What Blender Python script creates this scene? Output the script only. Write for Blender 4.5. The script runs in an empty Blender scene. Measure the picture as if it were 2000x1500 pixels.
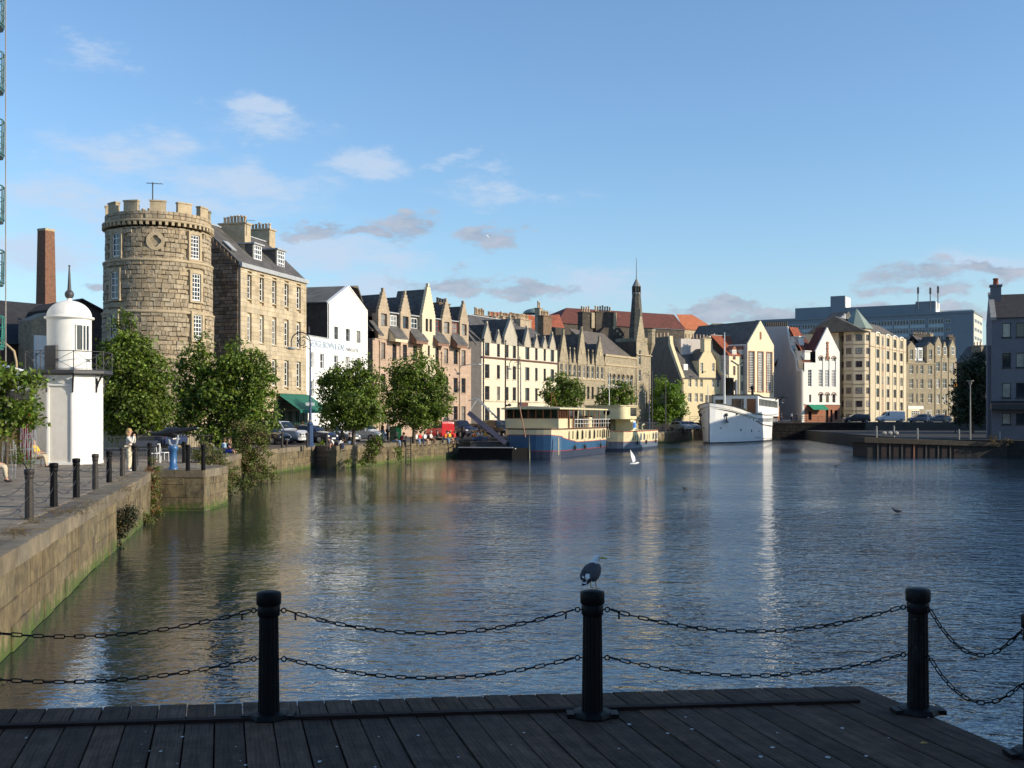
import bpy, bmesh, math, random
from mathutils import Vector, Matrix, noise
R = random.Random(11)
S = bpy.context.scene
COL = S.collection
PI = math.pi
# ---------------------------------------------------------------- camera, sky, sun, exposure
FP, CX, HY, EYE = 2150.0, 1000.0, 815.0, 2.1     # pixel focal length, centre column, horizon row, eye height
cam = bpy.data.cameras.new('camera'); camo = bpy.data.objects.new('camera', cam); COL.objects.link(camo)
cam.sensor_width = 36; cam.lens = 36 * FP / 2000; cam.shift_y = 65 / 2000
cam.clip_start = .1; cam.clip_end = 8000
camo.location = (0, 0, EYE); camo.rotation_euler = (PI/2, 0, 0); S.camera = camo
SUN_AZ, SUN_EL = math.radians(106), math.radians(21)      # clockwise from +Y, height
sd = Vector((math.sin(SUN_AZ)*math.cos(SUN_EL), math.cos(SUN_AZ)*math.cos(SUN_EL), math.sin(SUN_EL)))
sl = bpy.data.lights.new('sun', 'SUN'); sl.energy = 4.7; sl.angle = math.radians(.5); sl.color = (1, .88, .69)
so = bpy.data.objects.new('sun', sl); COL.objects.link(so); so.rotation_euler = sd.to_track_quat('Z', 'Y').to_euler()
S.view_settings.view_transform = 'Standard'; S.view_settings.look = 'None'
S.view_settings.gamma = 1; S.view_settings.use_curve_mapping = False; S.view_settings.exposure = .22
S.cycles.max_bounces = 6; S.cycles.transparent_max_bounces = 6
S.cycles.use_denoising = True
wd = bpy.data.worlds.new('World'); S.world = wd; wd.use_nodes = True
wn, wl = wd.node_tree.nodes, wd.node_tree.links
wn.clear()
def N(nodes, t, **k):
    n = nodes.new(t)
    for a, v in k.items(): setattr(n, a, v)
    return n
def setin(n, **k):
    for a, v in k.items(): n.inputs[a.replace('_', ' ')].default_value = v
def build_sky():
    out = N(wn, 'ShaderNodeOutputWorld'); bg = N(wn, 'ShaderNodeBackground'); wl.new(bg.outputs[0], out.inputs[0])
    bg.inputs['Strength'].default_value = .15
    sky = N(wn, 'ShaderNodeTexSky', sky_type='NISHITA', sun_disc=False, sun_elevation=SUN_EL, sun_rotation=SUN_AZ,
            air_density=1.15, dust_density=.45, ozone_density=2.2, altitude=0)
    tint = N(wn, 'ShaderNodeMix', data_type='RGBA', blend_type='MULTIPLY'); tint.inputs[0].default_value = 1
    tint.inputs[7].default_value = (.80, .95, 1.12, 1); wl.new(sky.outputs[0], tint.inputs[6])
    tc = N(wn, 'ShaderNodeTexCoord')
    sep = N(wn, 'ShaderNodeSeparateXYZ'); wl.new(tc.outputs['Generated'], sep.inputs[0])
    def mth(op, a, b=None, c=None, clamp=False):
        n = N(wn, 'ShaderNodeMath', operation=op, use_clamp=clamp)
        for i, q in enumerate((a, b, c)):
            if q is None: continue
            if isinstance(q, (int, float)): n.inputs[i].default_value = q
            else: wl.new(q, n.inputs[i])
        return n.outputs[0]
    az = mth('ARCTAN2', sep.outputs[0], sep.outputs[1])
    el = mth('ARCSINE', sep.outputs[2])
    # azimuth / height plane, clouds are drawn out sideways
    def cl_noise(sx, sz, scale, detail, rough, off):
        cv = N(wn, 'ShaderNodeCombineXYZ'); wl.new(mth('MULTIPLY', az, sx), cv.inputs[0]); wl.new(mth('MULTIPLY', el, sz), cv.inputs[1]); cv.inputs[2].default_value = off
        n = N(wn, 'ShaderNodeTexNoise'); setin(n, Scale=scale, Detail=detail, Roughness=rough); wl.new(cv.outputs[0], n.inputs['Vector'])
        return n.outputs[0]
    def smooth(v, a, b):
        n = N(wn, 'ShaderNodeMapRange', interpolation_type='SMOOTHSTEP'); wl.new(v, n.inputs[0])
        for i, q in ((1, a), (2, b)):
            n.inputs[i].default_value = q
        return n.outputs[0]
    warp = cl_noise(1, 1.6, 14, 5, .6, 3.3)
    warp2 = cl_noise(1, 3.0, 30, 6, .62, 8.1)
    wisp = cl_noise(1, 3.2, 9, 7, .66, 1.7)
    azw = mth('ADD', az, mth('MULTIPLY', mth('SUBTRACT', cl_noise(1, 2.0, 16, 4, .6, 5.5), .5), .11)); elw = mth('ADD', el, mth('MULTIPLY', mth('SUBTRACT', cl_noise(1, 2.0, 18, 4, .6, 11.5), .5), .05))
    def blobs(lst):
        tot = None
        for (px, py, rx, ry) in lst:
            a0 = math.atan((px-CX)/FP); e0 = math.atan((HY-py)/FP*math.cos(a0))
            dx = mth('MULTIPLY', mth('SUBTRACT', azw, a0), FP/rx); dz = mth('MULTIPLY', mth('SUBTRACT', elw, e0), FP/ry)
            d = mth('SQRT', mth('ADD', mth('MULTIPLY', dx, dx), mth('MULTIPLY', dz, dz)))
            v = mth('SUBTRACT', 1, d, clamp=True)
            tot = v if tot is None else mth('MAXIMUM', tot, v)
        return tot
    grey = blobs([(625, 452, 95, 32), (795, 445, 105, 42), (955, 452, 95, 38), (870, 555, 160, 42), (1030, 568, 110, 24), (690, 460, 80, 22),
                  (1790, 540, 150, 38), (1950, 530, 110, 24), (1560, 620, 620, 34), (1150, 630, 300, 30), (180, 570, 60, 22), (1440, 600, 200, 20)])
    thin = blobs([(250, 300, 260, 75), (470, 360, 240, 70), (170, 110, 110, 45), (500, 215, 90, 40), (520, 250, 150, 50), (720, 322, 140, 40),
                  (960, 328, 90, 28), (880, 308, 70, 22), (330, 420, 480, 70), (640, 500, 420, 70), (1010, 380, 190, 34), (120, 380, 260, 60), (1130, 560, 260, 60), (60, 500, 260, 60), (330, 520, 420, 80), (760, 560, 330, 60), (1980, 510, 220, 40)])
    gm = smooth(mth('ADD', mth('ADD', grey, mth('MULTIPLY', mth('SUBTRACT', warp, .5), 2.2)), mth('MULTIPLY', mth('SUBTRACT', warp2, .5), 1.5)), .2, .75)
    gm = mth('MULTIPLY', gm, smooth(grey, .0, .25))
    tm = smooth(mth('ADD', mth('MULTIPLY', thin, .8), mth('MULTIPLY', mth('SUBTRACT', wisp, .5), 3.4)), -.05, 1.0)
    tm = mth('MULTIPLY', tm, smooth(thin, .0, .7))
    # low pale veil near the horizon everywhere
    veil = mth('MULTIPLY', mth('SUBTRACT', 1, smooth(el, .0, .2)), mth('ADD', .2, mth('MULTIPLY', wisp, .9)))
    m1 = N(wn, 'ShaderNodeMix', data_type='RGBA'); wl.new(tint.outputs[2], m1.inputs[6]); m1.inputs[7].default_value = (2.7, 3.5, 4.6, 1)
    wl.new(mth('MULTIPLY', veil, .55, clamp=True), m1.inputs[0])
    m2 = N(wn, 'ShaderNodeMix', data_type='RGBA'); wl.new(m1.outputs[2], m2.inputs[6]); m2.inputs[7].default_value = (3.3, 4.0, 5.0, 1)
    wl.new(mth('MULTIPLY', tm, .8, clamp=True), m2.inputs[0])
    m3 = N(wn, 'ShaderNodeMix', data_type='RGBA'); wl.new(m2.outputs[2], m3.inputs[6])
    gc = N(wn, 'ShaderNodeMix', data_type='RGBA'); gc.inputs[6].default_value = (1.9, 2.3, 2.95, 1); gc.inputs[7].default_value = (3.0, 3.2, 3.75, 1); wl.new(smooth(mth('ADD', warp2, mth('MULTIPLY', warp, .3)), .45, .9), gc.inputs[0])
    wl.new(gc.outputs[2], m3.inputs[7]); wl.new(mth('MULTIPLY', gm, .85, clamp=True), m3.inputs[0])
    wl.new(m3.outputs[2], bg.inputs[0])
build_sky()

# ---------------------------------------------------------------- pixel geometry helpers
def W(px, py, Y): return Vector(((px-CX)*Y/FP, Y, EYE+(HY-py)*Y/FP))
def G(px, py, z=0):
    Y = (EYE-z)*FP/(py-HY); return Vector(((px-CX)*Y/FP, Y, z))
def XY(px, Y): return Vector(((px-CX)*Y/FP, Y))

# ---------------------------------------------------------------- materials
MATS = {}
def mat(name, col, rough=.85, var=.18, vs=1.5, bump=0.0, bs=14, rnd=0.0, brick=None, streak=0.0, metal=0.0, mortar=.6, mb=.35, leaf=0, spec=.5, coat=0, moss=None, dirt=0.0, emit=None, alt=None, altf=.5, grain=None, speck=None):
    if name in MATS: return MATS[name]
    m = bpy.data.materials.new(name); m.use_nodes = True; MATS[name] = m
    n, l = m.node_tree.nodes, m.node_tree.links
    b = n['Principled BSDF']; b.inputs['Roughness'].default_value = rough; b.inputs['Metallic'].default_value = metal
    b.inputs['Specular IOR Level'].default_value = spec; b.inputs['Coat Weight'].default_value = coat
    geo = N(n, 'ShaderNodeNewGeometry')
    no = N(n, 'ShaderNodeTexNoise'); setin(no, Scale=vs, Detail=6, Roughness=.62); l.new(geo.outputs['Position'], no.inputs['Vector'])
    def mix(bt, f, a, c):
        x = N(n, 'ShaderNodeMix', data_type='RGBA', blend_type=bt)
        for i, q in ((0, f), (6, a), (7, c)):
            if isinstance(q, (int, float)): x.inputs[i].default_value = q
            elif isinstance(q, tuple): x.inputs[i].default_value = q
            else: l.new(q, x.inputs[i])
        return x.outputs[2]
    def rng(v, a, c, lo, hi):
        x = N(n, 'ShaderNodeMapRange'); l.new(v, x.inputs[0])
        for i, q in enumerate((a, c, lo, hi)): x.inputs[i+1].default_value = q
        return x.outputs[0]
    def mth(op, a, c=0.0):
        x = N(n, 'ShaderNodeMath', operation=op)
        for i, q in enumerate((a, c)):
            if isinstance(q, (int, float)): x.inputs[i].default_value = q
            else: l.new(q, x.inputs[i])
        return x.outputs[0]
    c = (col[0], col[1], col[2], 1)
    if rnd or alt:
        oi = N(n, 'ShaderNodeObjectInfo')
        r_ = mth('FRACT', mth('ADD', oi.outputs['Random'], geo.outputs['Random Per Island']))
    if alt: c = mix('MIX', mth('MULTIPLY', mth('GREATER_THAN', r_, 1-altf), 1), c, (*alt, 1))
    if rnd:
        g = rng(r_, 0, 1, 1-rnd, 1+rnd); cc = N(n, 'ShaderNodeCombineColor')
        r2 = mth('FRACT', mth('MULTIPLY', r_, 7.31)); l.new(g, cc.inputs[0]); l.new(mth('MULTIPLY', g, rng(r2, 0, 1, 1-rnd*.25, 1+rnd*.12)), cc.inputs[1]); l.new(mth('MULTIPLY', g, rng(r2, 0, 1, 1-rnd*.6, 1+rnd*.3)), cc.inputs[2])
        c = mix('MULTIPLY', 1.0, c, cc.outputs[0])
    f = rng(no.outputs[0], .28, .72, 1-var, 1+var)
    cv = N(n, 'ShaderNodeCombineColor')
    for i in range(3): l.new(f, cv.inputs[i])
    c = mix('MULTIPLY', 1.0, c, cv.outputs[0])
    hgt = None
    if brick:
        tc = N(n, 'ShaderNodeTexCoord'); sp = N(n, 'ShaderNodeSeparateXYZ'); l.new(tc.outputs['Object'], sp.inputs[0])
        cb = N(n, 'ShaderNodeCombineXYZ'); l.new(mth('ADD', sp.outputs[0], sp.outputs[1]), cb.inputs[0]); l.new(sp.outputs[2], cb.inputs[1])
        br = N(n, 'ShaderNodeTexBrick'); l.new(cb.outputs[0], br.inputs['Vector'])
        setin(br, Scale=1.0, Mortar_Size=brick[2] if len(brick) > 2 else .012, Mortar_Smooth=.2, Bias=0.0, Brick_Width=brick[0], Row_Height=brick[1])
        br.inputs['Color1'].default_value = (1-mb*.6,)*3+(1,); br.inputs['Color2'].default_value = (1+mb*.5, 1+mb*.46, 1+mb*.4, 1); br.inputs['Mortar'].default_value = (mortar,)*3+(1,)
        c = mix('MULTIPLY', 1.0, c, br.outputs['Color']); hgt = br.outputs['Fac']
    if streak:
        mp = N(n, 'ShaderNodeMapping'); mp.inputs['Scale'].default_value = (2.2, 2.2, .22); l.new(geo.outputs['Position'], mp.inputs[0])
        n2 = N(n, 'ShaderNodeTexNoise'); setin(n2, Scale=1.2, Detail=5, Roughness=.7); l.new(mp.outputs[0], n2.inputs['Vector'])
        c = mix('MULTIPLY', rng(n2.outputs[0], .45, .75, 0, streak), c, (.35, .3, .24, 1))
    if grain:
        tg = N(n, 'ShaderNodeTexCoord'); mg = N(n, 'ShaderNodeMapping'); mg.inputs['Scale'].default_value = grain; l.new(tg.outputs['Object'], mg.inputs[0])
        ng = N(n, 'ShaderNodeTexNoise'); setin(ng, Scale=1.0, Detail=6, Roughness=.65); l.new(mg.outputs[0], ng.inputs['Vector'])
        gg = rng(ng.outputs[0], .3, .72, .45, 1.7); cg = N(n, 'ShaderNodeCombineColor')
        for i in range(3): l.new(gg, cg.inputs[i])
        c = mix('MULTIPLY', 1.0, c, cg.outputs[0])
        if speck:
            ns = N(n, 'ShaderNodeTexNoise'); setin(ns, Scale=17.0, Detail=4, Roughness=.6); l.new(geo.outputs['Position'], ns.inputs['Vector'])
            c = mix('MIX', mth('MULTIPLY', rng(ns.outputs[0], .66, .72, 0, .8), rng(ng.outputs[0], .45, .6, 0, 1)), c, (*speck, 1))
    if moss:                                   # algae that grows up from the waterline: (z0, z1, colour)
        s2 = N(n, 'ShaderNodeSeparateXYZ'); l.new(geo.outputs['Position'], s2.inputs[0])
        zz = mth('ADD', s2.outputs[2], mth('MULTIPLY', mth('SUBTRACT', no.outputs[0], .5), 1.1))
        c = mix('MIX', rng(zz, moss[0], moss[1], .92, 0), c, (*moss[2], 1))
    if dirt:
        n3 = N(n, 'ShaderNodeTexNoise'); setin(n3, Scale=vs*.37, Detail=8, Roughness=.7); l.new(geo.outputs['Position'], n3.inputs['Vector'])
        c = mix('MIX', rng(n3.outputs[0], .48, .68, 0, dirt), c, (.05, .04, .03, 1))
    if isinstance(c, tuple): b.inputs['Base Color'].default_value = c
    else: l.new(c, b.inputs['Base Color'])
    if bump or hgt is not None:
        bp = N(n, 'ShaderNodeBump'); bp.inputs['Distance'].default_value = .02
        n4 = N(n, 'ShaderNodeTexNoise'); setin(n4, Scale=bs, Detail=5, Roughness=.6); l.new(geo.outputs['Position'], n4.inputs['Vector'])
        h = n4.outputs[0]
        if hgt is not None: h = mth('SUBTRACT', h, mth('MULTIPLY', hgt, 1.2))
        bp.inputs['Strength'].default_value = min(1, bump or .4); l.new(h, bp.inputs['Height']); l.new(bp.outputs[0], b.inputs['Normal'])
    if leaf:
        tr = N(n, 'ShaderNodeBsdfTranslucent'); ms = N(n, 'ShaderNodeMixShader'); ms.inputs[0].default_value = leaf
        lc = mix('MULTIPLY', 1.0, c, (1.3, 1.5, .5, 1)); l.new(lc, tr.inputs[0]); l.new(b.outputs[0], ms.inputs[1]); l.new(tr.outputs[0], ms.inputs[2])
        l.new(ms.outputs[0], n['Material Output'].inputs[0])
    if emit:
        b.inputs['Emission Color'].default_value = (*emit[:3], 1); b.inputs['Emission Strength'].default_value = emit[3]
    return m

# ---------------------------------------------------------------- mesh builder
class MB:
    def __init__(s): s.v = []; s.f = []; s.m = []; s.s = []
    def add(s, vs, fs, m=0, smooth=False):
        k = len(s.v); s.v += [tuple(v) for v in vs]
        for f in fs: s.f.append([i+k for i in f]); s.m.append(m); s.s.append(smooth)
    def box(s, x0, x1, y0, y1, z0, z1, m=0):
        s.add([(x0,y0,z0),(x1,y0,z0),(x1,y1,z0),(x0,y1,z0),(x0,y0,z1),(x1,y0,z1),(x1,y1,z1),(x0,y1,z1)],
              [(3,2,1,0),(4,5,6,7),(0,1,5,4),(1,2,6,5),(2,3,7,6),(3,0,4,7)], m)
    def obox(s, c, sz, rz=0, m=0, rx=0, ry=0):
        M_ = Matrix.Translation(c) @ Matrix.Rotation(rz, 4, 'Z') @ Matrix.Rotation(ry, 4, 'Y') @ Matrix.Rotation(rx, 4, 'X')
        a, b, c2 = sz[0]/2, sz[1]/2, sz[2]/2
        s.add([M_ @ Vector(p) for p in [(-a,-b,-c2),(a,-b,-c2),(a,b,-c2),(-a,b,-c2),(-a,-b,c2),(a,-b,c2),(a,b,c2),(-a,b,c2)]],
              [(3,2,1,0),(4,5,6,7),(0,1,5,4),(1,2,6,5),(2,3,7,6),(3,0,4,7)], m)
    def quad(s, *p, m=0): s.add(p, [tuple(range(len(p)))], m)
    def prism(s, poly, y0, y1, m=0):            # polygon in x,z pushed along y
        n = len(poly); s.add([(x,y0,z) for x,z in poly]+[(x,y1,z) for x,z in poly],
              [tuple(range(n)), tuple(range(2*n-1, n-1, -1))]+[(i,(i+n),(i+1)%n+n,(i+1)%n) for i in range(n)], m)
    def prismx(s, poly, x0, x1, m=0):           # polygon in y,z pushed along x
        n = len(poly); s.add([(x0,y,z) for y,z in poly]+[(x1,y,z) for y,z in poly],
              [tuple(range(n-1,-1,-1)), tuple(range(n, 2*n))]+[(i,(i+1)%n,(i+1)%n+n,i+n) for i in range(n)], m)
    def prismz(s, poly, z0, z1, m=0):
        n = len(poly); s.add([(x,y,z0) for x,y in poly]+[(x,y,z1) for x,y in poly],
              [tuple(range(n-1,-1,-1)), tuple(range(n, 2*n))]+[(i,(i+1)%n,(i+1)%n+n,i+n) for i in range(n)], m)
    def tube(s, pts, r, n=8, m=0, caps=True, smooth=True):
        pts = [Vector(p) for p in pts]; rs = r if isinstance(r, (list, tuple)) else [r]*len(pts)
        vs = []; up = None
        for i, p in enumerate(pts):
            t = (pts[min(i+1, len(pts)-1)]-pts[max(i-1, 0)]).normalized()
            if up is None:
                up = t.cross(Vector((0,0,1)))
                if up.length < .1: up = t.cross(Vector((1,0,0)))
            up = (up - t*up.dot(t)).normalized(); w = t.cross(up)
            for k in range(n):
                a = 2*PI*k/n; vs.append(p+(up*math.cos(a)+w*math.sin(a))*rs[i])
        fs = []
        for i in range(len(pts)-1):
            for k in range(n): fs.append((i*n+k, (i+1)*n+k, (i+1)*n+(k+1)%n, i*n+(k+1)%n))
        s.add(vs, fs, m, smooth)
        if caps: s.add(vs[:n], [tuple(range(n))], m); s.add(vs[-n:], [tuple(range(n-1,-1,-1))], m)
    def lathe(s, prof, n=24, m=0, c=(0,0,0), a0=0, smooth=True, sq=None):
        vs = []; 
        for r, z in prof:
            for k in range(n):
                a = a0+2*PI*k/n; vs.append((c[0]+r*math.cos(a), c[1]+r*math.sin(a), c[2]+z))
        fs = []
        for i in range(len(prof)-1):
            for k in range(n): fs.append((i*n+k, i*n+(k+1)%n, (i+1)*n+(k+1)%n, (i+1)*n+k))
        s.add(vs, fs, m, smooth)
        s.add(vs[:n], [tuple(range(n-1,-1,-1))], m); s.add(vs[-n:], [tuple(range(n))], m)
    def ell(s, c, r, m=0, nu=14, nv=9, M_=None):
        vs = []; fs = []
        for j in range(nv+1):
            t = PI*j/nv
            for i in range(nu):
                a = 2*PI*i/nu; p = Vector((r[0]*math.sin(t)*math.cos(a), r[1]*math.sin(t)*math.sin(a), r[2]*math.cos(t)))
                if M_: p = M_ @ p
                vs.append(p+Vector(c))
        for j in range(nv):
            for i in range(nu): fs.append((j*nu+i, (j+1)*nu+i, (j+1)*nu+(i+1)%nu, j*nu+(i+1)%nu))
        s.add(vs, fs, m, True)
    def mesh(s, name, mats):
        me = bpy.data.meshes.new(name); me.from_pydata(s.v, [], s.f)
        for x in (mats if isinstance(mats, (list, tuple)) else [mats]): me.materials.append(x)
        me.polygons.foreach_set('material_index', s.m); me.polygons.foreach_set('use_smooth', s.s); me.update()
        return me
    def build(s, name, mats, parent=None, loc=(0,0,0), rot=(0,0,0), kind=None):
        return obj(name, s.mesh(name, mats), parent, loc, rot, kind)
def obj(name, me, parent=None, loc=(0,0,0), rot=(0,0,0), kind=None, scale=None):
    o = bpy.data.objects.new(name, me); COL.objects.link(o); o.parent = parent; o.location = loc; o.rotation_euler = rot
    if scale: o.scale = scale
    if kind: o['kind'] = kind
    return o
def tag(o, label, cat, group=None):
    o['label'] = label; o['category'] = cat
    if group: o['group'] = group
    return o
def thing(name, label, cat, loc=(0,0,0), rz=0, group=None):
    o = bpy.data.objects.new(name, None); COL.objects.link(o); o.location = loc; o.rotation_euler = (0,0,rz); o.empty_display_size = .3
    return tag(o, label, cat, group)
KIDS = {}
def clone(o, loc=None, rz=None, label=None):
    def cp(a, par):
        c = a.copy(); COL.objects.link(c)
        if par: c.parent = par
        for ch in [x for x in list(COL.objects) if x.parent == a] if a.name not in KIDS else KIDS[a.name]: cp(ch, c)
        return c
    if o.name not in KIDS:
        by = {}
        for x in COL.objects:
            if x.parent: by.setdefault(x.parent.name, []).append(x)
        def reg(a):
            KIDS[a.name] = by.get(a.name, [])
            for ch in KIDS[a.name]: reg(ch)
        reg(o)
    c = cp(o, None)
    if loc is not None: c.location = loc
    if rz is not None: c.rotation_euler = (0,0,rz)
    if label: c['label'] = label
    return c
# stones, bricks, flags: shared unit blocks, the largest as single parts, the rest joined
UNITS = {}
def unit(k, m):
    key = (k, m.name)
    if key not in UNITS:
        r = random.Random(k); b = MB(); fn = k >= 10; q_ = .006 if fn else .035; j = lambda: r.uniform(-q_, q_); e = .008 if fn else .04; y2 = -.42 if fn else -.3
        fr = [(-.5+e+j(), -.5, -.5+e*2+j()), (.5-e+j(), -.5, -.5+e*2+j()), (.5-e+j(), -.5, .5-e*2+j()), (-.5+e+j(), -.5, .5-e*2+j())]
        mid = [(-.5,y2,-.5),(.5,y2,-.5),(.5,y2,.5),(-.5,y2,.5)]; bk = [(x, .5, z) for x, _, z in mid]
        b.add(fr+mid+bk, [(0,1,2,3)]+[((i+1)%4, i, 4+i, 4+(i+1)%4) for i in range(4)]+[(4+(i+1)%4, 4+i, 8+i, 8+(i+1)%4) for i in range(4)])
        UNITS[key] = b.mesh('stone', m)
    return UNITS[key]
def stones(root, specs, m, name='stone', most=290, rest='stonework', flat=False, fine=False):
    """specs: (x, y, z, sx, sy, sz, rz, weight); weight 0 = never a part of its own"""
    specs = sorted(specs, key=lambda q: -q[7]); mb = MB(); rx = -PI/2 if flat else 0
    for i, (x, y, z, a, b, c, rz, w) in enumerate(specs):
        me = unit(R.randrange(6)+(10 if fine else 0), m)
        if i < most and w > 0: obj(name, me, root, (x, y, z), (rx, 0, rz), None, (a, b, c))
        else:
            Mx = Matrix.Translation((x, y, z)) @ Matrix.Rotation(rz, 4, 'Z') @ Matrix.Rotation(rx, 4, 'X') @ Matrix.Diagonal((a, b, c, 1))
            mb.add([Mx @ v.co for v in me.vertices], [tuple(p.vertices) for p in me.polygons])
    if mb.v: mb.build(rest, m, root, kind='stuff')
def courses(u0, u1, z0, z1, ch, ln, holes=(), jit=.35, rr=R):
    """rows of blocks (u, z, w, h) in a joint pattern, left out where a hole is"""
    out = []; z = z0
    while z < z1-.02:
        h = min(ch*rr.uniform(.85, 1.15), z1-z)
        if z1-z-h < ch*.35: h = z1-z
        spans = [(u0, u1)]
        for (a, b, c, d) in holes:
            if c < z+h-.03 and d > z+.03:
                ns = []
                for (p, q) in spans:
                    if b <= p or a >= q: ns.append((p, q)); continue
                    if a > p+.05: ns.append((p, a))
                    if b < q-.05: ns.append((b, q))
                spans = ns
        for (p, q) in spans:
            u = p
            while u < q-.02:
                w = ln*rr.uniform(1-jit, 1+jit)
                if q-u-w < ln*.4: w = q-u
                out.append((u+w/2, z+h/2, w, h)); u += w
        z += h
    return out
def wall(mb, u0, u1, z0, z1, holes=(), y=0, rev=.2, m=0, mr=None):
    """a wall sheet in the x,z plane, facing -y, with reveals at its holes"""
    mr = m if mr is None else mr
    us = sorted({round(q, 4) for q in [u0, u1]+[h[0] for h in holes]+[h[1] for h in holes] if u0-1e-4 <= q <= u1+1e-4})
    zs = sorted({round(q, 4) for q in [z0, z1]+[h[2] for h in holes]+[h[3] for h in holes] if z0-1e-4 <= q <= z1+1e-4})
    for i in range(len(us)-1):
        for j in range(len(zs)-1):
            uc, zc = (us[i]+us[i+1])/2, (zs[j]+zs[j+1])/2
            if any(a < uc < b and c < zc < d for a, b, c, d in holes): continue
            mb.quad((us[i], y, zs[j]), (us[i+1], y, zs[j]), (us[i+1], y, zs[j+1]), (us[i], y, zs[j+1]), m=m)
    for a, b, c, d in holes:
        mb.quad((a,y,c),(a,y,d),(a,y+rev,d),(a,y+rev,c), m=mr); mb.quad((b,y,d),(b,y,c),(b,y+rev,c),(b,y+rev,d), m=mr)
        mb.quad((a,y,d),(b,y,d),(b,y+rev,d),(a,y+rev,d), m=mr); mb.quad((b,y,c),(a,y,c),(a,y+rev,c),(b,y+rev,c), m=mr)

# ---------------------------------------------------------------- shared materials
m_glass = mat('window_glass', (.018,.024,.03), rough=.06, var=.6, vs=.9, spec=.8, alt=(.22,.21,.19), altf=.22)
m_gdark = mat('dark_glass', (.012,.014,.018), rough=.05, var=.4, spec=.7)
m_white = mat('white_paint', (.8,.79,.76), rough=.5, var=.05)
m_wht2 = mat('white_harling', (.8,.785,.74), rough=.9, var=.06, vs=2, bump=.25, bs=40, streak=.12)
m_brown = mat('brown_frame', (.10,.035,.022), rough=.5, var=.2)
m_black = mat('black_iron', (.012,.012,.014), rough=.42, var=.35, vs=12, bump=.3, bs=60)
m_iron = mat('grey_iron', (.045,.045,.05), rough=.5, var=.3, vs=8, bump=.3, bs=40)
m_slate = mat('slate_roof', (.095,.088,.082), rough=.72, var=.3, vs=1.2, brick=(.34,.24,.012), mb=.5, mortar=.45)
m_slate2 = mat('brown_slate', (.13,.11,.09), rough=.8, var=.25, vs=1, brick=(.4,.26,.014), mb=.35, mortar=.55)
m_redt = mat('red_tile_roof', (.34,.085,.035), rough=.85, var=.25, vs=1.3, brick=(.35,.3,.02), mb=.4, mortar=.5)
m_lead = mat('lead_flashing', (.35,.36,.37), rough=.6, var=.15)
m_pot = mat('clay_pot', (.48,.36,.24), rough=.85, var=.3, vs=4, rnd=.3)
m_ston = mat('tower_rubble', (.36,.295,.205), rough=.95, var=.35, vs=5, bump=.9, bs=12, rnd=.2, dirt=.35, streak=.4)
m_mort = mat('old_mortar', (.30,.25,.17), rough=1, var=.3, vs=5, bump=.5)
m_dres = mat('dressed_stone', (.42,.335,.215), rough=.9, var=.2, vs=2.5, bump=.25, bs=20, dirt=.22)
m_ash = mat('ashlar', (.46,.38,.26), rough=.9, var=.2, vs=1.2, bump=.25, bs=18, rnd=.14, streak=.4)
m_rub = mat('brown_rubble', (.15,.11,.08), rough=1, var=.35, vs=2.5, bump=.9, bs=9, rnd=.4)
m_concr = mat('concrete', (.3,.28,.25), rough=.9, var=.2, vs=2, bump=.3, bs=20, streak=.3)
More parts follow.
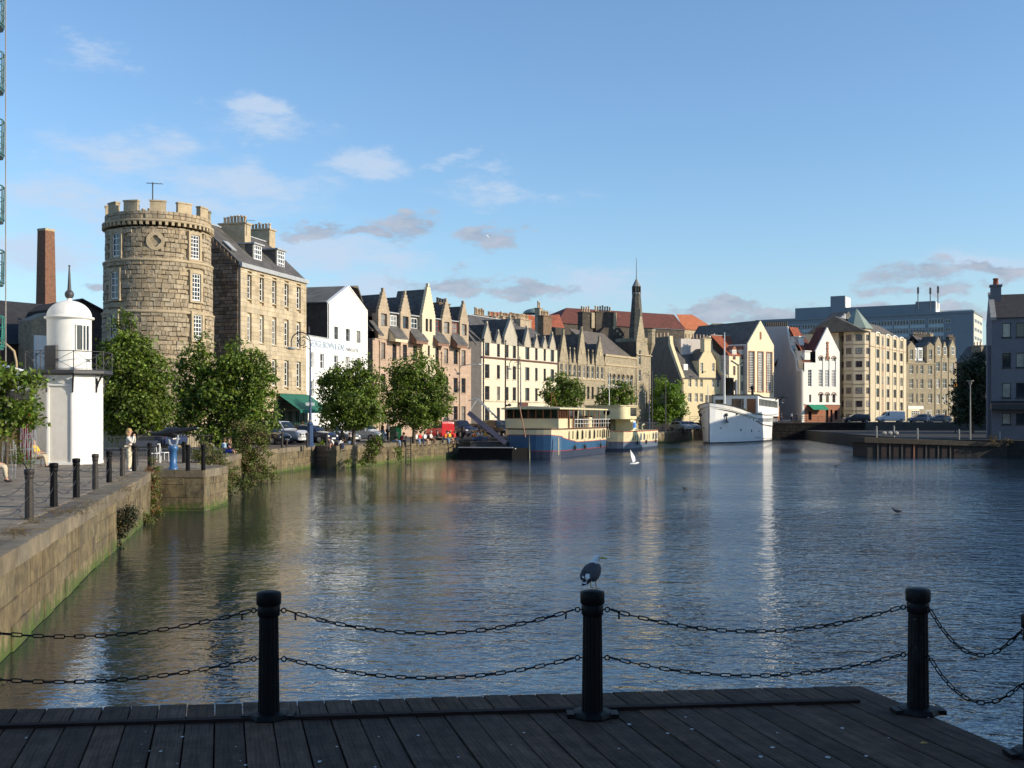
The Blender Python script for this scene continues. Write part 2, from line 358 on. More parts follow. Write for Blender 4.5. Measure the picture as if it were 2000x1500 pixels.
# ---------------------------------------------------------------- water, land
def build_water():
    m = bpy.data.materials.new('water'); m.use_nodes = True; n, l = m.node_tree.nodes, m.node_tree.links
    b = n['Principled BSDF']; b.inputs['Base Color'].default_value = (.004, .014, .026, 1); b.inputs['Roughness'].default_value = .03
    b.inputs['IOR'].default_value = 1.5; b.inputs['Specular IOR Level'].default_value = 1.0
    g = N(n, 'ShaderNodeNewGeometry'); mp = N(n, 'ShaderNodeMapping'); mp.inputs['Scale'].default_value = (.62, 1, 1); mp.inputs['Rotation'].default_value = (0, 0, .12)
    l.new(g.outputs['Position'], mp.inputs[0]); last = None
    big = N(n, 'ShaderNodeTexNoise'); setin(big, Scale=.045, Detail=4, Roughness=.55); l.new(mp.outputs[0], big.inputs['Vector'])
    pr = N(n, 'ShaderNodeMapRange'); l.new(big.outputs[0], pr.inputs[0]); setin(pr, From_Min=.4, From_Max=.6, To_Min=.4, To_Max=1.5)
    # the lee of the left bank is calmer than the open basin
    sx = N(n, 'ShaderNodeSeparateXYZ'); l.new(g.outputs['Position'], sx.inputs[0]); ad = N(n, 'ShaderNodeMath', operation='MULTIPLY_ADD'); l.new(big.outputs[0], ad.inputs[0]); ad.inputs[1].default_value = 14; l.new(sx.outputs[0], ad.inputs[2])
    lee = N(n, 'ShaderNodeMapRange', interpolation_type='SMOOTHSTEP'); l.new(ad.outputs[0], lee.inputs[0]); setin(lee, From_Min=-2.0, From_Max=14.0, To_Min=.8, To_Max=1.9)
    pm_ = N(n, 'ShaderNodeMath', operation='MULTIPLY'); l.new(pr.outputs[0], pm_.inputs[0]); l.new(lee.outputs[0], pm_.inputs[1])
    for sc, dist, st, rot in ((.45, .08, .45, .4), (2.4, .042, .52, -.3), (8.5, .018, .52, .15)):
        t = N(n, 'ShaderNodeTexNoise'); setin(t, Scale=sc, Detail=2.5, Roughness=.5, Distortion=.5); l.new(mp.outputs[0], t.inputs['Vector'])
        bp = N(n, 'ShaderNodeBump'); bp.inputs['Distance'].default_value = dist*1.9
        mu = N(n, 'ShaderNodeMath', operation='MULTIPLY'); l.new(pm_.outputs[0], mu.inputs[0]); mu.inputs[1].default_value = st; l.new(mu.outputs[0], bp.inputs['Strength'])
        l.new(t.outputs[0], bp.inputs['Height'])
        if last: l.new(last, bp.inputs['Normal'])
        last = bp.outputs[0]
    l.new(last, b.inputs['Normal'])
    mb = MB(); mb.quad((-3500,-600,WZ),(3500,-600,WZ),(3500,6000,WZ),(-3500,6000,WZ)); mb.build('water', m, kind='structure')
WZ = -1.65
build_water()
m_sett = mat('stone_setts', (.17,.135,.105), rough=.95, var=.25, vs=1.3, bump=.6, bs=9, brick=(.5,.3,.03), dirt=.3)
m_flag = mat('flagstone', (.2,.165,.125), rough=.95, var=.28, vs=2.2, bump=.5, bs=12, rnd=.16, dirt=.45)
m_asph = mat('asphalt', (.07,.066,.062), rough=.95, var=.2, vs=.8, bump=.5, bs=40)
m_wst = mat('quay_stone', (.165,.13,.07), rough=.95, var=.45, vs=4, bump=1, bs=8, rnd=.16, moss=(-1.6,-1.25,(.055,.095,.01)), dirt=.8, streak=.8)
m_cope = mat('coping_stone', (.17,.14,.095), rough=.95, var=.3, vs=2.4, bump=.7, bs=10, rnd=.2, dirt=.5)
m_core = mat('wall_core', (.13,.11,.065), rough=1, var=.4, vs=3, bump=.8)
EDGE = [Vector(p) for p in [(-1.9,-8),(-6.1,9.9),(-7.75,16.6),(-10.4,27.5),(-12.7,37.5),(-14.2,43.4),(-14.4,45.3),(-12.3,44.0),(-12.3,47.4),(-14.3,49.6),(-15.0,57),(-15.9,65.5),(-15.9,72.6),(-14.8,83),(-12.9,81),(-11.0,86.0),(-9.2,93.7),(-5.0,104),(4.0,122),(14,142),(24,164),(31,188.5)]]
def land():
    b = MB(); pts = [(p.x, p.y) for p in EDGE]
    def inset(P_, d):
        out = []
        for i, p in enumerate(P_):
            a = P_[max(i-1, 0)]; c = P_[min(i+1, len(P_)-1)]; t = (c-a).normalized(); out.append(p+Vector((-t.y, t.x))*d)
        return out
    ins = inset(EDGE, .25)
    b.prismz([(p.x, p.y) for p in ins]+[(31,190),(-3000,190),(-3000,-8)], -3, -.004)
    b.build('quay', m_sett, kind='structure')
    f = MB(); f.prismz([(30.7,188.8),(48,188.8),(3500,188.8),(3500,6000),(-3500,6000),(-3500,190.1),(30.7,190.1)], -3, 1.2)
    f.build('far_ground', m_asph, kind='structure')
    r = MB(); r.prismz([(46.5,105.2),(41,113),(44,140),(50,188.6),(3000,188.6),(3000,60),(90,60),(62,92)], -3, -.1)
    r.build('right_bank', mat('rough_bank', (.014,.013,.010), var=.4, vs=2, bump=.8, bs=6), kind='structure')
    a = MB(); a.prismz([(-17.6,60),(-18.0,84),(-12,96),(-8.4,104),(1,123),(10,142),(17,158),(18,168),(-60,168),(-60,60)], -.01, 0)
    a.build('road', m_asph, kind='structure')
    d = MB(); d.prismz([(14.5,-30),(60,-30),(60,40),(28,40),(14.5,14)], -3, -.02); d.build('near_ground', m_asph, kind='structure')
land()
def quay_wall(name, label, segs, ztop=0.0, cope=.32, ch=.46, ln=1.15, most=250, msto=None):
    root = thing(name, label, 'wall', (segs[0][0], segs[0][1], 0)); sp = []; cp = []; core = MB()
    o = Vector(segs[0])
    for A, B in zip(segs, segs[1:]):
        A = Vector(A)-o; B = Vector(B)-o; d = (B-A); L = d.length; d.normalize(); n = Vector((d.y, -d.x)); rz = math.atan2(d.y, d.x)
        for (u, z, w, h) in courses(0, L, -2.05, ztop-cope, ch, ln):
            p = A+d*u-n*.14; off = R.uniform(-.02,.025); p = p+n*off
            sp.append((p.x, p.y, z, w-.01, .3, h-.008, rz, 0 if z < WZ-.1 else w*h/(1+(p+o).length/60)))
        for (u, z, w, h) in courses(0, L, ztop-cope, ztop+.02, cope+.02, 1.15, jit=.2):
            p = A+d*u-n*.3; cp.append((p.x, p.y, z-R.uniform(0,.02), w-.01, .68, cope+.0, rz, 1))
        q = [A-n*.2, B-n*.2, B-n*.8, A-n*.8]; core.prismz([(v.x, v.y) for v in q], -2.2, ztop-.06)
    core.build('wall_core', m_core, root)
    stones(root, sp, msto or m_wst, most=most, fine=True); stones(root, cp, m_cope, 'coping_stone', rest='coping', fine=True)
    return root
E = [(p.x, p.y) for p in EDGE]
quay_wall('quay_wall', 'long mossy stone wall along the near left quay, below the chained bollards', E[1:7])
quay_wall('quay_wall', 'square stone pier block under the blue gun mount', [(-14.6,46.4),(-14.45,44.0),(-12.3,44.0),(-12.3,47.6),(-14.3,49.6)])
quay_wall('quay_wall', 'overgrown stone quay wall in front of the parked cars, with a protruding buttress', E[9:16], ch=.45)
quay_wall('quay_wall', 'pale stone quay wall with a row of people sitting on it', E[15:18], ch=.42)
quay_wall('quay_wall', 'shaded stone quay wall behind the moored barges', E[17:22], ch=.5, ln=1.2, most=60)
bf = MB(); bf.prismz([(-15.1,45.6),(-14.4,44.5),(-12.6,44.5),(-12.6,47.3),(-14.6,49.2)], -2, -.01); bf.build('pier_fill', m_sett, kind='structure')
# far quay wall under the road at the head of the dock
m_dkst = mat('shaded_quay_stone', (.007,.006,.0055), rough=.95, var=.35, vs=1.5, bump=.7, bs=6, rnd=.2, dirt=.4)  # near-black base colour carries the wall's shade
def far_wall():
    t = thing('quay_wall', 'dark shaded stone wall at the head of the dock below the far road', 'wall', (30.5,188.6,0)); sp = []; L = 30
    for (u, z, w, h) in courses(0, L, -2, .85, .55, 1.3): sp.append((u, .1, z, w-.03, .3, h-.03, 0, w*h if z > -1.6 else 0))
    c = MB(); c.box(0, L, .18, .9, -2.2, 1.1); c.build('wall_core', m_core, t)
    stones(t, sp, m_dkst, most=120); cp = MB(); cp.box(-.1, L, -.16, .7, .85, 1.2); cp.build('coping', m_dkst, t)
    r = thing('railing', 'thin dark railing on top of the far dock wall beside the white ship', 'railing', (30.5,188.8,1.2)); b = MB()
    for k in range(16): b.tube([(k*2.0,0,0),(k*2.0,0,1.05)], .035, 5)
    b.build('posts', m_black, r, kind='stuff'); b = MB()
    for z in (.35,.7,1.03): b.tube([(0,0,z),(30,0,z)], .022, 5)
    b.build('rail', m_black, r)
far_wall()
# flagstones of the near left quay
def flags():
    t = bpy.data.objects.new('quay_paving', None); COL.objects.link(t); t['kind'] = 'structure'; sp = []
    Y = 14.0
    while Y < 54:
        dy = R.uniform(.55,.8)
        x1 = None
        for A, B in zip(EDGE, EDGE[1:]):
            if A.y <= Y <= B.y and A.y < B.y and B.y < 50: x1 = A.x+(B.x-A.x)*(Y-A.y)/(B.y-A.y); break
        if x1 is None: x1 = -15
        x = x1-.75; xl = (0-CX-60)*Y/FP
        while x > xl:
            w = R.uniform(.7,1.25); sp.append((x-w/2, Y+dy/2, -.055+R.uniform(-.008,.008), w-.02, .12, dy-.02, 0, w*dy/Y/Y)); x -= w
        Y += dy
    stones(t, sp, m_flag, 'flagstone', most=280, rest='paving', flat=True, fine=True)
flags()

# ---------------------------------------------------------------- timber deck in the foreground
DZ = -.35
m_plank = mat('weathered_plank', (.078,.05,.034), rough=.8, var=.4, vs=5, bump=.8, bs=30, rnd=.3, dirt=.25, spec=.15, grain=(42,1.6,1), speck=(.22,.2,.18))
m_beam = mat('deck_beam', (.025,.014,.012), rough=.85, var=.4, vs=6, bump=.6, bs=25)
def deck():
    t = bpy.data.objects.new('timber_deck', None); COL.objects.link(t); t['kind'] = 'structure'
    d = Vector((-.262, 1)).normalized(); n = Vector((d.y, -d.x))
    A = Vector((-4.3, 9.24)); B = Vector((3.18, 10.07)); e = (B-A).normalized()     # far edge
    a0 = A-e*2.3; s = 0; pw = .228/abs(e.dot(n)) ; L = (B-a0).length; k = int(L/pw)
    rz = math.atan2(-d.x, d.y)
    for i in range(-1, k):
        u = L-pw*(i+1.5) if i >= 0 else L-pw*.5
        f = a0+e*u; last = i < 0
        for seg in range(2):
            ln = 1.0; b = MB(); w = .216; j = R.uniform(-.008,.008)
            y1 = -.01 if seg == 0 else -.60; y0 = -.53 if seg == 0 else -9
            if f.x > 2.4 or last:
                if seg: continue
                y0 = -9
            y1 += R.uniform(-.02,.015) if seg == 0 else 0
            yy1 = y1; ny = 4
            sh = n.dot(e)/max(.2, d.dot(e)) if 0 else 0
            # end cut follows the far edge
            sk = e.dot(d)/e.dot(n)*w/2
            b.add([(-w/2,y0,-.05),(w/2,y0,-.05),(w/2,yy1+sk,-.05),(-w/2,yy1-sk,-.05),(-w/2,y0,-.003),(w/2,y0,-.003),(w/2,yy1+sk,-.003),(-w/2,yy1-sk,-.003),
                   (-w/2+.006,y0,0),(w/2-.006,y0,0),(w/2-.006,yy1+sk-.004,0),(-w/2+.006,yy1-sk-.004,0)],
                  [(3,2,1,0),(8,9,10,11),(0,1,5,4),(1,2,6,5),(2,3,7,6),(3,0,4,7),(4,5,9,8),(5,6,10,9),(6,7,11,10),(7,4,8,11)])
            b.build('plank', m_plank, t, (f.x, f.y, DZ+R.uniform(-.004,.004)), (0, 0, rz+R.uniform(-.002,.002)))
    # sunk rail groove with its dark beam, joists and the facing under the edge
    for nm, off, z0, z1, wd, x2 in (('groove_beam', .565, -.05, -.035, .055, 3.0),):
        b = MB(); p = A-e*2.3-d*off; q = B-e*.35-d*off; b.obox(((p+q)/2).to_3d()+Vector((0,0,DZ+(z0+z1)/2)), ((q-p).length, wd, z1-z0), math.atan2(e.y, e.x)); b.build(nm, m_beam, t)
    b = MB()
    for off in (.25, .9, 2.4, 4.5): p = A-e*2.3-d*off; q = B-d*off-e*.1; b.obox(((p+q)/2).to_3d()+Vector((0,0,DZ-.17)), ((q-p).length, .14, .22), math.atan2(e.y, e.x))
    b.build('joist', m_beam, t)
    b = MB()
    for k in range(6): p = A-e*2+(B-A+e*2)*(k/5)-d*.25; b.tube([(p.x,p.y,-2.6),(p.x,p.y,DZ-.28)], .14, 10)
    b.build('piling', m_beam, t)
    # raised kerb strip the far boards lie on
    b = MB(); p = A-e*2.3-d*.585; q = B-e*.35-d*.585; c = (p+q)/2
    b.obox((c.x, c.y, DZ+.012), ((q-p).length, .07, .03), math.atan2(e.y, e.x)); b.build('edge_strip', mat('rusty_strip', (.022,.011,.009), rough=.8, var=.4, vs=9, spec=.2), t)
deck()

# ---------------------------------------------------------------- bollards and chains
m_bol = mat('bollard_iron', (.005,.005,.006), rough=.5, var=.4, vs=14, bump=.35, bs=50, spec=.14)
m_bolg = mat('bollard_iron_grey', (.03,.025,.022), rough=.6, var=.35, vs=8, bump=.3, bs=40, spec=.4)
m_drop = mat('bollard_iron_stained', (.008,.008,.009), rough=.5, var=.9, vs=9, bump=.35, bs=50, spec=.14, speck=(.18,.17,.16), grain=(60,60,3))
CAPS = [(.092,0),(.1,.008),(.1,.09),(.095,.102),(.06,.112),(0.001,.116)]
def flute(r0, r1, z0, z1, n=24, dep=.007):
    b = MB(); vs = []
    k = n*4
    for r, z in ((r0,z0),(r1,z1)):
        for i in range(k):
            a = 2*PI*i/k; rr = r-dep*(.5-.5*math.cos(2*PI*i/4)); vs.append((rr*math.cos(a), rr*math.sin(a), z))
    b.add(vs, [(i, (i+1)%k, k+(i+1)%k, k+i) for i in range(k)], 0, False); return b
def bollard(loc, label, m=None, h=1.04, eyes=((-1,0),(1,0)), plate=True, group='chained iron bollards', rz=0):
    m = m or m_bol; t = thing('bollard', label, 'bollard', loc, rz, group)
    s = flute(.088, .078, .03, h-.2, 16 if plate else 8, .006); s.build('shaft', m, t)
    b = MB(); b.lathe([(.083,h-.21),(.09,h-.2),(.09,h-.13),(.083,h-.12)], 24); b.build('collar', m, t)
    b = MB(); b.lathe([(r, z+h-.118) for r, z in CAPS], 28); b.build('cap', m, t)
    if plate:
        b = MB(); b.lathe([(.17,0),(.175,.01),(.16,.045),(.1,.055)], 8, a0=PI/8, smooth=False); b.box(-.21,.21,-.075,.075,0,.035)
        b.build('base_plate', m, t)
    for ex, ey in eyes:
        for z in (h-.165, h-.56):
            b = MB(); pts = [(math.cos(a)*.019, 0, math.sin(a)*.019) for a in [2*PI*i/12 for i in range(13)]]
            b.tube(pts, .006, 6, caps=False); b.tube([(-.045,0,0),(-.018,0,0)], .006, 6)
            ang = math.atan2(ey, ex); b.build('eye_ring', m, t, (math.cos(ang)*.122, math.sin(ang)*.122, z), (0,0,ang))
    return t
def link_mesh(m, L=.098, Wd=.038, r=.0052):
    b = MB(); pts = []
    for i in range(13):
        a = PI*i/12-PI/2; pts.append((L/2-Wd/2+math.cos(a)*(Wd/2-r), math.sin(a)*(Wd/2-r), 0))
    for i in range(13):
        a = PI*i/12+PI/2; pts.append((-L/2+Wd/2+math.cos(a)*(Wd/2-r), math.sin(a)*(Wd/2-r), 0))
    pts.append(pts[0]); b.tube(pts[::2]+[pts[0]], r, 6, caps=False); return b.mesh('link', m)
LINK = link_mesh(m_bol)
def chain(P0, P1, sag, label, group, link=LINK, ll=.083, nm='chain'):
    P0, P1 = Vector(P0), Vector(P1); t = thing(nm, label, 'chain', P0, 0, group)
    def f(s): p = P0.lerp(P1, s); p.z -= sag*4*s*(1-s); return p
    N_ = 400; pts = [f(i/N_) for i in range(N_+1)]; ac = [0]
    for a, b in zip(pts, pts[1:]): ac.append(ac[-1]+(b-a).length)
    n = max(3, round(ac[-1]/ll)); j = 0
    for k in range(n):
        s = (k+.5)/n*ac[-1]
        while ac[j+1] < s: j += 1
        p = pts[j]; tg = (pts[j+1]-pts[j]).normalized(); q = tg.to_track_quat('X', 'Z'); e = (q @ Matrix.Rotation((PI/2 if k % 2 else 0)+R.uniform(-.2,.25), 3, 'X').to_quaternion()).to_euler()
        obj('link', link, t, p-P0, e)
    return t
BL = [Vector((-5.05,8.75,DZ)), G(525,1402,DZ), G(1157,1399,DZ), G(1793,1392,DZ), Vector((3.785,7.95,DZ))]
LB = ['', 'black bollard on the deck left of the bollard with the gull', 'black bollard on the deck with a gull standing on its cap',
      'bird-stained bollard at the outer corner of the timber deck', 'bollard at the right edge, one chain length nearer than the stained corner one']
for i, p in enumerate(BL):
    eyes = ((-1,0),(1,0))
    if i == 3: v = (BL[4]-p); eyes = ((-1,0),(v.x,v.y))
    if i == 4: v = (BL[3]-p); eyes = ((v.x,v.y),)
    bollard(p, LB[i] or 'deck bollard just outside the left edge of the photo', m_drop if i == 3 else m_bol, eyes=eyes, group='bollards along the deck edge')
H0, H1 = 1.04-.165, 1.04-.56
names = ['left stretch running out of the photo', 'stretch between the plain bollard and the gull bollard', 'stretch between the gull bollard and the stained corner bollard', 'short stretch right of the stained corner bollard']
for i in range(4):
    a, b = BL[i], BL[i+1]; v = (b-a).normalized()*.15
    for hh, w in ((H0,'upper'),(H1,'lower')):
        chain(a+v+Vector((0,0,hh)), b-v+Vector((0,0,hh)), (.19 if i < 3 else .26)+(0 if w == 'upper' else -.03), f'{w} chain, {names[i]}', 'chains between the deck bollards')
# shackle pins hanging off the first links
for i, (x, s) in enumerate(((525,1),(1157,1),(1157,-1),(525,-1))):
    v = Vector((s*.2, 0, .78 if i % 2 else .84)); mb_ = MB(); mb_.tube([(0,0,0),(s*.004,0,-.055)], [.006,.009], 5); q = (BL[1] if x == 525 else BL[2])+Vector((s*.215,0,H0-.022)); o = mb_.build('shackle_pin', m_bol, None, q); tag(o, f'small loose pin hanging from the upper chain just {"right" if s > 0 else "left"} of the {"gull" if x == 1157 else "plain left"} bollard', 'pin', 'shackle pins')
# quay bollards on the left, seen through each other
QB = [(-32,1052),(57,1015),(105,992),(149,974),(186,957),(213,944),(239,932),(262,922),(292,914)]
qn = ['outside the left edge of the photo', 'nearest the camera, grey and ribbed', 'second from the near end, black and freestanding', 'third from the near end, below the lighthouse', 'fourth from the near end, at the lighthouse corner',
      'fifth from the near end, over the wall weeds', 'beside the standing woman, nearer one', 'just right of the standing woman', 'last of the near row, by the white chair']
QP = []
for i, (x, y) in enumerate(QB):
    p = G(x, y, 0); QP.append(p)
    bollard(p, 'quay bollard '+qn[i], m_bolg if i in (0,1,4,6) else m_bol, h=1.05, plate=False, group='bollards along the left quay', rz=1.3)
m_chain2 = m_iron
cn = ['unseen off-frame', 'grey ribbed nearest', 'black second', 'third', 'fourth', 'fifth', 'sixth', 'seventh', 'last']
for i in range(len(QP)-1):
    a, b = QP[i], QP[i+1]
    for hh, w in ((.88,'upper'),(.5,'lower')):
        if i > 5 and w == 'lower': continue
        mb = MB(); d = b-a; nn = 26
        for k in range(nn):
            s0, s1 = k/nn, (k+1)/nn; f = lambda s: Vector((d.x*s, d.y*s, hh-.26*4*s*(1-s)))
            p0, p1 = f(s0), f(s1); w1, w2 = (.018,.007) if k % 2 else (.008,.016)
            q = (p0+p1)/2; e = (p1-p0); mb.obox(q, (e.length*1.1, w1, w2), math.atan2(e.y, e.x), 0, 0, -math.asin(e.z/e.length))
        o = mb.build('chain', m_chain2, None, a); tag(o, f'{w} left-quay chain from the {cn[i]} bollard to the {cn[i+1]} one', 'chain', 'chains along the left quay')
# bollards on the gun pier and along the middle quay
for (x, y, h, lab) in [(367,921,1.05,'right beside the blue gun mount'),(397,920,1.05,'outermost on the square stone pier'),(359,905,1.0,'behind the gun mount, half hidden'),(421,872,1.0,'far grey one left of the seated couple'),
                       (551,876,1.05,'in front of the silver car with round lamps'),(560,872,.5,'stubby one beside the silver car bumper'),(600,875,1.05,'left foot of the tall blue lamp post'),(638,872,1.0,'in front of the dark estate car'),(668,868,1.1,'in front of the silver coupe'),(902,858,1.3,'thick black one beside the end of the seated row')]:
    bollard(G(x, y, 0), 'iron bollard '+lab, m_bolg if y < 900 else m_bol, h=h, plate=False, group='bollards on the middle quay')
# ---------------------------------------------------------------- building kit
WM = {}
def win_mesh(w, h, nx, ny, fr, bar, m, mid=True, arch=False):
    key = ('w', round(w,2), round(h,2), nx, ny, fr, m.name, arch)
    if key in WM: return WM[key]
    b = MB(); d = .05
    b.box(-w/2, -w/2+fr, 0, d, 0, h); b.box(w/2-fr, w/2, 0, d, 0, h); b.box(-w/2+fr, w/2-fr, 0, d, 0, fr*1.2); b.box(-w/2+fr, w/2-fr, 0, d, h-fr, h)
    for i in range(1, nx):
        x = -w/2+w*i/nx; b.box(x-bar/2, x+bar/2, .005, d-.005, fr*1.2, h-fr)
    for j in range(1, ny):
        z = h*j/ny; t = fr*.8 if (mid and ny % 2 == 0 and j == ny//2) else bar
        b.box(-w/2+fr, w/2-fr, .01, d-.01, z-t/2, z+t/2)
    WM[key] = b.mesh('window', m); return WM[key]
def pane_mesh(w, h, m):
    key = ('p', round(w,2), round(h,2), m.name)
    if key in WM: return WM[key]
    b = MB(); b.box(-w/2+.02, w/2-.02, .03, .042, .02, h-.02); WM[key] = b.mesh('pane', m); return WM[key]
def sill_mesh(w, m):
    key = ('s', round(w,2), m.name)
    if key in WM: return WM[key]
    b = MB(); b.box(-w/2-.08, w/2+.08, -.07, .16, -.1, 0); WM[key] = b.mesh('sill', m); return WM[key]
ST = {'sash': (2,4,.07,.035), 'sash12': (3,4,.07,.03), 'plain': (1,2,.06,.03), 'dark': (1,2,.055,.03), 'cross': (2,2,.06,.04), 'big': (2,2,.07,.05), 'tall': (3,16,.06,.05), 'one': (1,1,.06,.03), 'six': (2,6,.07,.045)}
class Bld:
    def __init__(s, name, label, cat, px0, Y0, px1, Y1, zb=0, group=None):
        s.A = XY(px0, Y0); s.B = XY(px1, Y1); s.d = (s.B-s.A).normalized(); s.L = (s.B-s.A).length; s.zb = zb
        s.t = thing(name, label, cat, (s.A.x, s.A.y, zb), math.atan2(s.d.y, s.d.x), group)
        s.holes = []; s.pend = []
    def u(s, px, off=0):
        k = (px-CX)/FP; A = s.A+Vector((-s.d.y, s.d.x))*off
        return (k*A.y-A.x)/(s.d.x-k*s.d.y)
    def z(s, px, py, off=0):
        A = s.A+Vector((-s.d.y, s.d.x))*off; Y = A.y+s.u(px, off)*s.d.y
        return EYE+(HY-py)*Y/FP-s.zb
    def win(s, u, z0, w, h, style='sash', fm=None, gm=None, sill=None, y=0, rec=.13, hole=True, arch=False):
        nx, ny, fr, bar = ST[style]; fm = fm or m_white
        if hole: s.holes.append((u-w/2, u+w/2, z0, z0+h))
        o = obj('window', win_mesh(w, h, nx, ny, fr, bar, fm), s.t, (u, y+rec, z0))
        obj('pane', pane_mesh(w, h, gm or m_glass), o)
        if sill: obj('sill', sill_mesh(w, sill), o, (0, -rec, 0))
        return o
    def row(s, pxs, ref, top, bot, wpx, **k):
        zt, zb = s.z(ref, top), s.z(ref, bot)
        for i, px in enumerate(pxs):
            w = wpx[i] if isinstance(wpx, (list, tuple)) else wpx
            s.win(s.u(px), zb, s.u(px+w/2)-s.u(px-w/2), zt-zb, **k)
    def part(s, name, mb, m, kind=None): return mb.build(name, m, s.t, kind=kind)
    def chim(s, x, y, z0, z1, w, d, pots=3, m=None, ph=.7, cap=.12, pm=None, along='x', pr=.13, capm=None):
        b = MB(); b.box(x-w/2, x+w/2, y-d/2, y+d/2, z0, z1-cap); c = s.part('chimney', b, m or m_dres)
        b = MB(); b.box(x-w/2-.1, x+w/2+.1, y-d/2-.1, y+d/2+.1, z1-cap, z1); b.build('chimney_cap', capm or m or m_dres, c)
        for i in range(pots):
            f = (i+.5)/pots-.5; px_, py_ = (x+f*w*.92, y) if along == 'x' else (x, y+f*d*.92)
            pb = MB(); h = ph*R.uniform(.88,1.15); pb.lathe([(pr,0),(pr*.85,h*.8),(pr*1.05,h*.82),(pr*1.0,h)], 8)
            pb.build('chimney_pot', pm or m_pot, c, (px_, py_, z1))
        return c
    def roof2(s, u0, u1, y0, y1, ze, zr, m=None, oh=.15, th=.14, name='roof', gable=None):
        """two slopes, ridge along the front"""
        b = MB(); yc = (y0+y1)/2; sl_ = (zr-ze)/(yc-y0)
        e0 = ze-oh*sl_
        b.prismx([(y0-oh,e0),(yc,zr),(yc,zr+th*1.3),(y0-oh,e0+th)], u0-.05, u1+.05); b.prismx([(yc,zr),(y1+oh,e0),(y1+oh,e0+th),(yc,zr+th*1.3)], u0-.05, u1+.05)
        r = s.part(name, b, m or m_slate)
        b = MB(); b.box(u0-.05, u1+.05, yc-.12, yc+.12, zr+th*1.05, zr+th*1.05+.1); b.build('ridge', m_lead, r)
        if gable:
            g = MB()
            for u in (u0, u1): g.prismx([(y0,ze),(y1,ze),(yc,zr)], u-.15 if u == u1 else u, u if u == u1 else u+.15)
            s.part('gable', g, gable)
        return r
    def roof_g(s, u0, u1, y0, y1, ze, zr, m=None, oh=.12, th=.12, name='roof'):
        """ridge runs back from the front (cross gable)"""
        b = MB(); uc = (u0+u1)/2
        k = (zr-ze)/(uc-u0); e = ze-oh*k
        b.prism([(u0-oh,e),(uc,zr),(uc,zr+th*1.4),(u0-oh,e+th)], y0, y1); b.prism([(uc,zr),(u1+oh,e),(u1+oh,e+th),(uc,zr+th*1.4)], y0, y1)
        return s.part(name, b, m or m_slate)
    def body(s, H, D, m, ms=None, y0=0, u0=0, u1=None, z0=-1.5, holes=None, front=True):
        u1 = s.L if u1 is None else u1; b = MB()
        if front: wall(b, u0, u1, z0, H, s.holes if holes is None else holes, y0, m=0)
        s.part('wall', b, m)
        b = MB(); b.quad((u0,y0+D,z0),(u0,y0,z0),(u0,y0,H),(u0,y0+D,H)); b.quad((u1,y0,z0),(u1,y0+D,z0),(u1,y0+D,H),(u1,y0,H)); b.quad((u1,y0+D,z0),(u0,y0+D,z0),(u0,y0+D,H),(u1,y0+D,H))
        s.part('side_wall', b, ms or m)
        b = MB(); b.quad((u0+.02,y0+.3,z0),(u1-.02,y0+.3,z0),(u1-.02,y0+.3,H-.05),(u0+.02,y0+.3,H-.05)); b.quad((u0,y0,H-.04),(u1,y0,H-.04),(u1,y0+D,H-.04),(u0,y0+D,H-.04)); s.part('inner_wall', b, m_gdark)
    def pipe(s, u, z0, z1, m=None, y=-.08, r=.05):
        b = MB(); b.tube([(u,y,z0),(u,y,z1)], r, 6); b.box(u-.1,u+.1,y-.07,y+.07,z1,z1+.18); s.part('drainpipe', b, m or m_black)
    def band(s, u0, u1, z0, z1, m, out=.07, name='string_course', y=0):
        b = MB(); b.box(u0, u1, y-out, y+.02, z0, z1); return s.part(name, b, m)
    def gablet(s, uc, hw, z0, zs, za, m, steps=0, th=.3, y=-.03, fin=.0, coping=None, name='gable', hole=None):
        """pointed or crow-stepped gable front"""
        P = [(uc-hw, z0), (uc+hw, z0), (uc+hw, zs)]
        if steps:
            tw = hw*.16
            for i in range(steps):
                x0 = hw-(hw-tw)*i/steps; x1 = hw-(hw-tw)*(i+1)/steps; z1 = zs+(za-zs)*(i+1)/steps
                if i == steps-1: P += [(uc+x0, z1-(za-zs)/steps*.0), (uc+x1, z1)] if 0 else [(uc+x0, z1), (uc+x1, z1)]
                else: P += [(uc+x0, z1), (uc+x1, z1)]
            Q = [(2*uc-x, z) for x, z in P[2:]][::-1]; P = P+Q
        else: P += [(uc, za), (uc-hw, zs)]
        b = MB(); b.prism(P, y, y+th); g = s.part(name, b, m)
        if fin:
            f = MB(); f.box(uc-.12, uc+.12, y+.02, y+th-.02, za, za+fin); f.build('finial', m, g)
        if coping and not steps:
            c = MB(); L = math.hypot(hw, za-zs); a = math.atan2(za-zs, hw)
            c.obox((uc-hw/2, y+th/2, (zs+za)/2+.04), (L+.1, th+.08, .09), 0, 0, 0, -a); c.obox((uc+hw/2, y+th/2, (zs+za)/2+.04), (L+.1, th+.08, .09), 0, 0, 0, a); c.build('gable_coping', coping, g)
        return g
TXT = {}
def text(s_, h, m, parent, loc, rot, name='lettering', width=None, depth=.01):
    cu = bpy.data.curves.new('t', 'FONT'); cu.body = s_; cu.size = 1; cu.extrude = 0
    o = bpy.data.objects.new('t', cu); COL.objects.link(o); dg = bpy.context.evaluated_depsgraph_get(); me = bpy.data.meshes.new_from_object(o.evaluated_get(dg)); bpy.data.objects.remove(o)
    xs = [v.co.x for v in me.vertices]; ys = [v.co.y for v in me.vertices]; W_, H_ = max(xs)-min(xs), max(ys)-min(ys)
    sx = (width/W_) if width else h/H_
    for v in me.vertices: v.co.x = (v.co.x-min(xs))*sx; v.co.y = (v.co.y-min(ys))*h/H_
    me.materials.clear(); me.materials.append(m); return obj(name, me, parent, loc, rot)

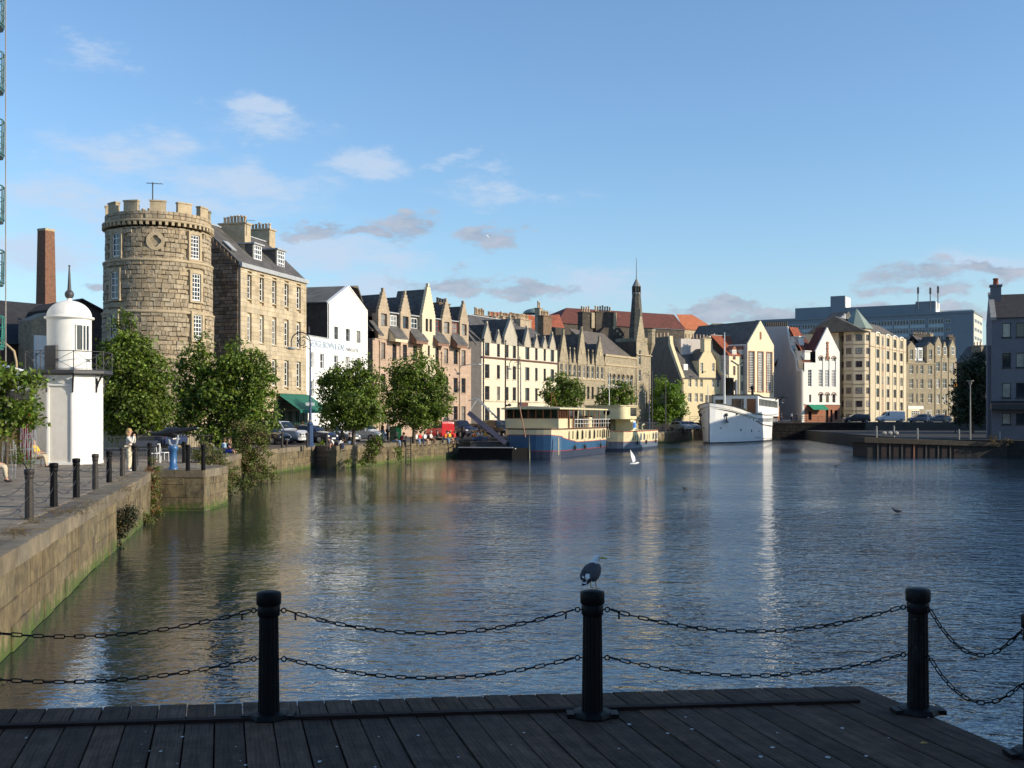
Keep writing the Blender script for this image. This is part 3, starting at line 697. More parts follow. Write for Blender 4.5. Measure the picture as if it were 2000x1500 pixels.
# ---------------------------------------------------------------- signal tower
def signal_tower():
    t = thing('round_tower', 'round rubble stone tower with battlements and an aerial, behind the lighthouse', 'tower', (XY(310,80).x, 80, 0))
    Yf = 77.5; z = lambda py: EYE+(HY-py)*Yf/FP
    secs = [(-1, z(697), 4.35), (z(697), z(605), 4.12), (z(605), z(503), 4.02), (z(503), z(437), 3.9)]
    wins = []   # (angle from the camera side, z0, z1, half width)
    cols = [math.radians(60), math.radians(-33), math.radians(150), math.radians(-120)]
    for a in cols:
        for (t1, t2) in ((447,495),(525,579),(608,658),(700,745)): wins.append((a, z(t2), z(t1), .44))
    sp = []
    for i, (z0, z1, r) in enumerate(secs):
        b = MB(); b.lathe([(r-.1, z0), (r-.16, z1)], 64, smooth=True); b.build('wall', m_mort, t)
        zz = z0 if i else 1.0
        while zz < z1-.1:
            h = min(R.uniform(.2,.4), z1-zz); ang = 0
            if z1-zz-h < .12: h = z1-zz
            while ang < 2*PI-.01:
                w = R.choice((.22,.3,.36,.45,.55,.7))*R.uniform(.85,1.15)/r; w = w if 2*PI-ang-w > .05 else 2*PI-ang
                a = ang+w/2; fa = ((a+PI) % (2*PI))-PI; ang += w      # 0 = towards the camera
                if any(abs(((fa-wa+PI) % (2*PI))-PI) < (hw+.2)/r+w/2*.7 and w0-.25 < zz+h/2 < w1+.3 for wa, w0, w1, hw in wins): continue
                if i == 3 and math.hypot((fa-.25)*r, zz+h/2-z(465)) < .66: continue
                dirv = Vector((math.sin(fa), -math.cos(fa))); rr = r-.1+R.uniform(-.025,.03)
                vis = abs(fa-.31) < 1.25
                sp.append((dirv.x*rr, dirv.y*rr, zz+h/2+R.uniform(-.03,.03), w*r-.012, .24, h*R.uniform(.88,1.08)-.01, math.atan2(dirv.x, -dirv.y), (w*r*h*math.cos(fa)) if vis else 0))
            zz += h
    stones(t, sp, m_ston, most=295)
    for zc, r in ((z(697),4.42),(z(605),4.2),(z(503),4.1)):
        b = MB(); b.lathe([(r-.2,-.12),(r,-.1),(r+.02,.05),(r-.2,.14)], 72, c=(0,0,zc)); b.build('string_course', m_dres, t)
    # corbel table, parapet and merlons
    zc = z(440); b = MB()
    b.lathe([(3.85,.44),(4.14,.44),(4.16,.6),(3.9,.66)], 72, c=(0,0,zc)); b.build('cornice', m_dres, t)
    cm = MB(); cm.box(-.1,.1,-.2,.1,.04,.28); cme = cm.mesh('corbel', m_dres)
    for k in range(56):
        a = 2*PI*k/56; obj('corbel', cme, t, (math.sin(a)*3.95, -math.cos(a)*3.95, zc+.16), (0,0,a))
    zp = zc+.66; zt = z(405); zm = z(388)
    n = 120; b = MB()
    def ring(a0, a1, r0, r1, z0, z1, k):
        for i in range(k):
            p, q = a0+(a1-a0)*i/k, a0+(a1-a0)*(i+1)/k; P = [(math.sin(p)*r1,-math.cos(p)*r1),(math.sin(q)*r1,-math.cos(q)*r1),(math.sin(q)*r0,-math.cos(q)*r0),(math.sin(p)*r0,-math.cos(p)*r0)]
            b.prismz(P, z0, z1)
    ring(0, 2*PI, 3.55, 3.86, zp, zt-.06, 72); b.build('parapet', m_mort, t)
    sp = []
    for (z0, z1) in ((zp, zp+(zt-zp)*.5),(zp+(zt-zp)*.5, zt-.04)):
        ang = R.uniform(0,.1)
        while ang < 2*PI-.05:
            w = R.uniform(.35,.6)/3.9; a = ang+w/2; sp.append((math.sin(a)*3.84,-math.cos(a)*3.84,(z0+z1)/2,w*3.9-.02,.2,z1-z0-.02,a,0)); ang += w
    stones(t, sp, m_ston, rest='parapet_stones')
    for ma in (-90,-60,-31,-.5,29.5,60,90,120,150,180,210,240):
        b = MB(); w = math.radians(17); a = math.radians(ma+17.5); ring(a-w/2, a+w/2, 3.52, 3.9, zt-.05, zm, 5); ring(a-w/2-.012, a+w/2+.012, 3.48, 3.95, zm, zm+.1, 5)
        b.build('merlon', m_dres, t)
    b = MB(); b.lathe([(3.7,0),(3.7,.1),(.02,.35)], 40, c=(0,0,zp-.1)); b.build('roof', m_lead, t)
    # windows
    for (a, w0, w1, hw) in wins:
        if abs(a) > 1.3: continue
        rr = 4.05 if w0 > z(600) else 4.2
        rr = 3.9 if w0 > z(503) else rr-.02
        d = Vector((math.sin(a), -math.cos(a), 0)); w, h = hw*2, w1-w0
        s_ = MB()
        for x0, x1, q0, q1 in ((-hw-.22,-hw,-.05,h+.24),(hw,hw+.22,-.05,h+.24),(-hw,hw,h,h+.24)): s_.box(x0,x1,-.17,.3,q0,q1)
        s_.box(-hw-.25,hw+.25,-.22,.3,-.17,-.05)
        s_.build('window_surround', m_dres, t, d*(rr-.1)+Vector((0,0,w0)), (0,0,a))
        o = obj('window', win_mesh(w, h, 3 if a > 0 else 2, 6 if a > 0 else 4, .07, .045, m_white), t, d*(rr-.04)+Vector((0,0,w0)), (0,0,a))
        obj('pane', pane_mesh(w, h, m_gdark), o)
    # quatrefoil roundel: a disc with a four-lobed sunk panel
    a = .25; d = Vector((math.sin(a), -math.cos(a), 0)); b = MB(); k = 48; vs = []; 
    def lob(th):
        best = 0
        for c in range(4):
            ca = PI/4*0+c*PI/2; cx, cy, rr = .2*math.cos(ca), .2*math.sin(ca), .22
            bx, by = math.cos(th), math.sin(th); pr = cx*bx+cy*by; q = pr*pr-(cx*cx+cy*cy-rr*rr)
            if q >= 0: best = max(best, pr+math.sqrt(q))
        return best
    for i in range(k):
        th = 2*PI*i/k; r1 = lob(th)
        vs += [(.66*math.cos(th), 0, .66*math.sin(th)), (r1*math.cos(th), 0, r1*math.sin(th)), (r1*math.cos(th), .2, r1*math.sin(th)), (.66*math.cos(th), .25, .66*math.sin(th))]
    fs = []
    for i in range(k):
        p, q = i*4, ((i+1) % k)*4; fs += [(p, p+1, q+1, q), (p+1, p+2, q+2, q+1), (p+3, p, q, q+3)]
    fs.append(tuple(i*4+2 for i in range(k))[::-1]); b.add(vs, fs); b.build('quatrefoil', m_dres, t, d*3.93+Vector((0,0,z(466))), (0,0,a))
    for i, (x, y) in enumerate(((-.5,1.2),(.0,1.3),(.5,1.2))):
        b = MB(); b.lathe([(.14,0),(.12,.6),(.15,.62),(.15,.7)], 10); b.build('chimney_pot', m_pot, t, (x-.9, y-2.2, zt-.1))
    t.scale = (.935,.935,.978)
    am = thing('aerial', 'thin television aerial mast standing on the battlemented tower', 'aerial', (XY(307,80).x, 79, zp))
    b = MB(); top = z(350)-zp+.1; b.tube([(0,0,0),(0,0,top)], .045, 6); b.tube([(-.45,0,top-.05),(.75,0,top-.12)], .022, 5)
    for k in range(6): b.tube([(-.4+k*.2,-.25,top-.06-k*.008),(-.4+k*.2,.25,top-.06-k*.008)], .012, 4)
    b.build('mast', m_iron, am)
signal_tower()

# ---------------------------------------------------------------- georgian stone block
def georgian():
    xv, k = 1600, (468-1600)*88.0
    b = Bld('stone_townhouse', 'tall honey-coloured ashlar townhouse with two white dormers, right of the round tower', 'building', 468, 88, 597, k/(597-xv))
    cols = [486, 510, 534.5, 558.5, 582.2]; H = b.z(468, 514)
    b.row(cols, 486, 535.5, 583.5, 8.2, style='sash', sill=m_dres); b.row(cols, 486, 616, 667, 8.2, style='sash', sill=m_dres)
    b.row(cols, 558.5, 706, 755, 8.2, style='sash', sill=m_dres)
    b.win(2.2, .1, 1.2, 2.4, 'plain', m_brown); b.win(4.6, .1, 1.4, 2.4, 'one', m_brown)
    D = 7.7; b.body(H, D, m_ash, m_rub, y0=.12)
    sp = []
    hs = [(a-.0, c+.0, d_-.1, e) for a, c, d_, e in b.holes]
    for (u, z, w, h) in courses(0, b.L, .0, H-.1, .36, .78, hs): sp.append((u, .03, z, w-.006, .2, h-.006, 0, w*h if z > 4 else 0))
    stones(b.t, sp, m_ash, 'ashlar_block', most=290, rest='ashlar', fine=True)
    sp = []        # gable rubble
    for (y, z, w, h) in courses(0, D, 0, H, .3, .5): sp.append((-.02, .12+y, z, w-.02, .16, h-.02, PI/2*-1, 0))
    z = H
    while z < 17.7:
        f = (z-H)/(17.9-H); 
        for (y, zz, w, h) in courses(f*D/2+.2, D-f*D/2-.2, z, z+.3, .3, .5): sp.append((-.02, .12+y, zz, w-.02, .16, h-.02, -PI/2, 0))
        z += .3
    stones(b.t, sp, m_rub, rest='gable_stones')
    b.roof2(0, b.L, .1, D+.1, H+.05, 17.9, gable=m_rub)
    b.band(-.1, b.L+.1, H-.28, H+.06, m_lead, .28, 'cornice'); b.band(-.02, b.L+.02, H-.75, H-.65, m_dres, .09)
    b.band(0, b.L, b.z(560, 769), b.z(560, 762), m_dres, .12)
    b.pipe(-.0, 0, H-.3, m_iron, y=-.05)
    bb = MB(); bb.tube([(-.06,3.2,2),(-.06,3.2,16.2)], .05, 6); b.part('drainpipe', bb, m_iron)
    for (pa, pt, pb_, w) in ((502,478,515,1.35),(547,489,522,1.35)):      # dormers
        u = b.u(pa, 1.0); z0 = b.z(pa, pb_, .9); z1 = b.z(pa, pt, .9)
        m = MB(); m.box(u-w/2-.12, u+w/2+.12, 1.0, 3.2, z0-.1, z1+.02); dm = b.part('dormer', m, m_slate)
        m = MB(); m.box(u-w/2-.25, u+w/2+.25, .75, 3.5, z1, z1+.12); m.build('dormer_roof', m_lead, dm)
        o = obj('window', win_mesh(w, z1-z0, 4, 4, .1, .07, m_white), b.t, (u, .93, z0)); obj('pane', pane_mesh(w, z1-z0, m_glass), o)
    b.chim(b.u(459,2.9), 2.9, 15.2, b.z(459,437,2.9), 1.0, 2.4, 7, ph=.62, along='y', pm=m_pot)
    u = b.u(507, 4.8); b.chim(u, 4.8, 15.8, b.z(507,449,4.8), 1.1, 2.6, 7, ph=.6, along='y')
    # skylight near the gable
    m = MB(); m.obox((.9, 1.4, 16.0), (.8, 1.1, .1), 0, 0, math.atan2(3.4, 3.85)); b.part('skylight', m, m_lead)
    # shopfront and awning
    fr = mat('green_shopfront', (.012,.05,.035), rough=.5); m = MB(); m.box(5.6, b.L+.1, -.18, .1, 0, 3.5); s_ = b.part('shopfront', m, fr)
    for i in range(4):
        o = obj('shop_window', win_mesh(1.1, 2.0, 1, 2, .07, .04, fr), s_, (6.4+i*1.35, -.24, .7))
    u0, u1 = 6.0, b.L+.3; zt, zl = b.z(575, 771), b.z(600, 810)+.35
    aw = thing('awning', 'dark green sloping fabric awning over the shopfront of the honey-coloured townhouse', 'awning', b.t.location, b.t.rotation_euler.z)
    ga = mat('green_canvas', (.008,.115,.075), rough=.8, var=.12); m = MB()
    m.prismx([(-.15,zt),(-2.3,zl),(-2.3,zl+.03),(-.15,zt+.04)], u0, u1); m.box(u0, u1, -2.33, -2.28, zl-.22, zl+.02); m.build('canopy', ga, aw)
    m = MB(); m.tube([(u0+.05,-.2,zt-1.4),(u0+.05,-2.28,zl)], .03, 5); m.tube([(u1-.05,-.2,zt-1.4),(u1-.05,-2.28,zl)], .03, 5); m.build('bracket', m_iron, aw)
    ae = thing('aerial', 'small rooftop aerial between the two chimney stacks of the honey townhouse', 'aerial', W(481, 432, 92)); m = MB()
    m.tube([(0,0,-1.2),(0,0,.1)], .03, 5); m.tube([(0,0,.1),(.75,0,.02)], .018, 4); m.build('mast', m_iron, ae)
georgian()

# ---------------------------------------------------------------- white gabled warehouse with painted lettering
m_sign = mat('faded_blue_paint', (.10,.22,.38), rough=.8, var=.3, vs=6)
def warehouse():
    k = (468-1600)*88.0; Y = lambda p: k/(p-1600)
    b = Bld('white_warehouse', 'white painted warehouse with steep gable and blue painted lettering', 'building', 597, Y(597), 718, Y(718))
    uL = b.u(643); uR = b.L; uc = b.u(680.5); H = b.z(643, 593.6); Hr = b.z(717.5, 605.7); za = b.z(680.5, 560.6); Hlow = b.z(597, 655); H = (H+Hr)/2
    grey = mat('grey_window_frame', (.22,.21,.19), rough=.6)
    for px in (656.8, 679.4, 700.3): b.win(b.u(px), b.z(656.8,663), b.u(px+4)-b.u(px-4), b.z(656.8,634)-b.z(656.8,663)-.2, 'cross', grey, sill=m_white); 
    b.row([608.5, 628.8, 656.3, 678.8, 700.5], 628.8, 690.5, 720, 8.2, style='cross', sill=m_white)
    b.row([608.5, 628.8, 656.3, 678.8, 700.5], 628.8, 745, 775, 8.2, style='cross', sill=m_white)
    D = 15
    w = MB(); wall(w, uL, uR, Hlow, H, [h for h in b.holes if h[2] > Hlow-.5]); wall(w, 0, uR, -1, Hlow, [h for h in b.holes if h[2] < Hlow-.5]); w.prism([(uL,H),(uR,H),(uc,za)], 0, .3)
    w.quad((0,D,-1),(0,0,-1),(0,0,Hlow),(0,D,Hlow)); b.part('wall', w, m_wht2)
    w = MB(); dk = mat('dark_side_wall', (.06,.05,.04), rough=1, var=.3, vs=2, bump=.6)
    w.quad((uL,D,0),(uL,.02,0),(uL,.02,H),(uL,D,H)); w.quad((uR,0,0),(uR,D,0),(uR,D,H),(uR,0,H)); w.quad((uR,D,0),(uL,D,0),(uL,D,H),(uR,D,H)); w.box(0, uL, .3, D, 0, Hlow-.05); b.part('side_wall', w, dk)
    w = MB(); w.quad((.02,.25,0),(uL,.25,0),(uL,.25,Hlow-.05),(.02,.25,Hlow-.05)); w.quad((uL,.25,0),(uR-.02,.25,0),(uR-.02,.25,H),(uL,.25,H)); b.part('inner_wall', w, m_gdark)
    b.roof_g(uL, uR, .31, D, H, za-.05, mat('corrugated_roof', (.13,.125,.115), rough=.9, var=.3, vs=1.5, brick=(.9,.35,.02), mb=.3), oh=.1)
    w = MB(); 
    L1 = math.hypot(uc-uL, za-H); 
    for s_ in (-1, 1):
        mx, mz = (uL+uc)/2 if s_ < 0 else (uR+uc)/2, (H+za)/2; w.obox((mx, .14, mz+.06), (L1+.15, .4, .1), 0, 0, 0, -math.atan2(za-H, uc-uL)*(-s_) if 0 else (math.atan2(za-H, uc-uL) if s_ > 0 else -math.atan2(za-H, uc-uL)))
    b.part('gable_coping', w, m_white)
    b.pipe(uL-.12, Hlow, H-.1, m_white, y=.1)
    w = MB(); w.box(0, uL, -.05, .35, Hlow-.02, Hlow+.08); b.part('parapet_cap', w, m_lead)
    u0, u1 = b.u(604), b.u(672.5)
    text('GEORGE BROWN & SONS', .62, m_sign, b.t, (u0, -.02, b.z(640, 681)), (PI/2,0,0), width=u1-u0)
    text('MARINE ELECTRIC', .34, mat('dark_sign_paint', (.06,.07,.1)), b.t, (b.u(676), -.02, b.z(690, 687.5)), (PI/2,0,0), width=b.u(701)-b.u(676))
warehouse()

# ---------------------------------------------------------------- pink sandstone block with crow-stepped gables
PV, PK = 2280.0, (728-2280)*114.0
PY = lambda p: PK/(p-PV)
m_pink = mat('pink_ashlar', (.44,.315,.23), rough=.9, var=.14, vs=1.2, bump=.2, brick=(.8,.36,.012), mb=.14, mortar=.78, streak=.25, alt=None)
m_beig = mat('beige_stone', (.40,.315,.22), rough=.9, var=.14, vs=1.5, bump=.2, brick=(.7,.3,.012), mb=.16, mortar=.8, streak=.25)
m_crm = mat('cream_render', (.62,.535,.37), rough=.9, var=.08, vs=1, bump=.15, streak=.2)
m_shgab = mat('shaded_gable_render', (.26,.235,.21), rough=.95, var=.12, streak=.25)  # grey carries the shade of the left-facing side walls
def pink():
    b = Bld('sandstone_flats', 'pinkish sandstone block with five crow-stepped gables and slate skirts between them', 'building', 728, PY(728), 920, PY(920))
    H = b.z(728, 660); D = 9
    gx = [(748.7,570.7,738,760),(791,576,781,801),(833,561.5,821,846.5),(871.4,590.6,862,881),(905.4,595,897,914)]
    dxs = [770.5, 811, 853, 890]
    lower = [748.7, 770.5, 791, 811, 833, 853, 871.4, 890, 905.4]
    Hg = {}
    zt1, zb1 = b.z(748.7, 669), b.z(748.7, 697); st = b.z(748.7,613)-b.z(748.7,669)
    for r in range(4):
        for i, px in enumerate(lower):
            if i == 4 and r in (0,1,2): w = 5
            else: w = 8
            zt = zt1-r*3.28; 
            b.win(b.u(px), zt-1.72, (b.u(px+w/2)-b.u(px-w/2)), 1.72, 'dark' if (i+r) % 3 else 'plain', m_brown, sill=m_beig, gm=m_glass)
    b.body(H, D, m_pink, m_shgab)
    ze = H+1.5; zr = b.z(770, 597, 4.2)
    b.roof2(0, b.L, .6, D, ze-.6, zr, gable=m_shgab)
    b.holes = []
    for i, (px, ap, x0, x1) in enumerate(gx):
        uc = b.u(px); hw = (b.u(x1)-b.u(x0))/2; za = b.z(px, ap); zs = b.z(px, ap+ (42 if i != 2 else 62)*1.0*114/PY(px)); big = i == 2
        m = m_crm if big else m_beig; z0 = H if not big else 2.6
        wz0, wz1 = (b.z(px, 648), b.z(px, 623)) if big else (b.z(748.7, 637) , b.z(748.7, 612.5))
        # front of the bay with its window opening, then the stepped top
        w = MB(); hs = [(uc-.62, uc-.12, wz0, wz1), (uc+.12, uc+.62, wz0, wz1)] if big else [(uc-.52, uc+.52, wz0, wz1)]
        if big: hs += [(uc-.2, uc+.2, b.z(px,697), b.z(px,675)), (uc-.2, uc+.2, b.z(px,735), b.z(px,715))]
        yy = -.32 if big else -.1
        wall(w, uc-hw, uc+hw, z0, zs, hs, y=yy, rev=.3 if not big else .4); w.quad((uc-hw,.3,z0),(uc-hw,yy,z0),(uc-hw,yy,zs),(uc-hw,.8,zs)); w.quad((uc+hw,yy,z0),(uc+hw,.3,z0),(uc+hw,.8,zs),(uc+hw,yy,zs)); w.quad((uc-hw,yy,z0),(uc+hw,yy,z0),(uc+hw,.2,z0),(uc-hw,.2,z0))
        w.quad((uc-hw+.02,.28,z0+.1),(uc+hw-.02,.28,z0+.1),(uc+hw-.02,.28,zs),(uc-hw+.02,.28,zs), m=1)
        w.build('gable_bay', [m, m_gdark], b.t)
        for (a, c, d_, e) in hs: b.win((a+c)/2, d_, c-a, e-d_, 'dark', m_brown, y=yy, rec=.18, hole=False)
        b.gablet(uc, hw, zs, zs, za, m, steps=6 if not big else 9, y=yy, th=.35, fin=.45)
        b.roof_g(uc-hw+.15, uc+hw-.15, yy+.36, 4.0, zs-.2, za-.35, oh=.05)
    for i, px in enumerate(dxs):                       # slate dormer bays with skirts
        uc = b.u(px); hw = .72; zt, zb = b.z(770.5, 616), b.z(770.5, 637); sk0 = b.z(770.5, 663)
        w = MB(); w.box(uc-hw, uc+hw, .25, 2.8, zb-.2, zt+.2); dd = b.part('dormer', w, m_slate)
        o = b.win(uc, zb, 1.15, zt-zb, 'cross', m_white if i < 2 else mat('red_frame', (.3,.04,.03), rough=.5), y=.06, rec=.1, hole=False)
        w = MB(); w.box(uc-hw-.15, uc+hw+.15, -.0, 2.9, zt+.2, zt+.32); w.build('dormer_roof', m_lead, dd)
        w = MB(); w.prismx([(.2,zb-.05),(-1.0,sk0),(-1.0,sk0+.1),(.2,zb+.08)], uc-1.15, uc+1.15); b.part('skirt_roof', w, m_slate)
        w = MB(); w.prismx([(.02,sk0-.2),(-.95,sk0-.32),(-.95,sk0-.02),(.02,zb-.2)], uc-1.08, uc+1.08); b.part('soffit_box', w, mat('timber_soffit', (.2,.11,.075), rough=.8) if i != 0 else m_crm)
    for uu in (-.1, b.L+.1): 
        w = MB(); w.prismx([(.4,H+1.7),(-1.0,H+.2),(-1.0,H+.35),(.4,H+1.85)], uu-.5 if uu > 1 else uu, uu if uu > 1 else uu+.7); b.part('skirt_roof', w, m_slate)
    u = b.u(862, 3); b.chim(u, 3, H+2, b.z(862,594,3)+.1, 2.3, .9, 4, m_rub, ph=.55, pr=.16, pm=mat('dark_pot', (.07,.06,.05), rough=.9))
    for px in (741, 781, 862, 897): b.pipe(b.u(px), 0, b.z(px, 668 if px < 800 else 690), m_beig if px < 800 else m_beig, r=.045)
    # bracket lamp on the wall
    l = thing('wall_lamp', 'lamp bracket sticking out of the pink building at its right end', 'lamp', (0,0,0)); l.location = W(898, 716, PY(898)-1); l.rotation_euler = b.t.rotation_euler
    m = MB(); m.tube([(0,.1,-.3),(0,-.2,.1),(.5,-1.2,.25),(1.1,-1.9,.25)], .05, 6); m.build('arm', m_lead, l); m = MB(); m.ell((1.2,-2.0,.22),(.45,.2,.12)); m.build('lamp_head', m_lead, l)
    # dark link between the warehouse and the flats
    k = Bld('slate_roofed_house', 'narrow dark slated house squeezed between the white warehouse and the pink flats', 'building', 718, 116, 729, 117.5)
    w = MB(); w.box(-3, k.L, .6, 9, -1, k.z(722, 596, .6)); k.part('wall', w, m_rub); w = MB(); z0 = k.z(722,600,.6); w.prism([(-3.5,z0+1.6),(-1.6,z0+1.9),(k.L+.5,z0-2.2),(k.L+.5,z0-2.4),(-1.6,z0+1.6)], .4, 9.2); k.part('roof', w, m_slate2)
pink()

# ---------------------------------------------------------------- cream harled tenement
m_mast = mat('cream_harling', (.64,.57,.43), rough=.92, var=.09, vs=1.5, bump=.2, bs=30, streak=.22)
def cream():
    b = Bld('cream_tenement', 'cream harled tenement with many pointed gablets and black drainpipes', 'building', 940.5, PY(940.5), 1090, PY(1090))
    H = b.z(943, 667); cols = [(951.6,9),(973.5,6),(990.6,5.5),(1004.6,6.5),(1030,8),(1047.6,5),(1064,4.6),(1078.8,7)]
    cx = [c for c, _ in cols]; cw = [w for _, w in cols]
    b.row(cx, 951.6, 668.5, 695, cw, style='plain', fm=m_brown); b.row(cx, 951.6, 711.3, 738.6, cw, style='dark', fm=m_brown, sill=m_mast)
    b.row(cx, 951.6, 754, 781, cw, style='dark', fm=m_brown, sill=m_mast); b.row(cx, 951.6, 796, 822, cw, style='dark', fm=m_brown)
    D = 10; b.body(H, D, m_mast, m_shgab); zs = b.z(943, 697.5)
    b.band(-.03, b.L+.03, zs-.1, zs+.12, m_brown, .1); b.band(-.03, b.L, b.z(943,783.6)-.05, b.z(943,783.6)+.03, m_dres, .05)
    for px in (943.6, 986.4, 1011.3, 1089): b.pipe(b.u(px), 0, b.z(px, 664+(px-943)*.08), m_black, r=.07)
    gs = [(951.6,633,944.5,959),(973.5,649,969,978),(997,622,986,1010.5),(1030,642,1024,1037),(1047.6,658.5,1044,1052),(1064,661,1060,1068.5),(1078.8,653,1073,1084.5)]
    gp = mat('gablet_stone', (.40,.35,.27), rough=.9, var=.12, streak=.2)
    for px, ap, x0, x1 in gs:
        uc, hw = b.u(px), (b.u(x1)-b.u(x0))/2; za = b.z(px, ap); big = px == 997
        b.gablet(uc, hw, H-.1, H+(.9 if big else .35), za, gp if not big else mat('big_gablet_stone', (.42,.375,.3), rough=.9, var=.12), y=-.05, coping=gp, fin=.35)
        b.roof_g(uc-hw+.1, uc+hw-.1, .25, 3.2 if not big else 5, H, za-.2, oh=.05)
    b.roof2(0, b.L, .15, D, H, b.z(960, 624, 5), gable=m_shgab)
    b.chim(b.u(936,6), 6, H+1, b.z(936,616,6), 2.6, 1.1, 6, m_rub, ph=.9)
    b.chim(b.u(1021,4.6), 4.6, H+.5, b.z(1021,624,4.6), 3.0, 1.0, 9, m_beig, ph=.7); b.chim(b.u(1064,5), 5, H+1, b.z(1064,617,5), 2.4, .9, 5, m_rub, ph=.7)
    b.chim(b.u(1052,8), 8, H+1, b.z(1052,615,8)+1, .8, .8, 2, m_beig, ph=.9)
    # small white notice boards and shop doors
    w = MB(); w.box(b.u(1012), b.u(1029), -.2, .0, b.z(1020,800), b.z(1020,786)); b.part('shop_sign', w, m_brown)
    # single-storey gap wall left of it
    w = MB(); w.quad((-2.2,3,-1),(-.0,0,-1),(-.0,0,H),(-2.2,3,H)); b.part('return_wall', w, m_shgab)
cream()

# ---------------------------------------------------------------- dark stone block with tall gables, and the arcaded hall
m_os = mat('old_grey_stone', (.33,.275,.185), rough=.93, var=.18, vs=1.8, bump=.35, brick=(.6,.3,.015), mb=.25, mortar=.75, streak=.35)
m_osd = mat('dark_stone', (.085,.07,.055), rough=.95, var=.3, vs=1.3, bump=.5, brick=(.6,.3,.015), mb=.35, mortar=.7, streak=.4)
def gabled_hall():
    b = Bld('gabled_stone_block', 'weathered stone block with three big steep gables and slim spikes, right of the cream tenement', 'building', 1091.5, PY(1091.5), 1181, PY(1181))
    H = b.z(1092, 706); zt, zb = b.z(1096,709), b.z(1096,729)
    cols = [1096.5,1105.5,1113.5,1122.5,1132,1141,1149,1157.5,1167.5,1176]
    for c in cols: b.win(b.u(c), b.z(1096,735), b.u(c+2.2)-b.u(c-2.2), b.z(1096,710)-b.z(1096,735), 'plain', m_white, sill=m_dres)
    for c in cols: b.win(b.u(c), b.z(1096,778), b.u(c+2.2)-b.u(c-2.2), b.z(1096,752)-b.z(1096,778), 'plain', m_brown, sill=m_dres)
    for c in cols[::2]: b.win(b.u(c)+.3, .2, 1.2, 2.2, 'plain', m_brown)
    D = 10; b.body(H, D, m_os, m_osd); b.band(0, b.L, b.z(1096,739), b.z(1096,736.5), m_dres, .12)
    for px, ap, x0, x1 in ((1101,655,1092.5,1110),(1136.6,649,1127.5,1145.5),(1171.3,668,1162,1181)):
        uc, hw = b.u(px), (b.u(x1)-b.u(x0))/2; za = b.z(px, ap); b.gablet(uc, hw, H-.05, H+.1, za, m_os, steps=11, y=-.06, th=.35, fin=.8); b.roof_g(uc-hw+.1, uc+hw-.1, .29, 5, H-.1, za-.4, oh=.02)
        w = MB(); w.box(uc-.25, uc+.25, -.12, 0, H+1.3, H+1.9); b.part('carved_panel', w, m_dres)
    for px in (1113.3,1122,1149,1157.8):
        uc = b.u(px); b.gablet(uc, .42, H-.05, H, b.z(px, 682+(px-1113)*.12), m_os, y=-.05, th=.25, fin=.3); b.roof_g(uc-.36, uc+.36, .2, 2.5, H, b.z(px,684), oh=.02)
    for px in (1110.5,1127,1145.8,1162): b.pipe(b.u(px), b.z(px,740), H+.4, m_black, r=.05)
    b.roof2(0, b.L, .2, D, H, b.z(1120,672,5), gable=m_osd)
    b.chim(b.u(1122,6), 6, H, b.z(1122,657,6), 2.6, 1, 6, m_osd, ph=.6); b.chim(b.u(1146,6), 6, H, b.z(1146,658,6), .9, .9, 2, m_dres, ph=.8)
    # arcaded hall
    a = Bld('arcaded_hall', 'lower stone hall with a row of tall arched windows and plain parapet', 'building', 1181.5, PY(1181.5), 1242, PY(1242))
    H = a.z(1182, 692); cols = [1190.3,1199,1207.8,1216.6,1225,1233]
    aw = MB(); 
    zt, zb = a.z(1190.3,729), a.z(1190.3,752)
    for c in cols:
        u = a.u(c); w = .95; a.win(u, zb, w, zt-zb, 'plain', m_white, sill=m_dres)
        for s_ in (-1,1):
            P = [(u+s_*w/2, zt-.55)]+[(u+s_*w/2*math.cos(k*PI/10), zt-.55+.5*math.sin(k*PI/10)) for k in range(6)]+[(u, zt+.01),(u+s_*w/2, zt+.01)]
            aw.prism(P if s_ < 0 else P[::-1], .005, .12)
        k_ = MB(); rr = w/2+.1; pts = [(u+rr*math.cos(t*PI/8), -.05, zt-.5+(rr)*math.sin(t*PI/8)) for t in range(9)]; k_.tube(pts, .07, 5); a.part('hood_mould', k_, m_dres)
        a.win(u, a.z(1190.3,790), .9, 2.2, 'plain', m_brown, sill=m_dres)
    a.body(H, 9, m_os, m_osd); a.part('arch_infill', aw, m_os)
    a.band(-.02, a.L+.02, H-.25, H+.05, m_dres, .15, 'cornice'); a.band(0, a.L, H-1.6, H-1.35, m_dres, .12); a.band(0, a.L, zb-.9, zb-.75, m_dres, .1)
    w = MB(); zr = a.z(1190,660,4); w.prismx([(.5,H),(5.5,zr+.8),(5.5,zr+.6),(.5,H-.2)], -.8, a.L-.2); a.part('roof', w, m_slate2)
gabled_hall()

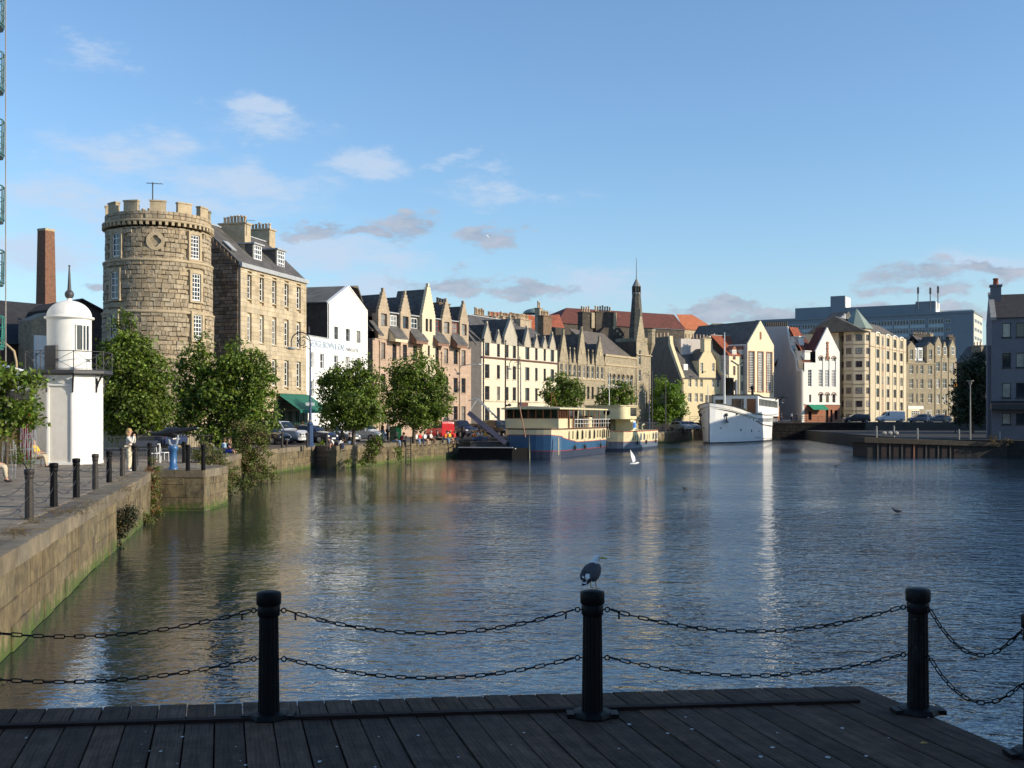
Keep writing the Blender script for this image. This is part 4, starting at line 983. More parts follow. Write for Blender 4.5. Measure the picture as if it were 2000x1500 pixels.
# ---------------------------------------------------------------- church-like hall with spire
def church():
    b = Bld('church', 'dark gothic hall with a slender pointed spire and crow-stepped gable', 'church', 1243, PY(1243), 1271, PY(1271)*1.0)
    zc = b.z(1250, 700); hw = b.L*.28; 
    # gable front tower bay
    for px, t1, b1 in ((1250,684,713),(1250,722,745),(1250,765,790)): b.win(b.u(px), b.z(px,b1), .8, b.z(px,t1)-b.z(px,b1), 'plain', m_white, sill=m_dres)
    for px, t1, b1 in ((1262,765,800),): b.win(b.u(px), b.z(px,b1), .9, b.z(px,t1)-b.z(px,b1), 'plain', m_brown)
    H = b.z(1250, 668); us = b.L*.6
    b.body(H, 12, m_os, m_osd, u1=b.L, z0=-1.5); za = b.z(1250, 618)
    b.gablet(us/2, us/2, H, H, za, m_os, steps=8, y=-.05, th=.4, fin=1.2); b.band(-.1, b.L+.1, b.z(1250,694), b.z(1250,692), m_dres, .2)
    # octagonal corner pinnacle
    m = MB(); uu, h0 = b.L-.5, b.z(1271,672); m.lathe([(.25,-1.6),(.85,0),(.85,1.9),(.95,1.95),(.95,2.3),(.75,2.3)], 8, c=(uu,-.1,h0), smooth=False); b.part('turret', m, m_os)
    m = MB(); m.box(b.L*.55, b.L+.1, -.05, 5, H, b.z(1262,660)); b.part('parapet', m, m_os)
    # nave behind to the left: long dark wall with steep slates and crow steps
    n = Bld('dark_stone_tenement', 'tall dark tenement side wall with two heavy chimney stacks behind the arcaded hall', 'building', 1145, 176, 1243, 181)
    H = n.z(1200, 668); m = MB(); P = [(-1,0),(n.L,0),(n.L,n.z(1243,690)),(n.L-1,n.z(1236,672)),(n.L*.66,n.z(1210,640)),(n.L*.35,n.z(1180,640)),(n.L*.1,n.z(1150,668)),(-6,n.z(1100,672))]
    m.prism(P, 0, 7); n.part('wall', m, m_osd)
    st = MB()
    for k in range(7): st.box(n.L-1-k*.62, n.L-.6-k*.62, -.08, .3, n.z(1236,672)+k*.48-.6, n.z(1236,672)+k*.48-.2)
    n.part('crow_step', st, m_dres, kind='stuff')
    for c, w, top, p in ((1154,2.0,608,4),(1188,3.6,608,7)):
        n.chim(n.u(c), 1.6, n.z(c,660), n.z(c,top), w*1.0, 1.4, p, m_osd, ph=.95, pr=.15, cap=.2)
    for c in (1163.5, 1206.5):
        m = MB(); m.box(n.u(c)-.3, n.u(c)+.3, .7, 2.2, n.z(c,640), n.z(c,610)); n.part('chimney', m, m_dres)
    m = MB(); m.prism([(-8,n.z(1080,672)),(n.L-4.5,n.z(1205,672)),(n.L-4.5,n.z(1205,690)),(-8,n.z(1080,716))], -1.5, -.1); n.part('slate_roof', m, m_slate)
    # spire
    s = thing('spire', 'slender dark eight-sided spire with louvred lantern and long iron rod', 'spire', XY(1243,178).to_3d()); Ys = 178
    z = lambda py: EYE+(HY-py)*Ys/FP; r = lambda w: w/2*Ys/FP; sp_s = mat('spire_slate', (.10,.09,.075), rough=.85, var=.3, vs=2, brick=(.3,.25,.02), mb=.5)
    m = MB(); m.lathe([(r(31),z(668)),(r(29),z(645)),(r(17),z(575))], 8, a0=PI/8, smooth=False); m.build('lower_spire', sp_s, s)
    m = MB(); m.lathe([(r(12),z(575)),(r(12),z(560))], 8, a0=PI/8, smooth=False)
    m.build('lantern_core', m_gdark, s)
    for k in range(8):
        a = PI/8+k*PI/4; m = MB(); m.tube([(math.cos(a)*r(15.5),math.sin(a)*r(15.5),z(575)),(math.cos(a)*r(15.5),math.sin(a)*r(15.5),z(559))], .11, 5); m.build('lantern_post', m_osd, s)
    m = MB(); m.lathe([(r(17),z(574)),(r(17),z(572))], 8, a0=PI/8, smooth=False); m.build('lantern_sill', m_lead, s)
    m = MB(); m.lathe([(r(18.5),z(560)),(.06,z(543.5))], 8, a0=PI/8, smooth=False); m.build('spire_cap', mat('lead_cap', (.2,.2,.19), rough=.6), s)
    m = MB(); m.tube([(0,0,z(545)),(0,0,z(504))], [.07,.035], 6); m.build('rod', m_iron, s)
church()
# ---------------------------------------------------------------- far end of the dock
m_yel = mat('yellow_harling', (.72,.60,.36), rough=.9, var=.06, vs=1, bump=.15, streak=.12)
m_yel2 = mat('pale_yellow_render', (.78,.68,.46), rough=.9, var=.05, vs=1, streak=.08)
m_wht3 = mat('white_render', (.80,.77,.69), rough=.9, var=.04, vs=1, streak=.08)
m_gwall = mat('grey_gable_render', (.52,.47,.43), rough=.95, var=.1, vs=.6, streak=.2)
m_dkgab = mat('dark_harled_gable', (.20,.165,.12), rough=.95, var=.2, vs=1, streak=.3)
m_rsur = mat('red_sandstone_trim', (.32,.13,.07), rough=.85, var=.15)
m_drk = mat('dark_red_roof', (.16,.048,.03), rough=.85, var=.25, vs=1, brick=(.35,.3,.03), mb=.4, mortar=.5)
def yellow():
    b = Bld('yellow_house', 'yellow harled old house with central chimney gable and dark left side wall', 'building', 1335, 195, 1420, 199.7, zb=1.2)
    g = b
    for i, px in enumerate([1347.5,1360,1370,1393,1403,1413]):
        b.win(b.u(px), b.z(1347,755.5), .62, b.z(1347,739)-b.z(1347,755.5), 'cross', m_white)
        if i not in (3,): b.win(b.u(px), b.z(1347,785), .7, b.z(1347,768)-b.z(1347,785), 'cross', m_white)
    b.win(b.u(1386), -.2, 2.0, b.z(1380,772)+.2, 'dark', m_brown)
    H = b.z(1337, 737.5); D = 8; b.body(H, D, m_yel, m_dkgab, z0=-.5)
    # side gable with its big wall-head chimney
    w = MB(); y_ = lambda px: 0
    zz = lambda py: EYE+(HY-py)*197/FP-1.2
    w.prismx([(-.02,-.5),(-.02,H),(2.9,zz(684)),(3.4,zz(672)),(4.2,zz(656)),(9.6,zz(656)),(9.6,-.5)], -.4, 0); b.part('gable', w, m_dkgab)
    w = MB(); w.prismx([(-.1,H),(2.8,zz(682)),(3.3,zz(670)),(3.5,zz(655)),(3.9,zz(655)),(3.9,zz(672)),(3.3,zz(686)),(.2,H-.5)], -.43, .25); b.part('skew', w, m_yel)
    b.roof2(.2, b.L, 0, D, H, b.z(1360,681,4)); 
    for i in range(5):
        p = MB(); p.lathe([(.16,0),(.13,.7)], 8); p.build('chimney_pot', m_pot, b.t, (-.2, 4.4+i*1.1, zz(655)))
    o = b.win(b.u(1339.5,.9), b.z(1339,726,.8), .6, 1.1, 'cross', m_white, y=.75, hole=False); w = MB(); w.box(b.u(1339.5,.9)-.45, b.u(1339.5,.9)+.45, .9, 2.6, b.z(1339,726,.8)-.2, b.z(1339,711,.8)); b.part('dormer', w, m_white)
    # central gable
    uc = b.u(1381.5); hw = (b.u(1398)-b.u(1365.5))/2; zs = b.z(1381,704); za = b.z(1381,686); cw = (b.u(1387.5)-b.u(1375))/2
    w = MB(); hs = [(b.u(1370.5)-.3,b.u(1370.5)+.3,b.z(1381,725.5),b.z(1381,709)),(b.u(1393)-.3,b.u(1393)+.3,b.z(1381,725.5),b.z(1381,709))]
    wall(w, uc-hw, uc+hw, H, zs, hs, y=-.04); w.prism([(uc-hw,zs),(uc+hw,zs),(uc+cw,za),(uc-cw,za)], -.04, .3); w.quad((uc-hw,3,H),(uc-hw,-.04,H),(uc-hw,-.04,zs),(uc-hw,3,zs)); w.quad((uc+hw,-.04,H),(uc+hw,3,H),(uc+hw,3,zs),(uc+hw,-.04,zs)); b.part('gable', w, m_yel)
    w = MB(); w.quad((uc-hw+.05,.2,H),(uc+hw-.05,.2,H),(uc+hw-.05,.2,zs),(uc-hw+.05,.2,zs)); b.part('inner_wall', w, m_gdark)
    for a, c, d_, e in hs: b.win((a+c)/2, d_, .6, e-d_, 'six', m_white, y=-.04, hole=False)
    b.chim(uc, .5, za-.1, b.z(1381,662), cw*2, 1.2, 3, m_yel, ph=.5, cap=.15)
    b.roof_g(uc-hw, uc+hw, .31, 4.5, zs, za+.4, oh=.05)
    l = thing('wall_lamp', 'small lamp bracket on the yellow house gable', 'lamp', W(1378,727,195.5)); m = MB(); m.tube([(0,.4,0),(0,0,.1),(-.5,-.3,.1)], .05, 5); m.ell((-.6,-.35,0),(.2,.15,.25)); m.build('lamp_head', m_iron, l)
yellow()
def red_roofed():
    b = Bld('red_roofed_house', 'cream house with orange tiled roof and Y-shaped drainpipe behind the white ship mast', 'building', 1424, 198, 1460, 200.5, zb=1.2)
    H = b.z(1425, 693)
    for px in (1434, 1450):
        for t1, b1 in ((715,733),(745,763),(774,790)): b.win(b.u(px), b.z(px,b1), .62, b.z(px,t1)-b.z(px,b1), 'cross', m_rsur)
        u = b.u(px); w = MB(); w.box(u-.5, u+.5, -.05, 1.2, H-.2, b.z(px,683)); d = b.part('dormer', w, m_wht3); o = b.win(u, b.z(px,702), .6, b.z(px,686)-b.z(px,702), 'cross', m_rsur, y=-.2, hole=False)
        w = MB(); zt = b.z(px,683); w.prism([(u-.6,zt),(u+.6,zt),(u,zt+.7)], -.1, 1.5); w.build('dormer_roof', m_rsur, d)
    b.body(H, 7, m_yel2, m_gwall, z0=-.5); b.roof2(-.2, b.L, 0, 9, H, b.z(1440,659,4.5), m_redt)
    w = MB(); z0 = b.z(1441,713); w.tube([(b.u(1428),-.1,H-1.2),(b.u(1428),-.1,z0+.8),(b.u(1441.5),-.1,z0)], .07, 5); w.tube([(b.u(1457),-.1,H-.2),(b.u(1457),-.1,z0+.9),(b.u(1441.5),-.1,z0)], .07, 5); w.tube([(b.u(1441.5),-.1,z0),(b.u(1441.5),-.1,0)], .07, 5); b.part('drainpipe', w, m_black)
    # white-skewed gable on its left
    w = MB(); zz = lambda py: EYE+(HY-py)*199/FP-1.2
    w.prismx([(0,-.5),(0,zz(733)),(2,zz(725)),(2.3,zz(695)),(4.2,zz(682)),(4.6,zz(655)),(6.4,zz(655)),(6.4,-.5)], -.55, -.25); b.part('gable', w, m_gwall)
    w = MB(); w.prismx([(-.1,zz(734)),(1.8,zz(724)),(2.1,zz(694)),(4.0,zz(681)),(4.4,zz(654)),(5.0,zz(654)),(4.9,zz(683)),(2.8,zz(698)),(2.6,zz(727)),(.2,zz(737))], -.6, -.1); b.part('skew', w, m_yel2)
    w = MB(); w.prism([(b.u(1397,5),zz(655)),(b.u(1424,5),zz(655)),(b.u(1424,5),zz(700)),(b.u(1330,5),zz(700)),(b.u(1330,5),zz(662)),(b.u(1397,5),zz(660))], 5, 9); b.part('rear_wing', w, m_gwall)
    for i in range(9):
        p = MB(); p.lathe([(.17,0),(.14,.75)], 8); p.build('chimney_pot', m_pot, b.t, (b.u(1340+i*6.8,6), 6, zz(659 if i < 8 else 655)))
red_roofed()
def cream_gable():
    b = Bld('cream_gabled_hall', 'tall cream gabled hall with three very tall gridded windows, behind the white ship', 'building', 1460, 199, 1511.5, 203, zb=1.2)
    H = b.z(1460, 671.5); uc = b.u(1485.6); za = b.z(1485.6, 626)
    for px in (1468, 1485.4, 1502.4): b.win(b.u(px), b.z(1485,764), b.u(px+4.9)-b.u(px-4.9), b.z(1485,687.5)-b.z(1485,764), 'tall', m_white)
    for px in (1468, 1502.4): b.win(b.u(px), b.z(1485,805), .9, 2.6, 'plain', m_rsur)
    b.win(b.u(1485.6), b.z(1485,663), .42, b.z(1485,648)-b.z(1485,663), 'one', m_rsur, gm=m_rsur)
    hs = b.holes; low = [h for h in hs if h[3] < H]; b.holes = low; b.body(H, 16, m_yel2, m_gwall, z0=-.5)
    w = MB(); hh = [h for h in hs if h[3] > H]
    w.prism([(0,H),(b.L,H),(uc,za)], .02, .3); b.part('gable', w, m_yel2)
    o = [x for x in COL.objects if x.parent == b.t and x.name.startswith('window')][-1]; o.location.y = -.03
    for px in (1468, 1485.4, 1502.4):
        u = b.u(px); hw = b.u(px+4.9)-u; m = MB()
        for s_ in (-1,1): m.box(u+s_*(hw+.09)-.09, u+s_*(hw+.09)+.09, -.05, .05, b.z(1485,764), b.z(1485,687.5))
        m.box(u-hw-.18, u+hw+.18, -.05, .05, b.z(1485,687.5), b.z(1485,686)); m.box(u-hw-.2, u+hw+.2, -.12, .05, b.z(1485,766), b.z(1485,764)); b.part('window_surround', m, m_rsur)
    b.roof_g(0, b.L, .31, 16, H, za-.1, m_slate2, oh=.1)
    # the wide dark roof running left behind the red-roofed house
    w = MB(); z = lambda p, q: b.z(p, q, 9); w.prism([(b.u(1396,9), z(1396,656)), (b.u(1426,9), z(1426,633)), (b.u(1480,9), z(1480,629)), (b.u(1470,9), z(1470,690)), (b.u(1400,9), z(1400,690))], 9, 9.5); w2 = b.part('rear_roof', w, m_slate2)
cream_gable()
def white_gable():
    b = Bld('white_gabled_house', 'white gabled building with red tiled roof, arched windows and a big blank grey side wall', 'building', 1571, 201, 1640, 205, zb=1.2)
    zz = lambda py, Y=203: EYE+(HY-py)*Y/FP-1.2
    H = b.z(1592.5, 686); uc = b.u(1616); u0 = b.u(1592.5); za = b.z(1616, 639)
    for px in (1603.3, 1615.9, 1628.7):
        w = b.u(px+4.1)-b.u(px-4.1); b.win(b.u(px), b.z(1616,755.5), w, b.z(1616,697)-b.z(1616,755.5), 'six' if 0 else 'big', m_white, rec=.2)
        o = obj('window', win_mesh(w, b.z(1616,722)-b.z(1616,755), 3, 6, .05, .06, m_white), b.t, (b.u(px), .14, b.z(1616,755)))
        pb = MB(); pb.box(-w/2, w/2, 0, .08, 0, b.z(1616,705)-b.z(1616,722)); pb.build('panel', m_wht3, b.t, (b.u(px), .12, b.z(1616,722)))
        b.win(b.u(px), b.z(1616,786), .75, b.z(1616,769)-b.z(1616,786), 'plain', m_rsur)
        for zt in (b.z(1616,697), b.z(1616,768.5)):
            m = MB(); hw = w/2+.06; m.tube([(b.u(px)+hw*math.cos(t*PI/6), -.03, zt-.35+.55*math.sin(t*PI/6)) for t in range(7)], .08, 5); b.part('hood_mould', m, m_rsur)
            m = MB()
            for s_ in (-1,1): m.add([(b.u(px)+s_*(w/2+.02),-.01,zt-.5),(b.u(px)+s_*(w/2+.02),-.01,zt+.02),(b.u(px),-.01,zt+.02),(b.u(px)+s_*w*.3,-.01,zt-.12)], [(0,1,2,3) if s_ < 0 else (3,2,1,0)])
            b.part('arch_infill', m, m_wht3)
    b.win(b.u(1581.8), b.z(1616,755.5), .85, b.z(1616,723)-b.z(1616,755.5), 'six', m_white); b.win(b.u(1582.4), b.z(1616,786), .5, 1.4, 'plain', m_rsur)
    hs = b.holes; D = 13; w = MB(); wall(w, u0, b.L, b.z(1616,790), H, [h for h in hs if h[0] > u0 and h[2] > b.z(1616,790)]); Hs = b.z(1580, 708); wall(w, 0, u0, b.z(1616,790), Hs, [h for h in hs if h[1] < u0])
    w.prism([(u0,H),(b.L,H),(uc,za)], 0, .3); w.box(b.u(1566.5), 0, .0, .3, -.5, b.z(1571,726)); w.quad((b.L,0,0),(b.L,D,0),(b.L,D,H),(b.L,0,H)); b.part('wall', w, m_wht3)
    w = MB(); w.quad((.02,.3,0),(b.L-.02,.3,0),(b.L-.02,.3,H-.1),(u0,.3,H-.1),(u0,.3,Hs-.1),(.02,.3,Hs-.1)); w.box(u0, u0+.05, .0, 3, Hs, H); b.part('inner_wall', w, m_gdark)
    # ground floor in red sandstone with door and windows
    w = MB(); zg = b.z(1616,790); wall(w, 0, b.L, -.5, zg, [(b.u(1582)-.4,b.u(1582)+.4,.4,2.0),(b.u(1612),b.u(1618),0,2.3),(b.u(1622),b.u(1626),0,2.3),(b.u(1630),b.u(1636),.5,2.2)]); b.part('ground_floor', w, m_rsur); b.band(0, b.L, zg-.05, zg+.12, m_wht3, .15, 'fascia')
    # ornament in the gable
    m = MB()
    for k in range(6): m.ell((uc, -.05, b.z(1616,700)+.25+k*.52), (.34 if k % 2 else .26, .1, .3))
    m.box(uc-.16, uc+.16, -.12, .02, b.z(1616,703), b.z(1616,669)); b.part('carved_ornament', m, m_rsur)
    # grey gable wall: nearer edge at the right, running back to the left
    g = MB(); A = Vector((b.u(1566.5), 0)); 
    kx = (b.u(1511.5, 16)-A.x)/16
    Q = [(1566.5,725),(1557,724),(1556,708),(1552,693),(1545,682),(1538,640),(1537,637),(1493,638),(1493,820),(1566.5,820)]
    def onwall(px):           # depth along the wall that shows at that column
        lo, hi = 0, 40
        for _ in range(40):
            mid = (lo+hi)/2
            if b.u(px, mid) < A.x+kx*mid: lo = mid
            else: hi = mid
        return lo
    pts = []
    for i in range(len(Q)):
        y = onwall(Q[i][0]); x = A.x+kx*y; Y = b.A.y+x*b.d.y+y*b.d.x; pts.append((x, y, EYE+(HY-Q[i][1])*Y/FP-1.2))
    g.add(pts+[(x+.35, y, z) for x, y, z in pts], [tuple(range(len(pts)))[::-1], tuple(range(len(pts), 2*len(pts)))]+[(i, (i+1) % len(pts), (i+1) % len(pts)+len(pts), i+len(pts)) for i in range(len(pts))]); b.part('side_gable', g, m_gwall)
    c = MB()
    for p, q in zip(pts[:6], pts[1:6]): c.tube([Vector(p)+Vector((.1,0,.05)), Vector(q)+Vector((.1,0,.05))], .22, 4, smooth=False)
    b.part('skew', c, m_wht3)
    ch = pts[6]; e = pts[7]
    for i in range(12):
        p = MB(); p.lathe([(.2,0),(.16,.9)], 8); f = (i+.5)/12; q = Vector(ch).lerp(Vector(e), f); p.build('chimney_pot', mat('dark_pot', (.07,.06,.05)), b.t, (q.x+.2, q.y, q.z))
    # roofs
    wx = lambda y: A.x+kx*y+.36; zr = b.z(1575, 642, 8)
    w = MB(); w.add([(wx(.3),.3,Hs),(uc,.3,Hs),(uc,8,zr),(wx(8),8,zr),(wx(15),15,Hs),(uc,15,Hs)], [(0,1,2,3),(3,2,5,4)]); b.part('roof', w, m_drk)
    w = MB(); f = lambda y: Hs+(zr-Hs)*(y-.3)/7.7
    w.add([(wx(7.8),7.8,zr+.15),(wx(7.8)+2.2,7.8,zr+.1),(wx(1)+1.6,1,f(1)+.1),(wx(1),1,f(1)+1.5)], [(0,3,2,1)]); b.part('sunlit_roof_hip', w, m_redt)  # added piece in brighter tile, sunlit look put into its colour
    for y in (1.2, 4.4):
        m = MB(); x = wx(y)+.3; m.box(x, x+1.3, y-.6, y+1.5, f(y)-.3, f(y)+1.2); m.box(x-.15, x+1.5, y-.8, y+1.6, f(y)+1.2, f(y)+1.4); b.part('roof_vent', m, m_wht3)
    b.roof_g(u0, b.L, .31, 2.8, H, za-.1, m_drk, oh=.1)
    aw = thing('awning', 'small bright green shop awning on the white gabled building', 'awning', b.t.location, b.t.rotation_euler.z); m = MB(); zt = zg-.1
    m.prismx([(-.15,zt),(-1.5,zt-.9),(-1.5,zt-.85),(-.15,zt+.05)], b.u(1577.5), b.u(1608)); m.build('canopy', mat('bright_green_canvas', (.01,.22,.12)), aw)
white_gable()
m_apt = mat('apartment_stone', (.52,.44,.31), rough=.9, var=.07, vs=1, streak=.1)
m_apt2 = mat('apartment_band', (.36,.25,.17), rough=.9, var=.1)
def apartments():
    t = Bld('turret_apartments', 'modern sandstone apartment block with an octagonal corner turret under a grey-green pointed roof', 'building', 1700, 222, 1770, 243, zb=1.2)
    b = t; sp = 25.5; 
    cols = [(1714,6),(1734,5.5),(1747.5,5.5),(1760.5,5.5)]
    H = b.z(1714, 651); zt0 = b.z(1714,656.7); dz = b.z(1714,656.7)-b.z(1714,682.2)
    for r in range(6):
        for px, w in cols:
            b.win(b.u(px), zt0-r*dz-1.75, b.u(px+w/2)-b.u(px-w/2), 1.75, 'dark', m_brown)
            if r: 
                pass
    b.body(H, 12, m_apt, m_apt, z0=-.5)
    for px, w in cols:
        for s_ in (-1,1): 
            m = MB(); u = b.u(px+s_*(w/2+1.2)); m.box(u-.12, u+.12, -.12, 0, 0, zt0+.3); b.part('pilaster', m, m_yel2)
        m = MB(); u, hw = b.u(px), b.u(px+w/2+1.2)-b.u(px)+.1; m.tube([(u+hw*math.cos(k*PI/8), -.06, zt0+.25+.55*math.sin(k*PI/8)) for k in range(9)], .14, 5); b.part('arched_hood', m, m_wht3)
    m = MB(); u = b.u(1724); m.box(u-.65, u+.65, -.03, .02, 0, H-.3); b.part('recess_shade_panel', m, m_apt2)  # flat brown strip coloured as the shade of a recess
    for r in range(5): m = MB(); m.box(u-.4, u+.4, -.06, .0, zt0-r*dz-1.7, zt0-r*dz-.1); b.part('landing_window', m, m_glass)
    b.band(0, b.L, zt0-dz+.35, zt0-dz+.5, m_apt2, .1)
    m = MB(); zr = b.z(1715,636,5); m.prismx([(.2,H),(5,zr),(5,zr-.3),(.2,H-.3)], 0, b.L-3); m.prism([(0,H),(b.L-4,H),(b.L,H-.2),(b.L-3,H)], .5, 6); b.part('roof', m, m_slate2)
    m = MB(); m.prismx([(0,H),(11.8,H),(6,zr+.2)], -4, b.L-2.5); b.part('attic', m, m_slate2)
    # turret
    c = W(1673, 815, 224); r = 27.5*224/FP; L_ = []
    tr = MB(); tr.lathe([(r,-1),(r,EYE+(HY-643)*224/FP)], 8, c=(0,0,0), a0=PI/8-.12, smooth=False)
    inv = t.t; T = Matrix.LocRotScale(inv.location, inv.rotation_euler.to_quaternion() if hasattr(inv.rotation_euler,'to_quaternion') else None, None).inverted()
    lc = T @ Vector((c.x, c.y, 1.2)); rz = -inv.rotation_euler.z
    o = tr.build('turret', m_apt, t.t, lc-Vector((0,0,1.2)), (0,0,rz))
    zt = EYE+(HY-643)*224/FP
    m = MB(); m.lathe([(r+.35,zt-.1),(r+.4,zt+.05),(.05,EYE+(HY-603)*224/FP)], 8, a0=PI/8-.12, smooth=False); m.build('turret_roof', mat('green_lead_roof', (.21,.26,.22), rough=.7, var=.1, vs=1), t.t, lc-Vector((0,0,1.2)), (0,0,rz))
    for k in range(8):
        a = PI/8-.12+PI/8+k*PI/4; dx, dy = math.cos(a), math.sin(a)
        if dy > .3: continue
        for i in range(7):
            z0 = EYE+(HY-667-i*25.6)*224/FP
            if z0 < 1: continue
            p = lc-Vector((0,0,1.2))+Matrix.Rotation(rz,3,'Z') @ Vector((dx*(r*.924+.03), dy*(r*.924+.03), z0)); wv = 1.25
            ob = obj('window', win_mesh(wv, 1.25, 2, 2, .08, .05, m_brown), t.t, p, (0,0,rz+a+PI/2)); obj('pane', pane_mesh(wv, 1.25, m_glass), ob)
    for i in range(7):
        z0 = EYE+(HY-672-i*25.6)*224/FP; m = MB(); m.lathe([(r+.03,0),(r+.1,.02),(r+.1,.12),(r+.03,.14)], 8, c=(0,0,z0-.25), a0=PI/8-.12, smooth=False); m.build('turret_band', m_apt2, t.t, lc-Vector((0,0,1.2)), (0,0,rz))
    # connecting wall left of the turret
    k = Bld('stone_tenement', 'shaded strip of tenement with tall black-tiled gable between the white gabled house and the turret', 'building', 1638, 224, 1652, 226, zb=1.2)
    for r_ in range(6):
        k.win(k.u(1646), k.z(1646,667+r_*25.6), .8, 1.2, 'dark', m_brown)
    k.body(k.z(1645,650), 10, m_apt, m_apt, z0=-.5); m = MB(); m.prism([(k.u(1618,4),k.z(1618,642,4)),(k.u(1650,4),k.z(1650,616,4)),(k.u(1658,4),k.z(1658,608,4)),(k.u(1664,4),k.z(1664,620,4)),(k.u(1655,4),k.z(1655,652,4)),(k.u(1618,4),k.z(1618,655,4))], 4, 8); k.part('roof', m, m_slate)
    for i, (px, py) in enumerate(((1634,631),(1638.5,628),(1642,625),(1646,621))):
        m = MB(); m.lathe([(.22,0),(.18,1.3)], 8); m.build('chimney_pot', m_wht3, k.t, (k.u(px,4), 3.6, k.z(px,py+4,4)))
apartments()
def tenement():
    b = Bld('victorian_tenement', 'ornate stone tenement with pointed dormer gables and cream shopfront, right of the turret apartments', 'building', 1770, 243, 1825, 247, zb=1.2)
    H = b.z(1772, 709); zw = lambda t1: b.z(1780, t1)
    for px, w, st in ((1780,8,'cross'),(1791,2.5,'one'),(1800.5,6,'plain'),(1816.5,8,'cross')):
        for t1, b1 in ((713,730),(740,758.5),(768.5,787)): b.win(b.u(px), zw(b1), b.u(px+w/2)-b.u(px-w/2), zw(t1)-zw(b1), st, m_white, sill=m_dres)
    b.body(H, 11, m_os, m_osd, z0=-.5); b.band(0, b.L, H-.1, H+.12, m_dres, .15)
    for px, ap in ((1780,667),(1817,669)):
        uc = b.u(px); hw = b.u(px+7)-uc; zs = b.z(px,676); w = MB(); hs = [(uc-.5,uc+.5,b.z(px,702),b.z(px,683))]; wall(w, uc-hw, uc+hw, H, zs, hs, y=-.06); w.prism([(uc-hw,zs),(uc+hw,zs),(uc,b.z(px,ap))], -.06, .3); w.quad((uc-hw,3,H),(uc-hw,-.06,H),(uc-hw,-.06,zs),(uc-hw,3,zs)); w.quad((uc+hw,-.06,H),(uc+hw,3,H),(uc+hw,3,zs),(uc+hw,-.06,zs)); b.part('gable', w, m_os)
        b.win(uc, hs[0][2], 1.0, hs[0][3]-hs[0][2], 'cross', m_white, y=-.06, hole=False, gm=m_gdark); b.roof_g(uc-hw, uc+hw, .31, 4, zs, b.z(px,ap), oh=.05)
    w = MB(); w.prismx([(.1,H),(2.2,b.z(1800,678,2)),(9,b.z(1800,667,4)),(9,H)], 0, b.L); b.part('mansard', w, m_slate)
    for px, ww in ((1789,.7),(1800,1.0)):
        u = b.u(px); m = MB(); m.box(u-ww/2-.15, u+ww/2+.15, .35, 2.5, b.z(px,704), b.z(px,679)); d = b.part('dormer', m, m_white); b.win(u, b.z(px,701), ww, b.z(px,682)-b.z(px,701), 'sash', m_white, y=.2, rec=.1, hole=False)
    b.chim(b.u(1797,6), 6, H, b.z(1797,653,6), 5.0, 1.2, 8, m_osd, ph=.5); b.chim(b.u(1816,6), 6, H, b.z(1816,652,6), .9, 1.2, 1, m_dres, ph=.4)
    m = MB(); m.box(b.u(1773), b.u(1803), -.12, .02, b.z(1780,799), b.z(1780,793)); b.part('shop_fascia', m, m_wht3)
    m = MB(); m.box(b.u(1773), b.u(1795), -.1, .02, -.2, b.z(1780,799)); sf = b.part('shopfront', m, m_yel)
    o = obj('window', win_mesh(2.4, 1.5, 4, 3, .08, .06, m_white), b.t, (b.u(1787), -.17, .9)); obj('pane', pane_mesh(2.4,1.5,m_gdark), o)
    o = obj('window', win_mesh(1.9, 1.6, 5, 3, .08, .06, m_white), b.t, (b.u(1813), -.1, .8)); obj('pane', pane_mesh(1.9,1.6,m_gdark), o)
    c = Bld('victorian_tenement', 'curving end of the ornate stone tenement with three pointed gables, next to the dark tree', 'building', 1825.5, 247, 1868, 252, zb=1.2)
    H = c.z(1826, 697)
    for px, w, st in ((1832,7,'cross'),(1845,8,'cross'),(1860,7,'plain')):
        for t1, b1 in ((707,725),(739.5,758),(770,788.5),(800,815)): c.win(c.u(px), c.z(1832,b1), c.u(px+w/2)-c.u(px-w/2), c.z(1832,t1)-c.z(1832,b1), st, m_white, sill=m_dres)
    c.body(H, 11, m_os, m_osd, z0=-.5)
    for px, ap, hwp in ((1832.5,657.5,6),(1845,667,4.5),(1860,664,6)):
        uc = c.u(px); hw = c.u(px+hwp)-uc; zs = c.z(px,ap+14); w = MB(); w.prism([(uc-hw,H-.1),(uc+hw,H-.1),(uc+hw,zs),(uc,c.z(px,ap)),(uc-hw,zs)], -.06, .5); c.part('gable', w, m_os); o = obj('window', win_mesh(.95, 1.9, 2, 2, .08, .05, m_white), c.t, (uc, -.13, c.z(px,693))); obj('pane', pane_mesh(.95,1.9,m_gdark), o); c.roof_g(uc-hw, uc+hw, .51, 4, zs, c.z(px,ap), oh=.05)
    c.roof2(0, c.L, .3, 11, H, c.z(1845,660,5), m_slate); c.chim(c.u(1856,5), 5, H, c.z(1856,658,5), 2.4, 1, 4, m_osd, ph=.5)
    for px in (1826, 1838, 1852): c.pipe(c.u(px), 0, H, m_black)
    # dark house behind the tree
    d = Bld('dark_gabled_house', 'dark slated house in shade behind the big dark tree', 'building', 1868, 200, 1925, 196, zb=1)
    m = MB(); m.box(0, d.L, 0, 9, -1, d.z(1890,708)); d.part('wall', m, m_osd); d.roof2(0, d.L, 0, 9, d.z(1890,708), d.z(1890,678,4.5), m_slate, gable=m_osd); d.chim(d.u(1909,3), 3, d.z(1909,690), d.z(1909,675,3), 1.8, 1, 3, m_dkgab)
tenement()
